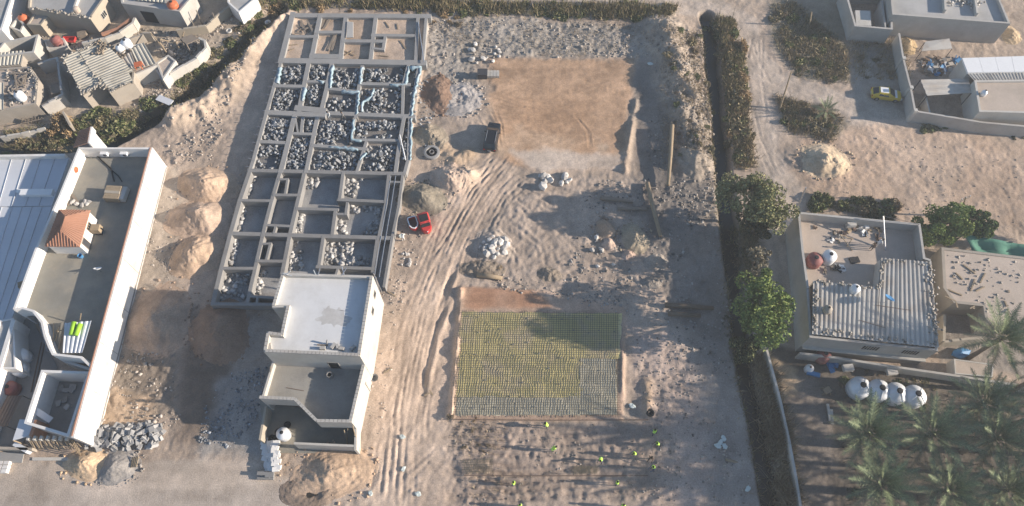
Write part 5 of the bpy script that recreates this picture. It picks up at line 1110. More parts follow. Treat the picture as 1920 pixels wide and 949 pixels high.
# ---- house with the roof terrace on the right -------------------------------------------------
zt, zf = 5.0, 3.4
rh = empty('terrace_house', P(1610, 590)); tag(rh, 'house with walled roof terrace and ribbed tin roof by the palm garden', 'house')
tw = PP([(1498, 399), (1724, 421), (1733, 484)], zt); wl_ = PP([(1498, 399), (1505, 470), (1515, 540), (1522, 628)], zt)
sw, se_ = P(1521, 630, zt), P(1758, 655, zt); neh = P(1745, 488, zt)
MB().pwall([tw[0], tw[1], tw[2], neh], .28, -.5, zt).build('terrace_wall', M['block_wall'], rh)
MB().pwall([wl_[0], wl_[1], wl_[2]], .28, -.5, zt-.015).build('terrace_wall', M['block_wall'], rh)
MB().pwall([wl_[2], sw, se_, neh], .3, -.5, zt-.15).build('house_wall', M['block_wall'], rh)
MB().prism([tw[0], tw[1], tw[2], neh, se_, sw, wl_[2], wl_[1]], zf-.25, zf).build('terrace_floor', M['roof_mud'], rh)
zc = zt+.1
corr(rh, P(1524, 527, zc), P(1647, 540, zc), P(1643, 640, zc), P(1522, 627, zc), .54, .14, 'metal_roof', 4)
corr(rh, P(1652, 484, zc+.03), P(1744, 492, zc+.03), P(1759, 652, zc+.03), P(1643, 640, zc+.03), .54, .14, 'metal_roof', 4)
MB().wall(P(1526, 528, zt), P(1648, 541, zt), .25, zf, zt+.02).build('inner_wall', M['block_pale'], rh); MB().wall(P(1653, 486, zt), P(1648, 541, zt), .25, zf, zt+.01).build('inner_wall', M['block_pale'], rh)
dS = (se_-sw).normalized(); oS = Vector((dS.y, -dS.x, 0)); LS = (se_-sw).length
for u in (.44, .76): opening(rh, sw.lerp(se_, u)+oS*.15, sw.lerp(se_, u)+dS*2.0+oS*.15, 3.0, 4.3, oS, 'window', 'block_pale', 'opening_dark', 5)
MB().wall(sw+oS*.3, se_+oS*.3, .5, 2.0, 2.18).build('ledge', M['block_pale'], rh)
bits_along('roof_weights', 'bricks along the right edge of the ribbed tin roof', [P(1741, 500, zc), P(1754, 640, zc)], zc+.15, 70, .36, (.5, .46, .42), .35)
bits_along('roof_weights', 'bricks along the upper edges of the ribbed tin roof', [P(1526, 530, zc), P(1646, 542, zc), P(1654, 490, zc), P(1740, 496, zc)], zc+.15, 70, .32)
bits_along('roof_weights', 'bricks along the lower and left edges of the ribbed tin roof', [P(1528, 540, zc), P(1526, 620, zc), P(1750, 646, zc)], zc+.15, 60, .34)
def barrel(x, y, z, r, h, mat, label): return tank('barrel', label, P(x, y, z), r, h, mat)
tank('water_tank', 'white round water tank on the ribbed tin roof', P(1600, 545, zc+.1), .55, .9, 'tank_white'); tank('water_tank', 'small clay brown tank at the left of the ribbed roof', P(1549, 583, zc+.1), .5, .8, 'mud_wall')
t = empty('satellite_dish', P(1658, 568, zc+.1)); tag(t, 'blue satellite dish on the ribbed tin roof', 'satellite dish'); c = t.location
MB().tube([c, c+Vector((0, 0, 1.3))], .04).build('mast', M['chrome'], t)
dd = MB().lathe([(.05, -.10), (.3, -.06), (.55, .06), (.62, .14), (.59, .14), (.5, .08), (.02, -.06)], 18).build('dish', M['blue_paint'], None, smooth=True); dd.parent = t; dd.location = (0, 0, 1.3); dd.rotation_euler = (-.5, .5, 0)
plank((1640, 572), (1708, 582), zc+.2, .05, .05, 'rust', name='rod', label='thin rod on the ribbed tin roof', cat='rod'); plank((1610, 600), (1660, 615), zc+.2, .05, .05, 'rust', name='rod', label='short rod on the lower ribbed tin roof', cat='rod'); 
tank('water_tank', 'white metal water tank on the roof terrace', P(1549, 488, zf), .85, 1.5, 'tank_white'); tank('water_tank', 'dark red water tank in the terrace corner', P(1523, 493, zf), .95, 1.3, 'tank_red')
for k in range(30):
    x, y = random.choice(((1520, 420), (1570, 440), (1600, 425), (1620, 430), (1552, 505), (1575, 500), (1640, 430), (1560, 455), (1660, 440))); p = P(x+random.uniform(-14, 14), y+random.uniform(-9, 9), zf); s = random.uniform(.3, .8)
    tag(scrap((p.x, p.y, zf), s, k).build('junk_item', M[('wood_old', 'wood', 'rust', 'cloth_white', 'black_canvas', 'block_pale')[k % 6]]), 'odd scrap lying on the roof terrace', 'scrap', 'scrap on the roof terrace')
crate('box', P(1592, 424, zf), (1.1, .8, .9), 0, 'block_pale', 'pale square box by the terrace back wall', 'box')
tag(MB().box(P(1602, 488, zf+.1), (1.2, .8, .2), .2).build('black_mat', M['black_canvas']), 'black mat on the shaded terrace floor', 'mat')
t = empty('terrace_post', P(1638, 462, zf)); tag(t, 'tall steel post frame on the roof terrace', 'post'); MB().tube([P(1660, 470, zf), P(1656, 405, zf+2.6)], .09).build('post', M['chrome'], t); MB().tube([P(1656, 405, zf+2.6), P(1724, 421, zt)], .03, 5).build('wire', M['dark_metal'], t)
for a, b in (((1575, 440), (1598, 470)), ((1598, 448), (1588, 462)), ((1575, 440), (1600, 448))): tag(MB().tube([P(*a, zf+.6), P(*b, zf+.05)], .06, 5).build('pole', M['wood']), 'timber of a broken frame on the roof terrace', 'pole', 'broken frame on the roof terrace')
# neighbouring mud-roofed house and shade net
o, pts = building('mud_roof_house', 'house with rough mud roof right of the terrace house', [(1768, 466), (1990, 492), (1990, 606), (1852, 606), (1846, 572), (1790, 566), (1772, 540)], 3.3, 3.2, .35, 'mud_wall', 'roof_mud')
for k in range(14):
    a = (random.uniform(1785, 1900), random.uniform(485, 585)); plank(a, (a[0]+random.uniform(-28, 28), a[1]+random.uniform(-20, 26)), 3.22, .15, .1, 'wood', label='pale branch lying on the rough mud roof', cat='branch', group='branches on the rough mud roof')
q_ = in_poly([(1775, 475), (1915, 492), (1915, 595), (1860, 595), (1795, 560)], 90, 3.2); s = RNG.uniform(.08, .26, len(q_)); tag(rocks('roof_debris', np.concatenate([q_, np.full((len(q_), 1), 3.22)], 1), np.stack([s, s*1.2, s*.6], 1), greys(len(q_), .2, .42, (1, .9, .78)), M['stone']), 'loose clods on the rough mud roof', 'rubble', kind='stuff')
mb = MB(); mb.rough(PP([(1772, 590), (1770, 640), (1850, 632)], 1.9), .3, -.3, 1.9); tag(mb.build('yard_wall', M['ochre_wall']), 'ochre yard wall below the rough mud roof', 'wall')
o, pts = building('pump_house', 'tiny flat roofed pump house by the garden wall', [(1790, 674), (1862, 684), (1860, 706), (1792, 700)], 1.8, 1.75, .15, 'block_pale', 'roof_mud', 'shed')
net = MB(); A, B, Cn, D = P(1808, 438, 3.4), P(1990, 470, 3.2), P(1990, 492, 2.6), P(1826, 474, 2.5); V = []
for i in range(15):
    for j in range(6):
        u, v = i/14, j/5; p = A.lerp(B, u).lerp(D.lerp(Cn, u), v); V.append(p+Vector((0, 0, -.7*math.sin(u*math.pi*3)**2*math.sin(v*math.pi)-.15*random.random())))
net.add(V, [(i*6+j, (i+1)*6+j, (i+1)*6+j+1, i*6+j+1) for i in range(14) for j in range(5)])
t = empty('shade_net', cen([A, B, Cn, D])); tag(t, 'sagging green shade net behind the rough mud roof', 'shade net'); n_o = net.build('net', M['green_net'], t, smooth=True); n_o.modifiers.new('thick', 'SOLIDIFY').thickness = .02
for p in (A, D, A.lerp(B, .5), D.lerp(Cn, .5)): MB().tube([Vector((p.x, p.y, -.1)), p], .06, 6).build('post', M['wood_old'], t)
# garden walls, tanks
gwall = PP([(1438, 656), (1450, 700), (1464, 753), (1480, 826), (1492, 890), (1508, 990)], 2.0); tag(MB().pwall(gwall, .26, -.8, 2.0).build('garden_wall', M['block_pale']), 'long pale topped wall between the ditch and the palm garden', 'wall')
tag(MB().pwall(PP([(1500, 662), (1570, 671), (1680, 688), (1792, 704), (1920, 724), (2000, 738)], 1.7), .28, -.3, 1.7).build('garden_wall', M['block_wall']), 'grey wall between the terrace house and the palm garden', 'wall')
for k, (x, y) in enumerate(((1604, 732), (1639, 737), (1671, 743), (1705, 748))):
    tank('storage_tank', ('leftmost', 'second from left', 'third from left', 'rightmost')[k]+' of four silver ribbed tanks in the palm garden', P(x, y, 0), 1.28, 1.7, 'tank_metal', 'silver tanks in the palm garden', dome=.55, ribs=4)
tank('water_tank', 'pinkish red water tank beside the terrace house front', P(1538, 672, 0), .85, 1.5, 'tank_red', dome=.4); tank('water_tank', 'small white barrel in front of the pinkish tank', P(1514, 694, 0), .5, .9, 'tank_white', hatch='rust')
plank((1512, 699), (1536, 705), .3, .5, .35, 'blue_paint', name='blue_trough', label='bright blue trough on the garden floor', cat='trough'); plank((1551, 758), (1556, 790), .1, .3, .2, 'block_pale', name='concrete_post', label='left concrete post lying by the palms', cat='post', group='posts by the palms'); plank((1558, 768), (1560, 796), .1, .3, .2, 'block_pale', name='concrete_post', label='right concrete post lying by the palms', cat='post', group='posts by the palms')
t = empty('wooden_stand', P(1547, 735, 0)); tag(t, 'small wooden frame stand on the garden floor', 'stand'); c = t.location
for a, b in ((-.5, -.4), (.5, -.4), (.5, .4), (-.5, .4)): MB().tube([c+Vector((a, b, 0)), c+Vector((a*.7, b*.7, .7))], .05, 5).build('leg', M['wood'], t)
MB().box(c+Vector((0, 0, .72)), (.9, .7, .06), .5).build('top', M['wood'], t)
for k in range(7): p = P(1565+random.uniform(-12, 30), 685+random.uniform(-6, 14), 0); tag(scrap((p.x, p.y, 0), .8, k).build('junk_item', M[('rust', 'wood_old', 'blue_paint', 'tank_white')[k % 4]]), 'scrap piece against the garden wall', 'scrap', 'scrap against the garden wall')
for x, y in ((1590, 690), (1672, 697)): tag(MB().box(P(x, y, 1.0), (1.2, .8, .5), .1).build('air_cooler', M['block_pale']), 'pale air cooler unit hung on the garden wall', 'air cooler', 'cooler units on the garden wall')
tag(link('blue_tarp', ROCKS[3].copy(), None, None, P(1800, 662, .3), (0, 0, .2), (2.8, 1.4, .9)), 'crumpled blue tarp under the palm by the pump house', 'tarp'); bpy.data.objects['blue_tarp'].data.materials[0] = M['blue_paint']
# ---------------------------------------------------------------- slab with rebar mesh
q = [P(864, 585, .25), P(1160, 588, .25), P(1160, 780, .25), P(848, 780, .25)]
nu, nv = 44, 30
def sheet(name, label, a, b, c_, d, col, seed, nu=44, nv=30, z=.30, amp=.07):
    V = []; rr = np.random.default_rng(seed)
    for i in range(nu+1):
        for j in range(nv+1):
            u, v = i/nu, j/nv; p = a.lerp(b, u).lerp(d.lerp(c_, u), v)
            fo = math.sin(p.x*1.1+p.y*1.7+1.5*math.sin(p.y*.7)); fo = max(0, fo)**14*.05
            h = fo+amp*(fbm(np.array([p.x*.8+p.y], np.float32), np.array([p.y*1.6-p.x*.6], np.float32), 1.1, seed, 2)[0])+.015*rr.random()
            e = (rr.random()-.5)*.12 if (i in (0, nu) or j in (0, nv)) else 0
            V.append((p.x+e, p.y+e, z+h+.03))
    V = np.array(V); ii = np.arange((nu+1)*(nv+1)).reshape(nu+1, nv+1); Fq = np.stack([ii[:-1, :-1], ii[:-1, 1:], ii[1:, 1:], ii[1:, :-1]], -1).reshape(-1, 4)
    return tag(np_mesh(name, V, Fq, M[col], smooth=True), label, 'plastic sheet')
mk('sheet_yellow', (.60, .51, .23), rough=.42, var=.15, scale=.45, fine=.14, fscale=3., bump=.2, bscale=3., stain=(.56, .46, .32), stain_amt=1., spec=.4)
mk('sheet_clear', (.54, .50, .38), rough=.32, var=.2, scale=.5, fine=.12, fscale=3., bump=.25, bscale=3., stain=(.44, .40, .30), stain_amt=.8, spec=.5)
def B4(u, v): return q[0].lerp(q[1], u).lerp(q[3].lerp(q[2], u), v)
sheet('plastic_sheet', 'yellow plastic sheet under the far half of the rebar mesh', B4(.0, .0), B4(1.02, .0), B4(1.01, .46), B4(-.005, .43), 'sheet_yellow', 5, 44, 16, .27)
sheet('plastic_sheet', 'yellow plastic sheet under the near left of the rebar mesh', B4(0, .42), B4(.78, .42), B4(.78, .83), B4(0, .83), 'sheet_yellow', 6, 36, 14, .245)
sheet('plastic_sheet', 'clear grey plastic sheet in the near right of the rebar mesh', B4(.76, .44), B4(.985, .44), B4(.99, .99), B4(.76, .99), 'sheet_clear', 7, 14, 20, .255)
sheet('plastic_sheet', 'clear grey plastic strip along the near edge of the rebar mesh', B4(0, .82), B4(.77, .82), B4(.77, .995), B4(.0, .995), 'sheet_clear', 8, 36, 8, .235)
rm = empty('rebar_mesh', cen(q)+Vector((0, 0, .3))); tag(rm, 'large steel rebar mesh laid over yellow and clear plastic', 'rebar mesh')
def bars(parent, A, B, Cq, D, n, m, z, r=.024, z2_=None):
    LX = (B-A).length; LY = (D-A).length
    me1 = MB().tube([(0, 0, 0), (1, 0, 0)], r, 4, cap=False).build('tmp', M['rebar']).data; bpy.data.objects.remove(bpy.data.objects['tmp'])
    c = wloc(parent)
    def bar(p, e, zz):
        d = e-p; o = link('bar', me1, None, parent); o.location = (p.x-c.x, p.y-c.y, zz-c.z); o.rotation_euler = (0, 0, math.atan2(d.y, d.x)); o.scale = (math.hypot(d.x, d.y), 1, 1)
    for i in range(n):
        u = (i+.5)/n+random.uniform(-.1, .1)/n; bar(A.lerp(B, u)+Vector((0, random.uniform(-.15, .25), 0)), D.lerp(Cq, u)+Vector((0, random.uniform(-.25, .15), 0)), z+.03)
    for j in range(m):
        v = (j+.5)/m+random.uniform(-.1, .1)/m; bar(A.lerp(D, v)+Vector((random.uniform(-.3, .1), 0, 0)), B.lerp(Cq, v)+Vector((random.uniform(-.1, .3), 0, 0)), z+.075)
bars(rm, q[0], q[1], q[2], q[3], 70, 46, .38)
sp = MB().box((0, 0, 0), (.16, .12, .09)).build('tmp', M['concrete']).data; bpy.data.objects.remove(bpy.data.objects['tmp'])
for i in range(13):
    for j in range(8):
        if random.random() < .75: p = B4((i+random.uniform(.3, .7))/13, (j+random.uniform(.3, .7))/8)-wloc(rm); link('spacer', sp, None, rm, (p.x, p.y, .41-wloc(rm).z), (0, 0, random.random()*3))
for k, pq in enumerate(([(866, 862), (925, 860), (922, 886), (872, 888)], [(1076, 874), (1122, 874), (1120, 888), (1074, 888)])):
    pp = PP(pq, .2); t = empty('rebar_mat', cen(pp)+Vector((0, 0, .2))); tag(t, ('left' if k == 0 else 'right')+' small rebar mat half buried in the trampled strip', 'rebar mesh'); z_ = max(gh(p.x, p.y) for p in pp); bars(t, pp[0], pp[1], pp[2], pp[3], 13, 6, z_+.1)
for k, yy in enumerate((788, 892)): tag(MB().tube([G(850+k*20, yy)+Vector((0, 0, .15)), G(1020, yy+1)+Vector((0, 0, .15)), G(1215, yy)+Vector((0, 0, .15))], .06, 6).build('formwork_bar', M['rust']), ('far' if k == 0 else 'near')+' long steel bar along the trampled strip', 'bar')
# ---------------------------------------------------------------- people
def cloth_mat(name, skin, shirt, trous, split=.93, neck=1.44):
    m = bpy.data.materials.new(name); m.use_nodes = True; N = m.node_tree.nodes; L = m.node_tree.links; b = N['Principled BSDF']; b.inputs['Roughness'].default_value = .85
    tc = N.new('ShaderNodeTexCoord'); sp = N.new('ShaderNodeSeparateXYZ'); L.new(tc.outputs['Object'], sp.inputs[0])
    cr = N.new('ShaderNodeValToRGB'); cr.color_ramp.interpolation = 'CONSTANT'
    e = cr.color_ramp.elements; e[0].position = 0; e[0].color = (.02, .018, .016, 1); e[1].position = .09/2; e[1].color = (*trous, 1)
    x = e.new(split/2); x.color = (*shirt, 1); x = e.new(neck/2); x.color = (*skin, 1)
    dv = N.new('ShaderNodeMath'); dv.operation = 'MULTIPLY'; dv.inputs[1].default_value = .5; L.new(sp.outputs[2], dv.inputs[0]); L.new(dv.outputs[0], cr.inputs[0]); L.new(cr.outputs[0], b.inputs['Base Color'])
    return m
SK = (.30, .18, .12)
CM = [cloth_mat('clothes_blue', SK, (.10, .12, .17), (.045, .05, .07)), cloth_mat('clothes_grey', SK, (.22, .21, .20), (.07, .065, .06)), cloth_mat('clothes_brown', SK, (.14, .09, .06), (.05, .04, .035)), cloth_mat('clothes_white', SK, (.70, .69, .66), (.55, .53, .50))]
def skeleton(pose):
    lean = {'stand': .03, 'stoop': .62, 'stride': .1, 'work': .32}[pose]
    hip = Vector((0, 0, .95)); s = Vector((0, math.sin(lean), math.cos(lean)))
    ch = hip+s*.27; nk = hip+s*.53; hd = nk+Vector((0, math.sin(lean*.8), math.cos(lean*.8)))*.12; tp = nk+Vector((0, math.sin(lean*.8)+.04, math.cos(lean*.8)))*.27
    v = [hip, hip+s*.13, ch, nk, hd, tp]; r = [.145, .135, .16, .075, .085, .095]; e = [(0, 1), (1, 2), (2, 3), (3, 4), (4, 5)]
    st = .26 if pose == 'stride' else .05
    for sd in (-1, 1):
        i = len(v); f = st*sd
        v += [hip+Vector((.10*sd, 0, -.06)), Vector((.11*sd, f*.5+.03, .50)), Vector((.12*sd, f-.03*(sd if pose == 'stride' else 0), .09)), Vector((.13*sd, f+.15, .045))]
        r += [.095, .068, .05, .045]; e += [(0, i), (i, i+1), (i+1, i+2), (i+2, i+3)]
        i = len(v); sh = hip+s*.47+Vector((.20*sd, 0, 0))
        dn = {'stand': (Vector((.05*sd, -.02, -.29)), Vector((.0, .08, -.26))), 'stride': (Vector((.05*sd, -.12*sd, -.27)), Vector((0, .06-.1*sd, -.25))), 'stoop': (Vector((.04*sd, .10, -.28)), Vector((-.03*sd, .10, -.24))), 'work': (Vector((.06*sd, .12, -.26)), Vector((-.06*sd, .22, -.10)))}[pose]
        el = sh+dn[0]; wr = el+dn[1]; hn = wr+dn[1].normalized()*.09
        v += [sh, el, wr, hn]; r += [.07, .05, .036, .038]; e += [(2, i), (i, i+1), (i+1, i+2), (i+2, i+3)]
        # fingers and thumb
        d = dn[1].normalized(); sdv = Vector((1, 0, 0)) if abs(d.x) < .8 else Vector((0, 1, 0)); sdv = (sdv-d*sdv.dot(d)).normalized()
        for k, o_ in enumerate((-.028, -.009, .010, .028)):
            j = len(v); v += [hn+d*.055+sdv*o_, hn+d*(.095-.008*abs(k-1.5))+sdv*o_+Vector((-.012*sd, .012, 0))]; r += [.009, .008]; e += [(i+3, j), (j, j+1)]
        j = len(v); v += [hn+d*.01+sdv*.05, hn+d*.05+sdv*.065]; r += [.010, .009]; e += [(i+3, j), (j, j+1)]
    return v, r, e, s, hip, nk, hd, tp
PM = {}
def body_mesh(pose):
    if pose in PM: return PM[pose]
    v, r, e, s, hip, nk, hd, tp = skeleton(pose)
    me = bpy.data.meshes.new('body'); bm = bmesh.new(); ly = bm.verts.layers.skin.verify(); bv = []
    for p, rr in zip(v, r):
        b = bm.verts.new(p); b[ly].radius = (rr, rr*.8 if rr > .12 else rr); bv.append(b)
    bv[0][ly].use_root = True
    for a, b in e: bm.edges.new((bv[a], bv[b]))
    bm.to_mesh(me); bm.free()
    # vest, hair
    def ring(c, ax, rx, ry, n=14):
        return [c+Vector((math.cos(2*math.pi*k/n)*rx, 0, 0))+(Vector((0, 1, 0))-ax*ax.y).normalized()*math.sin(2*math.pi*k/n)*ry for k in range(n)]
    def loft(rings, name):
        mb = MB(); n = len(rings[0]); V = [p for rg in rings for p in rg]; mb.add(V, [(i*n+k, i*n+(k+1) % n, (i+1)*n+(k+1) % n, (i+1)*n+k) for i in range(len(rings)-1) for k in range(n)])
        o = mb.build(name, None); m_ = o.data; bpy.data.objects.remove(o); m_.shade_smooth(); return m_
    H_ = hip
    vest = loft([ring(H_+s*a, s, rx, ry) for a, rx, ry in ((-.06, .195, .165), (.08, .185, .155), (.22, .205, .165), (.36, .225, .165), (.46, .225, .14), (.53, .15, .105), (.545, .10, .085))], 'vest'); vest.materials.append(M['vest'])
    strip = loft([ring(H_+s*a, s, rx, ry) for a, rx, ry in ((.10, .196, .164), (.13, .199, .167), (.16, .203, .168))], 'reflective_strip'); strip.materials.append(M['vest_strip'])
    hx = (tp-hd).normalized(); hair = loft([ring(hd+hx*a, hx, rr, rr*1.1) for a, rr in ((.02, .098), (.08, .107), (.15, .108), (.21, .08), (.235, .03), (.238, .004))], 'hair'); hair.materials.append(M['hair'])
    PM[pose] = (me, vest, strip, hair, hd); return PM[pose]
def person(px, py, pose, rz, label, mat, vest=True, z=None, hair=None, s=1.0):
    me, vm, stp, hm, hd = body_mesh(pose); p = G(px, py) if z is None else P(px, py, z)
    t = empty('person', p, rz); tag(t, label, 'person', 'site workers in green vests' if vest else None); t.scale = (s*1.06, s*1.06, s*1.06)
    b = link('body', me.copy(), None, t); b.data.materials.append(mat)
    for n_, ty in (('skin', 'SKIN'), ('sub', 'SUBSURF')): md = b.modifiers.new(n_, ty)
    b.modifiers['sub'].levels = 1; b.modifiers['sub'].render_levels = 1; b.modifiers['skin'].use_smooth_shade = True
    hr = link('hair', hm, None, t); hr.location = (0, -.012, 0)
    # face: nose and eyes
    fm = MB(); fm.tube([hd+Vector((0, .10, .10)), hd+Vector((0, .125, .06))], [.012, .018], 6); fo = fm.build('nose', mat, None); fo.parent = t
    if vest: v_ = link('vest', vm, None, t); st_ = link('reflective_strip', stp, None, v_)
    return t
person(1025, 801, 'work', 1.4, 'worker in green vest just below the lower edge of the mesh slab', CM[0])
person(1035, 846, 'stoop', -1.2, 'bending worker in green vest left of the middle of the trampled strip', CM[1])
person(1125, 863, 'stoop', 2.8, 'stooping worker in green vest beside the small right rebar mat', CM[0])
person(1188, 854, 'work', 2.0, 'worker in green vest left of the man in brown', CM[1])
person(1224, 814, 'stride', .2, 'upper worker in green vest in the group at the strip end', CM[0])
person(1231, 836, 'work', 1.9, 'second worker in green vest in the group at the strip end', CM[2])
person(1218, 862, 'stride', 2.6, 'man in brown clothes walking among the green vests', CM[2], vest=False)
person(1223, 879, 'work', 2.2, 'worker in green vest below the man in brown', CM[0])
person(963, 909, 'stand', 1.2, 'left worker in green vest on the lower strip', CM[0])
person(1155, 909, 'stand', 1.2, 'right worker in green vest on the lower strip', CM[1])
person(975, 951, 'stand', .5, 'worker in green vest cut by the bottom picture edge, left', CM[0]); person(1166, 951, 'stand', -.4, 'worker in green vest cut by the bottom picture edge, right', CM[1])
person(619, 222, 'work', 3.0, 'man in white shirt standing on the middle foundation beam', CM[3], vest=False, z=1.3)
person(645, 224, 'stride', 2.5, 'man in grey shirt stepping along the middle foundation beam', CM[1], vest=False, z=1.3)
person(1632, 468, 'stand', 1.6, 'person in brown clothes on the roof terrace', CM[2], vest=False, z=3.4)
person(1640, 462, 'stoop', -1.4, 'person in white clothes beside the one in brown on the roof terrace', CM[3], vest=False, z=3.4)
person(757, 452, 'stoop', 0., 'person in long white robe beside the deep foundation', CM[3], vest=False)
# ---------------------------------------------------------------- vehicles
def car(name, label, loc, rz, Ln, Wd, body, cabin, roofm, prof_b, prof_c, hoodm=None, cat='car', bonnet=None):
    """prof_b: stations (x, z_low, z_belt, half width); prof_c: (x, z_belt, z_roof, half width belt, half width roof)"""
    t = empty(name, (0, 0, 0)); tag(t, label, cat)
    def loft(rings, mat, nm, par=t):
        n = len(rings[0]); mb = MB(); mb.add([p for r_ in rings for p in r_], [(i*n+k, (i+1)*n+k, (i+1)*n+(k+1) % n, i*n+(k+1) % n) for i in range(len(rings)-1) for k in range(n)]+[tuple(range(n)), tuple(range(len(rings)*n-1, (len(rings)-1)*n-1, -1))])
        o = mb.build(nm, M[mat], par); bv = o.modifiers.new('bevel', 'BEVEL'); bv.width = .04; bv.segments = 2; bv.limit_method = 'ANGLE'; return o
    B_ = loft([[(x, -w*.94, z0), (x, -w, (z0+z1)*.5), (x, -w*.96, z1-.06), (x, -w*.88, z1), (x, w*.88, z1), (x, w*.96, z1-.06), (x, w, (z0+z1)*.5), (x, w*.94, z0)] for x, z0, z1, w in prof_b], body, 'body')
    K = loft([[(x, -wb, z0), (x, -wr, z1-.05), (x, -wr*.9, z1), (x, wr*.9, z1), (x, wr, z1-.05), (x, wb, z0)] for x, z0, z1, wb, wr in prof_c], cabin, 'cabin')
    pc = prof_c
    def quadglass(pts, nm, mat='glass_dark', off=(0, 0, 0), par=None):
        o3 = Vector(off); a = [Vector(p)+o3 for p in pts]; b = [Vector(p)-o3*.5 for p in pts]; k = len(pts)
        return MB().add(a+b, [tuple(range(k)), tuple(range(2*k-1, k-1, -1))]+[(i, k+i, k+(i+1) % k, (i+1) % k) for i in range(k)]).build(nm, M[mat], par or t)
    (x0, zb0, zr0, wb0, wr0), (x1, zb1, zr1, wb1, wr1) = pc[0], pc[1]
    (x2, zb2, zr2, wb2, wr2), (x3, zb3, zr3, wb3, wr3) = pc[-2], pc[-1]
    quadglass([(x0-.02, -wr0*.86, zr0+.0), (x1-.06, -wr1*.86, zr1-.04), (x1-.06, wr1*.86, zr1-.04), (x0-.02, wr0*.86, zr0)], 'rear_window', off=(-.015, 0, .02))
    quadglass([(x3+.02, wr3*.9, zr3+.0), (x2+.06, wr2*.88, zr2-.04), (x2+.06, -wr2*.88, zr2-.04), (x3+.02, -wr3*.9, zr3)], 'windscreen', off=(.015, 0, .02))
    for sd in (-1, 1):
        for a, b in ((.06, .48), (.54, .95)):
            xa, xb = x1+(x2-x1)*a-.05, x1+(x2-x1)*b+.05
            q4 = [(xa, sd*(wb1+.0), zb1+.06), (xb, sd*(wb1+.0), zb1+.06), (xb-.08, sd*(wr1+.025), zr1-.12), (xa+.08, sd*(wr1+.025), zr1-.12)]
            w_ = quadglass(q4 if sd < 0 else q4[::-1], 'side_window', off=(0, sd*.014, 0))
        for xw in (-Ln*.30, Ln*.31):
            wv = MB(); V = []
            for yy, rr in ((-.11, .27), (-.1, .33), (.1, .33), (.11, .27)):
                V += [(xw+math.cos(2*math.pi*k/20)*rr, sd*(Wd/2-.10)+yy, .33+math.sin(2*math.pi*k/20)*rr) for k in range(20)]
            wv.add(V, [(i*20+k, i*20+(k+1) % 20, (i+1)*20+(k+1) % 20, (i+1)*20+k) for i in range(3) for k in range(20)]+[tuple(range(19, -1, -1)), tuple(range(60, 80))])
            wh = wv.build('wheel', M['rubber'], t)
            MB().add([(xw+math.cos(2*math.pi*k/12)*.2, sd*(Wd/2+.025), .33+math.sin(2*math.pi*k/12)*.2) for k in range(12)]+[(xw, sd*(Wd/2+.015), .33)], [(k, (k+1) % 12, 12) for k in range(12)]).build('rim', M['chrome'], wh)
        MB().box((Ln/2-.10, sd*Wd*.36, .66), (.18, .34, .14)).build('headlight', M['lamp_glass'], t)
        MB().box((-Ln/2+.08, sd*Wd*.38, .80), (.14, .24, .22)).build('tail_light', M['lamp_red'], t)
        MB().box((x2+.1, sd*(wb2+.12), zb2+.1), (.12, .2, .14)).build('mirror', M[body], t)
    if roofm: MB().box(((x1+x2)/2, 0, (zr1+zr2)/2+.015), (x2-x1-.25, wr1*1.6, .03)).build('roof_panel', M[roofm], t)
    if hoodm: MB().add([(x3+.06, -wb3*.9, zb3+.03), (Ln/2-.28, -Wd*.40, prof_b[-2][2]+.02), (Ln/2-.28, Wd*.40, prof_b[-2][2]+.02), (x3+.06, wb3*.9, zb3+.03), (x3+.06, -wb3*.9, zb3-.06), (Ln/2-.28, -Wd*.40, prof_b[-2][2]-.06), (Ln/2-.28, Wd*.40, prof_b[-2][2]-.06), (x3+.06, wb3*.9, zb3-.06)], [(0, 1, 2, 3), (7, 6, 5, 4), (0, 4, 5, 1), (1, 5, 6, 2), (2, 6, 7, 3), (3, 7, 4, 0)]).build('bonnet', M[hoodm], t)
    MB().box((Ln/2-.02, 0, .48), (.06, Wd*.5, .16)).build('grille', M['dark_metal'], t); MB().box((Ln/2+.01, 0, .40), (.02, .5, .12)).build('number_plate', M['tank_white'], t); MB().box((-Ln/2-.01, 0, .6), (.02, .5, .12)).build('number_plate', M['tank_white'], t)
    t.location = loc; t.rotation_euler = (0, 0, rz)
    return t
suv = car('parked_suv', 'black sport utility vehicle parked on the compacted pad edge', G(923, 262), R(81), 4.75, 1.92, 'car_black', 'car_black', None,
    [(-2.36, .45, .95, .86), (-2.28, .32, 1.05, .93), (-1.2, .28, 1.08, .96), (1.0, .28, 1.08, .96), (1.9, .3, 1.02, .93), (2.25, .36, .96, .88), (2.37, .45, .8, .78)],
    [(-2.25, 1.04, 1.12, .88, .80), (-1.85, 1.06, 1.70, .92, .74), (.35, 1.06, 1.74, .92, .74), (1.25, 1.06, 1.12, .88, .82)], cat='car')
for sd in (-1, 1): MB().tube([(-1.6, sd*.66, 1.76), (.2, sd*.66, 1.79)], .03, 6).build('roof_rail', M['chrome'], None).parent = suv
taxi = car('taxi', 'yellow taxi with white roof and bonnet on the dirt yard', G(1658, 182), R(-9), 4.3, 1.74, 'car_yellow', 'car_yellow', 'car_white',
    [(-2.14, .45, .85, .74), (-2.05, .3, .98, .83), (-1.2, .24, .96, .87), (.7, .24, .95, .87), (1.6, .26, .88, .84), (2.0, .34, .80, .78), (2.14, .42, .66, .68)],
    [(-1.98, .94, 1.02, .78, .70), (-1.25, .94, 1.40, .83, .62), (.15, .94, 1.46, .83, .62), (1.05, .92, .98, .80, .74)], hoodm='car_white', cat='taxi')
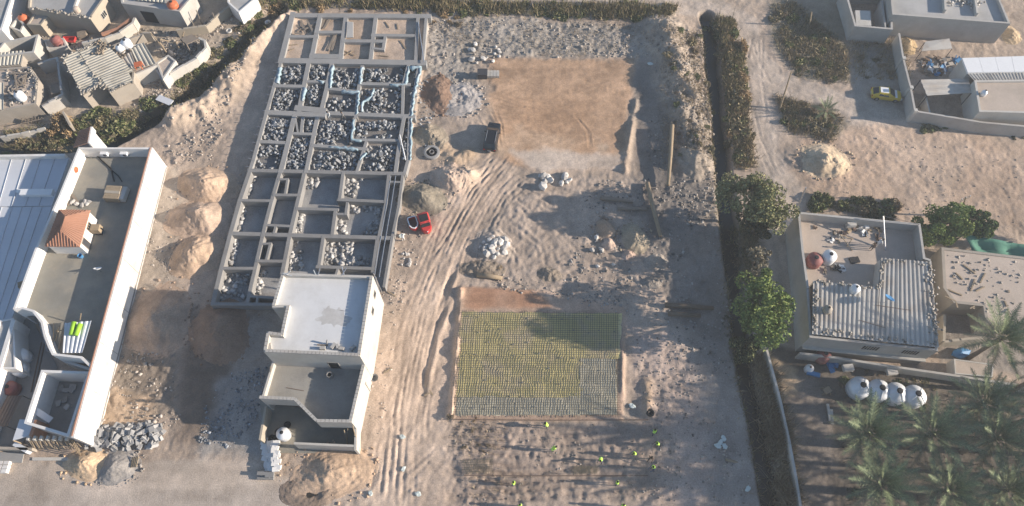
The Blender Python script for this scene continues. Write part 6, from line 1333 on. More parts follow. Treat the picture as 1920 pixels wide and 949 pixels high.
# red tuk-tuk with a red tub beside it
c = G(798, 424); t = empty('tuk_tuk', (0, 0, 0)); tag(t, 'red three wheeled tuk-tuk with black canopy by the deep foundation', 'tuk-tuk')
MB().prism([(-1.15, -.62), (.65, -.62), (1.05, -.42), (1.3, 0), (1.05, .42), (.65, .62), (-1.15, .62)], .28, .85).build('body', M['car_red'], t)
MB().prism([(.55, -.58), (1.0, -.40), (1.22, 0), (1.0, .40), (.55, .58)], .85, 1.02).build('cowl', M['car_red'], t)
MB().add([(.62, -.52, 1.0), (.62, .52, 1.0), (.36, .5, 1.62), (.36, -.5, 1.62), (.58, -.52, 1.0), (.58, .52, 1.0), (.32, .5, 1.62), (.32, -.5, 1.62)], [(0, 1, 2, 3), (7, 6, 5, 4), (0, 4, 5, 1), (1, 5, 6, 2), (2, 6, 7, 3), (3, 7, 4, 0)]).build('windscreen', M['glass_dark'], t)
cn = MB(); cn.add([p for x, zc, w in ((-1.18, 1.45, .6), (-.9, 1.66, .66), (.0, 1.72, .66), (.42, 1.62, .6)) for p in [(x, -w, zc-.22), (x, -w*.85, zc-.05), (x, 0, zc), (x, w*.85, zc-.05), (x, w, zc-.22)]], [(i*5+k, (i+1)*5+k, (i+1)*5+k+1, i*5+k+1) for i in range(3) for k in range(4)]); co = cn.build('canopy', M['car_red'], t, smooth=False); co.modifiers.new('thick', 'SOLIDIFY').thickness = .05
MB().box((-.28, 0, 1.735), (.95, .98, .06)).build('roof_panel', M['black_canvas'], t); MB().box((-1.16, 0, 1.15), (.06, 1.1, .5)).build('rear_panel', M['black_canvas'], t)
for x, y in ((.36, -.5), (.36, .5), (-1.12, -.58), (-1.12, .58)): MB().tube([(x, y, .85), (x, y, 1.55)], .03, 6).build('post', M['dark_metal'], t)
for x, y in ((.95, 0), (-.75, -.6), (-.75, .6)): MB().add([(x+math.cos(2*math.pi*k/16)*.25, y+s_*.07, .25+math.sin(2*math.pi*k/16)*.25) for s_ in (-1, 1) for k in range(16)], [(k, (k+1) % 16, 16+(k+1) % 16, 16+k) for k in range(16)]+[tuple(range(15, -1, -1)), tuple(range(16, 32))]).build('wheel', M['rubber'], t)
MB().box((-.5, 0, .95), (.6, 1.0, .2)).build('seat', M['black_canvas'], t); MB().lathe([(.02, 0), (.09, .02), (.1, .1), (.02, .12)], 12, (1.2, 0, .78)).build('headlight', M['lamp_glass'], t)
t.location = c; t.rotation_euler = (0, 0, R(-72)); t.scale = (1.12, 1.15, 1.0)
c = G(776, 424); t = empty('red_cart', (0, 0, 0)); tag(t, 'small round nosed red tipper cart beside the tuk-tuk', 'cart')
pr = [(-.85, -.42), (-.7, -.55), (.35, -.55), (.75, -.35), (.95, 0), (.75, .35), (.35, .55), (-.7, .55), (-.85, .42)]
MB().pwall(pr, .10, .35, 1.05, True).build('tub', M['car_red'], t); MB().prism(pr, .34, .5).build('tub_floor', M['rust'], t); MB().pwall(pr, .14, 1.051, 1.09, True).build('rim', M['tank_white'], t)
for x, y in ((.45, 0), (-.45, -.5), (-.45, .5)): MB().add([(x+math.cos(2*math.pi*k/14)*.22, y+s_*.06, .22+math.sin(2*math.pi*k/14)*.22) for s_ in (-1, 1) for k in range(14)], [(k, (k+1) % 14, 14+(k+1) % 14, 14+k) for k in range(14)]+[tuple(range(13, -1, -1)), tuple(range(14, 28))]).build('wheel', M['rubber'], t)
MB().tube([(-.85, 0, .8), (-1.3, 0, 1.0)], .03, 6).build('handle', M['dark_metal'], t)
t.location = c; t.rotation_euler = (0, 0, R(-70))
# ---------------------------------------------------------------- logs, poles, odds and ends
def log(a, b, r, label, mat='wood_old', lift=0.):
    A, B = G(*a), G(*b); m_ = A.lerp(B, .5); return tag(MB().tube([A+Vector((0, 0, r+.05+lift)), m_+Vector((random.uniform(-.1, .1), 0, r+.12+lift)), B+Vector((0, 0, r+.05+lift))], [r*1.1, r, r*.85], 9).build('log', M[mat], smooth=True), label, 'log')
log((1257, 245), (1251, 352), .28, 'long pale palm trunk lying on the spoil bank', 'wood', .35)
log((1213, 346), (1237, 446), .27, 'grey trunk lying diagonally on the shaded waste', 'wood', .1)
log((1126, 373), (1186, 380), .26, 'dark short trunk right of the boulder line', 'wood_old'); log((1158, 394), (1212, 394), .22, 'dark trunk below the short one', 'wood_old')
log((1246, 574), (1336, 580), .3, 'upper charred log near the ditch', 'bark'); log((1252, 590), (1312, 594), .28, 'lower charred log near the ditch', 'bark')
log((895, 517), (942, 524), .3, 'pale beam below the scrubby mound', 'wood'); log((1360, 862), (1420, 875), .14, 'thin pale stick beside the ditch', 'wood')
p = G(810, 288); t = empty('concrete_ring', p); tag(t, 'concrete manhole ring beside the stone filled foundations', 'concrete ring')
MB().lathe([(1.15, -.2), (1.15, .35), (.9, .4), (.78, .4), (.78, -.1)], 24, p).build('ring', M['concrete_new'], t); MB().lathe([(.78, .12), (.02, .1)], 20, p).build('bottom', M['pit_dark'], t); MB().lathe([(.35, .1), (.35, .42), (.25, .42), (.25, .12)], 16, p).build('pipe', M['concrete'], t)
p = G(592, 926); tag(MB().lathe([(1.0, .06), (.7, .05), (.3, .04), (.02, .03)], 20, p+Vector((0, 0, .05))).build('pit_water', M['pit_dark']), 'dark wet pit floor inside the earth rim', 'pit')
p = G(703, 711); t = empty('grey_bucket', p); tag(t, 'round mortar bucket beside the two storey shell', 'bucket'); MB().lathe([(.3, 0), (.45, .5), (.5, .55), (.38, .5), (.25, .12)], 16, p).build('bucket', M['concrete'], t)
for a, b in (((798, 722), (812, 742)), ((796, 742), (806, 737)), ((728, 548), (742, 556)), ((720, 700), (735, 690))): 
    z_ = G(*a).z; plank(a, b, z_+.05, .18, .08, 'wood', label='stray board beside the wheel tracks', group='stray boards by the tracks')
def bagmesh(k):
    bm = bmesh.new(); bmesh.ops.create_icosphere(bm, subdivisions=2, radius=.5); rr = random.Random(k)
    for v in bm.verts: v.co = v.co*rr.uniform(.55, 1.25); v.co.z *= .45
    me = bpy.data.meshes.new('bag'); bm.to_mesh(me); bm.free(); me.materials.append(M['bag']); return me
BG = [bagmesh(k) for k in range(3)]
for k, (x, y, w_) in enumerate(((755, 820, 'upper'), (756, 880, 'middle'), (695, 926, 'lower left'), (784, 926, 'lower right'))): p = G(x, y); tag(link('plastic_bag', BG[k % 3], None, None, p+Vector((0, 0, .15)), (0, 0, k), (.7, .55, .4)), w_+' of the crumpled greenish bags on the wheel tracks', 'bag', 'greenish bags on the tracks')
for k, (x, y) in enumerate(((1218, 124), (1350, 830), (1358, 838), (1345, 836), (1402, 917), (1356, 822), (1185, 762), (752, 443))): p = G(x, y); tag(link('plastic_bag', BG[k % 3], None, None, p+Vector((0, 0, .2)), (0, 0, k), (.8, .6, .6)), ('white bag on the spoil by the far pad corner', 'bluish rubbish bag in the litter by the ditch', 'bluish rubbish bag in the litter by the ditch', 'bluish rubbish bag in the litter by the ditch', 'pale bag beside the ditch near the bottom', 'bluish rubbish bag in the litter by the ditch', 'pale bag right of the mesh slab', 'pale bag at the deep foundation edge')[k], 'bag', 'rubbish bags' if k in (1, 2, 3, 5) else None)
p = G(1218, 776); tag(MB().lathe([(.38, 0), (.5, .15), (.42, .3), (.25, .3), (.2, .05)], 16, p).build('rubber_tyre', M['rubber'], smooth=True), 'black tyre on the orange earth by the mesh slab', 'tyre')
p = G(922, 142); t = empty('block_pallet', p); tag(t, 'pallet of cream blocks at the upper left of the compacted pad', 'pallet'); MB().box(p+Vector((.0, 0, .1)), (2.3, 1.1, .12)).build('pallet_base', M['wood_old'], t)
for i in range(5):
    for j in range(3): MB().box(p+Vector((-.9+i*.45, -.36+j*.36, .36)), (.4, .3, .38)).build('block', M['block_pale'], t)
p = G(905, 144); tag(MB().box(p+Vector((0, 0, .55)), (1.4, 1.1, 1.0)).box(p+Vector((0, 0, 1.08)), (1.5, 1.2, .06)).build('grey_crate', M['dark_metal']), 'dark square box beside the cream block pallet', 'box')
t = empty('wheelbarrow_stack', G(255, 868)); c = t.location; t.name = 'wooden_pallet'; tag(t, 'tilted wooden pallet beside the gravel heap on the street', 'pallet')
for k in range(4): MB().box(c+Vector((-.35+k*.26, 0, .35+k*.12)), (.2, 1.2, .06), M=Matrix.Rotation(-.4, 3, 'Y')).build('slat', M['wood'], t)
for k in (-.45, .45): MB().box(c+Vector((0, k, .32)), (1.1, .1, .14), M=Matrix.Rotation(-.4, 3, 'Y')).build('bearer', M['wood_old'], t)
t = empty('block_stack', G(8, 878)); c = t.location; tag(t, 'white block stack at the lower left picture edge', 'blocks')
for k in range(6): MB().box(c+Vector(((k % 2)*.7-.3, (k//2)*.45-.4, .3)), (.6, .4, .55)).build('block', M['white_wall'], t)
def pole(a, top, h, label, arms=True, mat='wood'):
    A = G(*a); T = P(*top, h); t = empty('power_pole', A); tag(t, label, 'pole')
    MB().tube([A-Vector((0, 0, .3)), T], [.14, .09], 8).build('post', M[mat], t)
    if arms:
        for k, f_ in enumerate((.97, .9)): c = A.lerp(T, f_); MB().box(c, (1.4, .1, .1), .4).build('cross_arm', M['wood_old'], t)
        for k in (-.6, 0, .6): MB().lathe([(.05, 0), (.07, .06), (.04, .14)], 8, A.lerp(T, .97)+Vector((k, k*.4, .05))).build('insulator', M['tank_white'], t)
    return t
pole((1462, 206), (1484, 134), 6.2, 'wooden power pole beside the palm shrub on the dirt road', False)
pole((1492, 398), (1511, 352), 4.4, 'grey pole at the corner of the terrace house', False, 'chrome'); pole((1800, 408), (1811, 370), 5.0, 'pole with cross arms behind the green trees'); pole((1518, 50), (1522, 22), 3.0, 'short post in the scrub by the low wing', False)
for k in range(3):
    A = P(1484, 134, 6.1)+Vector((.2*k-.2, 0, 0)); B = P(1442+k*3, -30, 6.5); pts = [A.lerp(B, i/8)-Vector((0, 0, 1.2*math.sin(math.pi*i/8))) for i in range(9)]
    tag(MB().tube(pts, .015, 4).build('power_line', M['dark_metal']), 'thin overhead wire leaving the wooden power pole', 'wire', 'wires of the wooden pole')
# ---------------------------------------------------------------- vegetation
def leaf_quads(pos, size, asp=.5, up=0.):
    n = len(pos); Rm = randrot(n, 2.2); sz = np.asarray(size)[:, None, None]
    b = np.array(((-.5, -.5*asp, 0), (.5, -.5*asp, 0), (.5, .5*asp, 0), (-.5, .5*asp, 0)), np.float32)
    b = b[None]*sz; b[:, 1:3, 2] += 0
    V = np.einsum('nij,nkj->nki', Rm, b)+pos[:, None, :]
    return V.reshape(-1, 3), np.arange(4*n).reshape(n, 4)
def leafcols(n, c, var=.35, alt=None, frac=.3):
    k = RNG.uniform(1-var, 1+var, n)[:, None]*np.array(c)[None]
    if alt is not None:
        m = RNG.random(n) < frac; k[m] = RNG.uniform(1-var, 1+var, m.sum())[:, None]*np.array(alt)[None]
    return np.repeat(k, 4, axis=0)
def ball(n): v = RNG.normal(size=(n, 3)); return v/np.linalg.norm(v, axis=1, keepdims=True)
def tree(px, py, h, r, label, c, alt, seed, nb=34, nl=260, ls=.24, name='leafy_tree', squash=.8, lean=(0, 0)):
    g = G(px, py); t = empty(name, g); tag(t, label, 'tree'); rr = random.Random(seed)
    tr = MB(); base = Vector((0, 0, -.3)); fork = Vector((lean[0]*.3, lean[1]*.3, h*.38))
    tr.tube([g+base, g+fork*.5+Vector((.08, .05, 0)), g+fork], [.26, .2, .16], 8); tk = tr.build('trunk', M['bark'], t, smooth=True)
    cc = Vector((lean[0], lean[1], h-r*squash)); pos = []; blobs = []
    for i in range(nb):
        d = Vector(ball(1)[0]); rad = rr.uniform(.4, .9)
        if d.z < -.35: d.z *= .4
        rad *= 1+.25*math.sin(2*math.atan2(d.y, d.x)+seed)
        b = cc+Vector((d.x*r*rad, d.y*r*rad, d.z*r*squash*rad)); br = r*rr.uniform(.15, .34); blobs.append((b, br))
        q_ = ball(nl)*(br*(.55+.5*RNG.random(nl)**.6))[:, None]*np.array((1, 1, .85)); pos.append(q_+np.array(b))
    for b, br in blobs[:9]: MB().tube([g+fork, g+fork.lerp(b, .5)+Vector((0, 0, .2)), g+b], [.11, .07, .03], 6).build('limb', M['bark'], t, smooth=True)
    pos = np.concatenate(pos).astype(np.float32); n = len(pos)
    V, Fq = leaf_quads(pos, RNG.uniform(ls*.7, ls*1.4, n), .55)
    o = np_mesh('crown', V, Fq, M['leaf'], leafcols(n, c, .4, alt, .3), parent=t)
    return t
GR, GR2, OL = (.145, .20, .062), (.26, .295, .10), (.225, .23, .11)
tree(1392, 418, 9.0, 4.2, 'large olive green tree leaning over the ditch, upper of two', OL, (.25, .23, .12), 3, 46, 250)
tree(1408, 440, 5.2, 2.6, 'lower bushy part tree under the large olive green one', (.075, .08, .04), (.12, .11, .06), 4, 20, 200)
tree(1404, 618, 10.2, 4.2, 'large bright green tree between the ditch and the terrace house', GR, GR2, 5, 46, 240)
tree(1392, 655, 4.6, 2.2, 'small dark tree at the foot of the large bright green one', (.05, .065, .03), OL, 6, 16, 200)
tree(1402, 518, 6.0, 2.2, 'thin greyish tree between the two large trees by the ditch', (.23, .20, .145), (.18, .165, .11), 12, 16, 60, .24)
tree(1744, 442, 7.0, 3.5, 'tall green tree behind the roof terrace, left of a pair', GR, GR2, 7, 34, 240, squash=1.15)
tree(1722, 462, 4.5, 2.2, 'low green tree tucked behind the terrace wall', GR, OL, 8, 18, 200)
tree(1800, 442, 5.4, 2.4, 'round green tree beside the green shade net, right of a pair', (.075, .12, .04), GR2, 9, 24, 240)
tree(1990, 470, 6.0, 3.0, 'tree beyond the green net outside the right edge', GR, OL, 10, 20, 160)
# shrubs: one of each kind, copied
def bushmesh(k, c, alt, n=520, ls=.2, flat=.7, twig=False):
    nb = 9; pos = []
    for i in range(nb):
        d = ball(1)[0]; d[2] = abs(d[2]); b = d*np.array((1, 1, flat))*RNG.uniform(.2, .68); br = RNG.uniform(.25, .45)
        m = n//nb; q_ = ball(m)*(br*(.5+.6*RNG.random(m)))[:, None]; q_[:, 2] = np.abs(q_[:, 2])*.9; pos.append(q_+b)
    pos = np.concatenate(pos).astype(np.float32); V, Fq = leaf_quads(pos, RNG.uniform(ls*.6, ls*1.4, len(pos)), .28 if twig else .5)
    o = np_mesh('foliage', V, Fq, M['leaf'], leafcols(len(pos), c, .45, alt, .35)); me = o.data; bpy.data.objects.remove(o); return me
BK = {'green': [bushmesh(k, (.125, .15, .06), (.20, .19, .10)) for k in range(4)], 'olive': [bushmesh(k, (.195, .17, .095), (.28, .225, .14)) for k in range(4)], 'dry': [bushmesh(k, (.32, .225, .125), (.40, .29, .165), twig=True) for k in range(4)], 'brown': [bushmesh(k, (.22, .175, .12), (.30, .24, .165), twig=True) for k in range(3)], 'dark': [bushmesh(k, (.085, .09, .05), (.15, .13, .08)) for k in range(3)]}
def bush(px, py, s, kind, label, group=None, h=.75):
    p = G(px, py); o = link('shrub', random.choice(BK[kind]), None, None, (p.x, p.y, p.z-.1), (0, 0, random.uniform(0, 6.28)), (s*random.uniform(.85, 1.2), s*random.uniform(.85, 1.2), s*h*random.uniform(.8, 1.3)))
    return tag(o, label, 'shrub', group)
def strip(poly, n, smin, smax, kinds, label, group, h=.75, more=0, mass=None):
    """n shrubs that can be told apart; `more` further ones grow into one thicket mass"""
    Vs, Cs, k0 = [], [], 0
    pw = [(x+random.uniform(-5, 5), y+random.uniform(-4, 4)) for x, y in poly]
    for i, q_ in enumerate(in_poly(pw, n+more)):
        p = Vector((q_[0]+random.gauss(0, .35), q_[1]+random.gauss(0, .35), 0)); p.z = gh(p.x, p.y); s = random.uniform(smin, smax)
        if i >= n: s *= .75
        me = random.choice(BK[random.choice(kinds)]); rz = random.uniform(0, 6.28); sc = (s*random.uniform(.8, 1.25), s*random.uniform(.8, 1.25), s*h*random.uniform(.7, 1.3))
        if i < n: tag(link('shrub', me, None, None, (p.x, p.y, p.z-.12), (0, 0, rz), sc), label, 'shrub', group)
        else:
            m = len(me.vertices); co = np.empty(m*3, np.float32); me.vertices.foreach_get('co', co); co = co.reshape(-1, 3)*np.array(sc); cl = np.empty(m*4, np.float32); me.attributes['Col'].data.foreach_get('color', cl)
            c_, s_ = math.cos(rz), math.sin(rz); co = np.stack([co[:, 0]*c_-co[:, 1]*s_+p.x, co[:, 0]*s_+co[:, 1]*c_+p.y, co[:, 2]+p.z-.12], 1); Vs.append(co); Cs.append(cl.reshape(-1, 4)[:, :3])
    if Vs:
        V = np.concatenate(Vs); tag(np_mesh('thicket', V, np.arange(len(V)).reshape(-1, 4), M['leaf'], np.concatenate(Cs)), mass or ('smaller growth among the '+group), 'thicket', kind='stuff')
strip([(0, 262), (60, 255), (110, 235), (130, 245), (120, 285), (0, 288)], 16, .8, 1.6, ['green', 'brown', 'dark', 'olive'], 'scrubby bush beside the metal roof hall at the left edge', 'bushes behind the metal roof hall', more=16)
for k in range(5): bush(110+random.uniform(-14, 14), 242+random.uniform(-14, 12), random.uniform(1.1, 1.7), 'dry', 'orange brown dry bush below the grey yard', 'orange dry bushes', 1.1)
strip([(140, 200), (180, 205), (230, 212), (285, 200), (290, 225), (200, 258), (150, 250)], 20, .9, 1.8, ['green', 'dark', 'olive', 'green'], 'green bush under the old house by the left ditch', 'bushes under the old house', more=14)
strip([(330, 140), (400, 100), (430, 70), (460, 30), (500, 20), (480, 70), (420, 130), (345, 175), (330, 165)], 24, .7, 1.4, ['green', 'olive', 'dark', 'brown'], 'low bush along the left ditch above the curved wall', 'bushes along the left ditch', more=26)
strip([(500, -30), (800, -30), (830, 2), (1260, 12), (1255, 40), (1100, 34), (900, 26), (820, 28), (640, 16), (500, 20)], 50, .8, 1.7, ['olive', 'green', 'green', 'green', 'dry'], 'scrub bush in the reed belt behind the building plots', 'bushes in the far reed belt', more=90)
strip([(810, 28), (870, 30), (860, 50), (812, 48)], 8, .5, .9, ['dry', 'dry', 'brown'], 'rusty dry bush at the far corner of the plots', 'rusty bushes at the far corner')
strip([(1328, 30), (1362, 38), (1385, 90), (1392, 170), (1402, 250), (1408, 310), (1378, 315), (1368, 250), (1358, 150), (1350, 80)], 40, .9, 1.8, ['olive', 'green', 'dry', 'green', 'olive'], 'dusty bush on the right bank of the ditch', 'bushes on the right ditch bank', .95, more=50)
strip([(1240, 60), (1315, 60), (1335, 300), (1270, 300)], 18, .5, 1.0, ['brown', 'olive', 'brown', 'green'], 'small bush on the spoil bank', 'bushes on the spoil bank', more=30)
strip([(1322, 60), (1330, 60), (1346, 300), (1366, 420), (1376, 540), (1392, 700), (1425, 850), (1412, 850), (1378, 700), (1362, 540), (1352, 420), (1334, 300)], 8, .35, .7, ['brown', 'olive', 'dark'], 'small weed bush on the left lip of the ditch', 'weeds on the left ditch lip', more=22)
strip([(1448, 20), (1480, 10), (1530, 40), (1575, 95), (1585, 145), (1550, 160), (1500, 140), (1460, 90)], 26, .7, 1.4, ['olive', 'green', 'brown'], 'scrub bush in the thicket along the bend of the dirt road', 'bushes along the road bend', more=30)
strip([(1590, 60), (1690, 70), (1700, 130), (1620, 160), (1600, 110)], 12, .5, .9, ['dark', 'brown'], 'low dark scrub behind the yellow taxi', 'scrub behind the taxi')
strip([(1458, 185), (1520, 190), (1560, 215), (1570, 245), (1520, 255), (1475, 230)], 18, .7, 1.3, ['green', 'olive', 'brown'], 'bush in the roadside island by the power pole', 'bushes in the roadside island', more=16)
strip([(1718, 228), (1790, 235), (1785, 250), (1716, 248)], 9, .7, 1.2, ['dark', 'green', 'olive'], 'bush at the foot of the compound wall', 'bushes under the compound wall')
strip([(1840, 242), (1920, 250), (1920, 268), (1845, 262)], 7, .5, .9, ['dark', 'olive', 'brown'], 'small bush along the wall at the right edge', 'bushes at the right edge wall')
strip([(1525, 360), (1600, 375), (1705, 385), (1705, 408), (1600, 398), (1520, 390)], 22, 1.0, 1.8, ['dark', 'dark', 'brown', 'green'], 'dark bush in the hedge behind the roof terrace', 'hedge behind the roof terrace', 1.0)
strip([(1372, 420), (1410, 440), (1420, 520), (1385, 520)], 16, .7, 1.2, ['brown', 'brown', 'dark'], 'greyish dead bush between the two large trees', 'dead bushes between the trees', 1.1)
strip([(760, 350), (815, 355), (820, 390), (765, 392)], 10, .4, .75, ['brown', 'brown', 'olive'], 'low brown scrub on the earth mound by the tuk-tuk', 'scrub on the mound'); strip([(795, 240), (820, 240), (822, 275), (795, 278)], 5, .4, .7, ['brown', 'olive'], 'low scrub by the concrete ring', 'scrub by the ring')
strip([(845, 790), (900, 795), (930, 840), (870, 850)], 8, .3, .55, ['brown', 'dry'], 'dry weed at the left of the trampled strip', 'weeds on the strip'); strip([(880, 500), (935, 500), (930, 520), (885, 520)], 5, .4, .7, ['brown', 'dry'], 'dry weed on the mound under the boulders', 'weeds under the boulders')
bush(845, 783, .7, 'brown', 'withered bush at the lower left corner of the mesh slab'); bush(1485, 850, .5, 'green', 'small green weed inside the garden wall'); strip([(1570, 690), (1800, 720), (1900, 745), (1740, 760), (1600, 770), (1580, 720)], 12, .5, 1.1, ['dark', 'olive', 'brown', 'green'], 'undergrowth shrub around the silver tanks', 'undergrowth around the tanks', more=14); strip([(1590, 850), (1920, 830), (1920, 960), (1590, 960)], 10, .5, 1.0, ['dark', 'brown', 'dark', 'olive'], 'low undergrowth shrub below the palms', 'undergrowth below the palms', more=10)
# reeds and dry grass: one mass each
def blades(name, label, polys, n, hmin, hmax, cols, lean=.45, w=.05):
    Vs, Cs = [], []
    for poly, nn in polys:
        q_ = in_poly(poly, nn)+RNG.normal(0, .35, (nn, 2)); pn = fbm(q_[:, 0].astype(np.float32), q_[:, 1].astype(np.float32), 3.2, 505, 3); kp = pn+.2*RNG.normal(size=nn) > -.2; q_ = q_[kp]; pn = pn[kp]; z = ghv(q_)-.05; m = len(q_)
        h = RNG.uniform(hmin, hmax, m)*(1+.5*pn); a = RNG.uniform(0, 6.28, m); l = np.abs(RNG.normal(0, lean, m))*h; ww = RNG.uniform(.6, 1.6, m)*w; p = RNG.uniform(0, 6.28, m)
        b0 = np.stack([q_[:, 0]-np.cos(p)*ww, q_[:, 1]-np.sin(p)*ww, z], 1); b1 = np.stack([q_[:, 0]+np.cos(p)*ww, q_[:, 1]+np.sin(p)*ww, z], 1)
        tp = np.stack([q_[:, 0]+np.cos(a)*l, q_[:, 1]+np.sin(a)*l, z+h], 1)
        Vs.append(np.stack([b0, b1, tp], 1).reshape(-1, 3)); ci = np.clip(((pn+.55+.35*RNG.normal(size=m))*len(cols)/1.1).astype(int), 0, len(cols)-1); c = np.array(cols)[ci]*RNG.uniform(.7, 1.3, m)[:, None]; Cs.append(np.repeat(c, 3, axis=0))
    V = np.concatenate(Vs); o = np_mesh(name, V, np.arange(len(V)).reshape(-1, 3), M['leaf'], np.concatenate(Cs)); return tag(o, label, 'reeds', kind='stuff')
STRAW = [(.38, .30, .19), (.31, .24, .15), (.25, .205, .125), (.18, .17, .085)]
blades('reeds', 'dense dry reeds leaning between the ditch and the garden wall', [([(1412, 668), (1438, 672), (1462, 760), (1478, 835), (1496, 960), (1462, 960), (1448, 860), (1430, 770)], 9000)], 0, .8, 2.2, [(.42, .35, .24), (.34, .28, .19), (.26, .21, .145)], .5, .06)
blades('reeds', 'green brown reed belt along the far edge of the plots', [([(480, -20), (810, -20), (850, 5), (1270, 12), (1255, 38), (1080, 32), (830, 22), (640, 12), (490, 18)], 16000)], 0, .5, 1.5, [(.23, .20, .11), (.17, .165, .08), (.32, .25, .155), (.26, .22, .13)], .4, .06)
blades('reeds', 'mixed dry grass on the right ditch bank', [([(1340, 30), (1370, 40), (1392, 90), (1400, 200), (1415, 310), (1375, 320), (1360, 180)], 12000), ([(1375, 420), (1410, 430), (1420, 530), (1385, 530)], 3500)], 0, .3, 1.2, STRAW, .5, .05)
blades('grass', 'dry grass among the roadside thickets', [([(1448, 10), (1490, 5), (1590, 90), (1590, 155), (1500, 145), (1455, 85)], 9000), ([(1455, 180), (1540, 195), (1590, 225), (1560, 265), (1480, 245)], 6000), ([(1590, 70), (1700, 75), (1705, 150), (1610, 150)], 3000)], 0, .2, .7, [(.28, .23, .145), (.20, .18, .095), (.33, .26, .17)], .5, .05)
blades('grass', 'sparse dry grass along the left ditch', [([(0, 250), (130, 230), (300, 195), (420, 100), (490, 30), (505, 50), (420, 150), (300, 225), (160, 265), (0, 290)], 12000)], 0, .2, .8, [(.20, .185, .10), (.15, .145, .07), (.29, .22, .135)], .5, .05)
blades('grass', 'dry weeds hanging over the lips of the right ditch', [([(1318, 40), (1332, 40), (1350, 300), (1366, 420), (1380, 600), (1398, 720), (1440, 900), (1455, 960), (1430, 960), (1380, 720), (1362, 600), (1348, 420), (1332, 300)], 2600)], 0, .25, .8, [(.22, .19, .11), (.30, .24, .155), (.16, .15, .075)], .6, .05)
blades('grass', 'dry weeds scattered over the waste strip and banks', [([(810, 35), (1245, 45), (1215, 105), (905, 105), (820, 90)], 5000), ([(1240, 60), (1325, 60), (1340, 320), (1240, 320)], 11000), ([(845, 790), (960, 795), (940, 850), (850, 850)], 700), ([(870, 890), (960, 895), (930, 945), (860, 945)], 500)], 0, .1, .4, [(.34, .27, .19), (.27, .23, .15), (.38, .30, .21)], .7, .04)
blades('grass', 'weeds and leaf litter on the palm garden floor', [([(1580, 740), (1960, 740), (1960, 990), (1590, 990)], 2600)], 0, .15, .6, [(.10, .10, .05), (.17, .14, .09), (.07, .08, .04)], .6, .05)
# ---------------------------------------------------------------- date palms
def frond(seed, L=3.6, droop=.9, c=(.085, .105, .045), n=26):
    rr = np.random.default_rng(seed); V, Fc, Cl = [], [], []
    def cur(u): return np.array((L*(u-.12*u*u*droop), 0, .55*u*(1-.2*u)-droop*1.35*u*u))
    ps = [cur(i/8) for i in range(9)]
    for i in range(8):
        b = len(V); w0 = .06*(1-i/9)+.02; w1 = .06*(1-(i+1)/9)+.02
        V += [ps[i]+(0, w0, 0), ps[i]-(0, w0, 0), ps[i+1]-(0, w1, 0), ps[i]+(0, 0, w0)]; Fc += [(b, b+2, b+1), (b, b+2, b+3)]; Cl += [(.30, .30, .18)]*4
    for i in range(n):
        u = .14+.86*(i+.5)/n; p = cur(u); l = L*.185*(math.sin(math.pi*min(1, u*.8+.22))**.7)*rr.uniform(.8, 1.15)
        d = (cur(min(1, u+.03))-p); d = d/(np.linalg.norm(d)+1e-6)
        for sd in (-1, 1):
            k = rr.uniform(.75, 1.3); e = p+d*l*rr.uniform(.45, .75)+np.array((0, sd*l*.8, l*rr.uniform(.02, .30)-.05))
            b = len(V); V += [p+d*.06, p-d*.06, e]; Fc.append((b, b+1, b+2) if sd > 0 else (b+1, b, b+2)); Cl += [np.array(c)*k]*3
    V = np.array(V, np.float32); o = np_mesh('frond', V, np.array(Fc), M['leaf'], np.array(Cl)); me = o.data; bpy.data.objects.remove(o); return me
FY = [frond(k, 4.1, .30, (.17, .205, .105)) for k in range(3)]; FM = [frond(10+k, 4.7, .5, (.145, .178, .10)) for k in range(4)]; FD = [frond(20+k, 4.4, .9, (.21, .185, .125)) for k in range(3)]
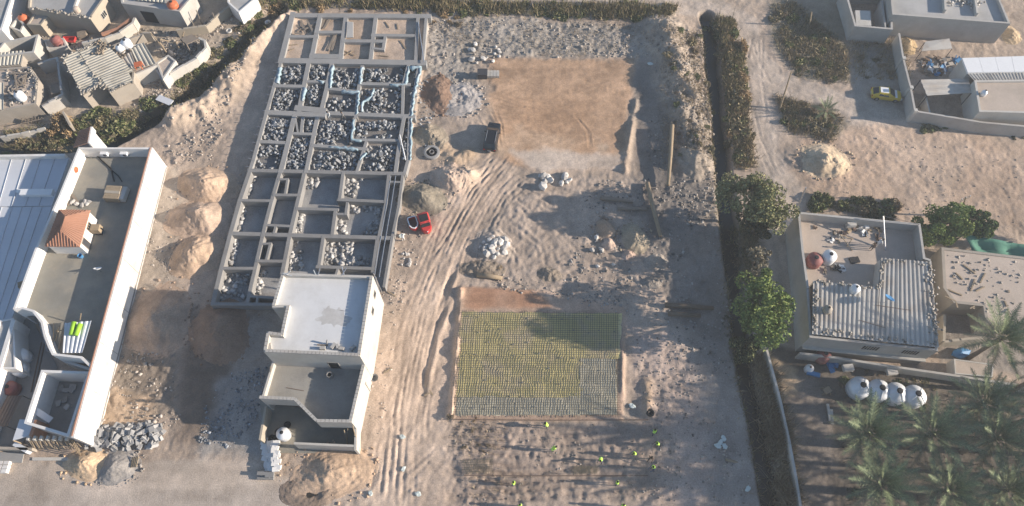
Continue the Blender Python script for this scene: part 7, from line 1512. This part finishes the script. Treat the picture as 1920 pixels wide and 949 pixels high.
def palm(px, py, h, s, label, nf=40, name='date_palm'):
    c = P(px, py, h); g = Vector((c.x, c.y, gh(c.x, c.y))); t = empty(name, g, random.uniform(0, 6)); tag(t, label, 'palm tree', 'date palms in the garden' if name == 'date_palm' else None)
    rz = t.rotation_euler.z; t.rotation_euler.z = 0
    MB().tube([g-Vector((0, 0, .3)), g+Vector((.05, 0, h*.3)), g+Vector((0, .03, h*.7)), g+Vector((0, 0, h-g.z+.1))], [.32, .25, .23, .30], 10).build('trunk', M['palm_bark'], t, smooth=True)
    top = h-g.z
    for k in range(nf):
        f_ = k/nf; a = k*2.39996+rz; el = math.radians(74-f_*96+random.uniform(-7, 7)); lst = FY if f_ < .25 else (FM if f_ < .78 else FD)
        o = link('frond', random.choice(lst), None, t, (.15*math.cos(a), .15*math.sin(a), top+.25-.35*f_), None, None); sc = s*random.uniform(.85, 1.1)*(0.75 if f_ < .1 else 1)
        o.rotation_euler = (random.uniform(-.3, .3), -el, a); o.scale = (sc, sc, sc)
    return t
palm(1628, 812, 6.4, 1.05, 'date palm nearest the garden wall, upper of the left pair', 36)
palm(1652, 908, 6.0, 1.02, 'date palm of the lower row nearest the garden wall', 36); palm(1747, 814, 6.4, 1.08, 'date palm in the middle of the upper row below the tanks', 36); palm(1868, 822, 6.8, 1.05, 'date palm of the upper row near the right picture edge', 36)
palm(1780, 918, 6.2, 1.0, 'date palm in the middle of the lower row', 36); palm(1890, 918, 6.4, 1.0, 'date palm in the lower right picture corner', 36); palm(1845, 755, 6.2, 1.0, 'date palm right of the silver tanks by the grey wall', 36); palm(1876, 636, 6.6, 1.05, 'date palm beside the pump house', 36)
for k, (x, y, h) in enumerate(((1990, 760, 9.), (1995, 865, 9.), (1985, 690, 9.), (1950, 990, 7.), (2050, 815, 10.), (1720, 1010, 5.), (1850, 1010, 5.5))): palm(x, y, h, 1.1, 'date palm beyond the picture edge in the same garden', 32)
palm(1548, 207, 1.4, .46, 'low young palm in the roadside island', 22, 'young_palm')
# ---------------------------------------------------------------- thin dusty air between the drone and the ground
hz = MB().box((0, 150, 43.5), (2000, 2300, 93.0)).build('haze', None); tag(hz, 'thin dusty haze over the site', 'haze', kind='stuff')
hm = bpy.data.materials.new('haze'); hm.use_nodes = True; hn = hm.node_tree.nodes; hn.remove(hn['Principled BSDF'])
pv = hn.new('ShaderNodeVolumePrincipled'); pv.inputs['Color'].default_value = (.88, .94, 1, 1); pv.inputs['Density'].default_value = .0006; pv.inputs['Anisotropy'].default_value = .2
hm.node_tree.links.new(pv.outputs[0], hn['Material Output'].inputs['Volume']); hz.data.materials.append(hm)
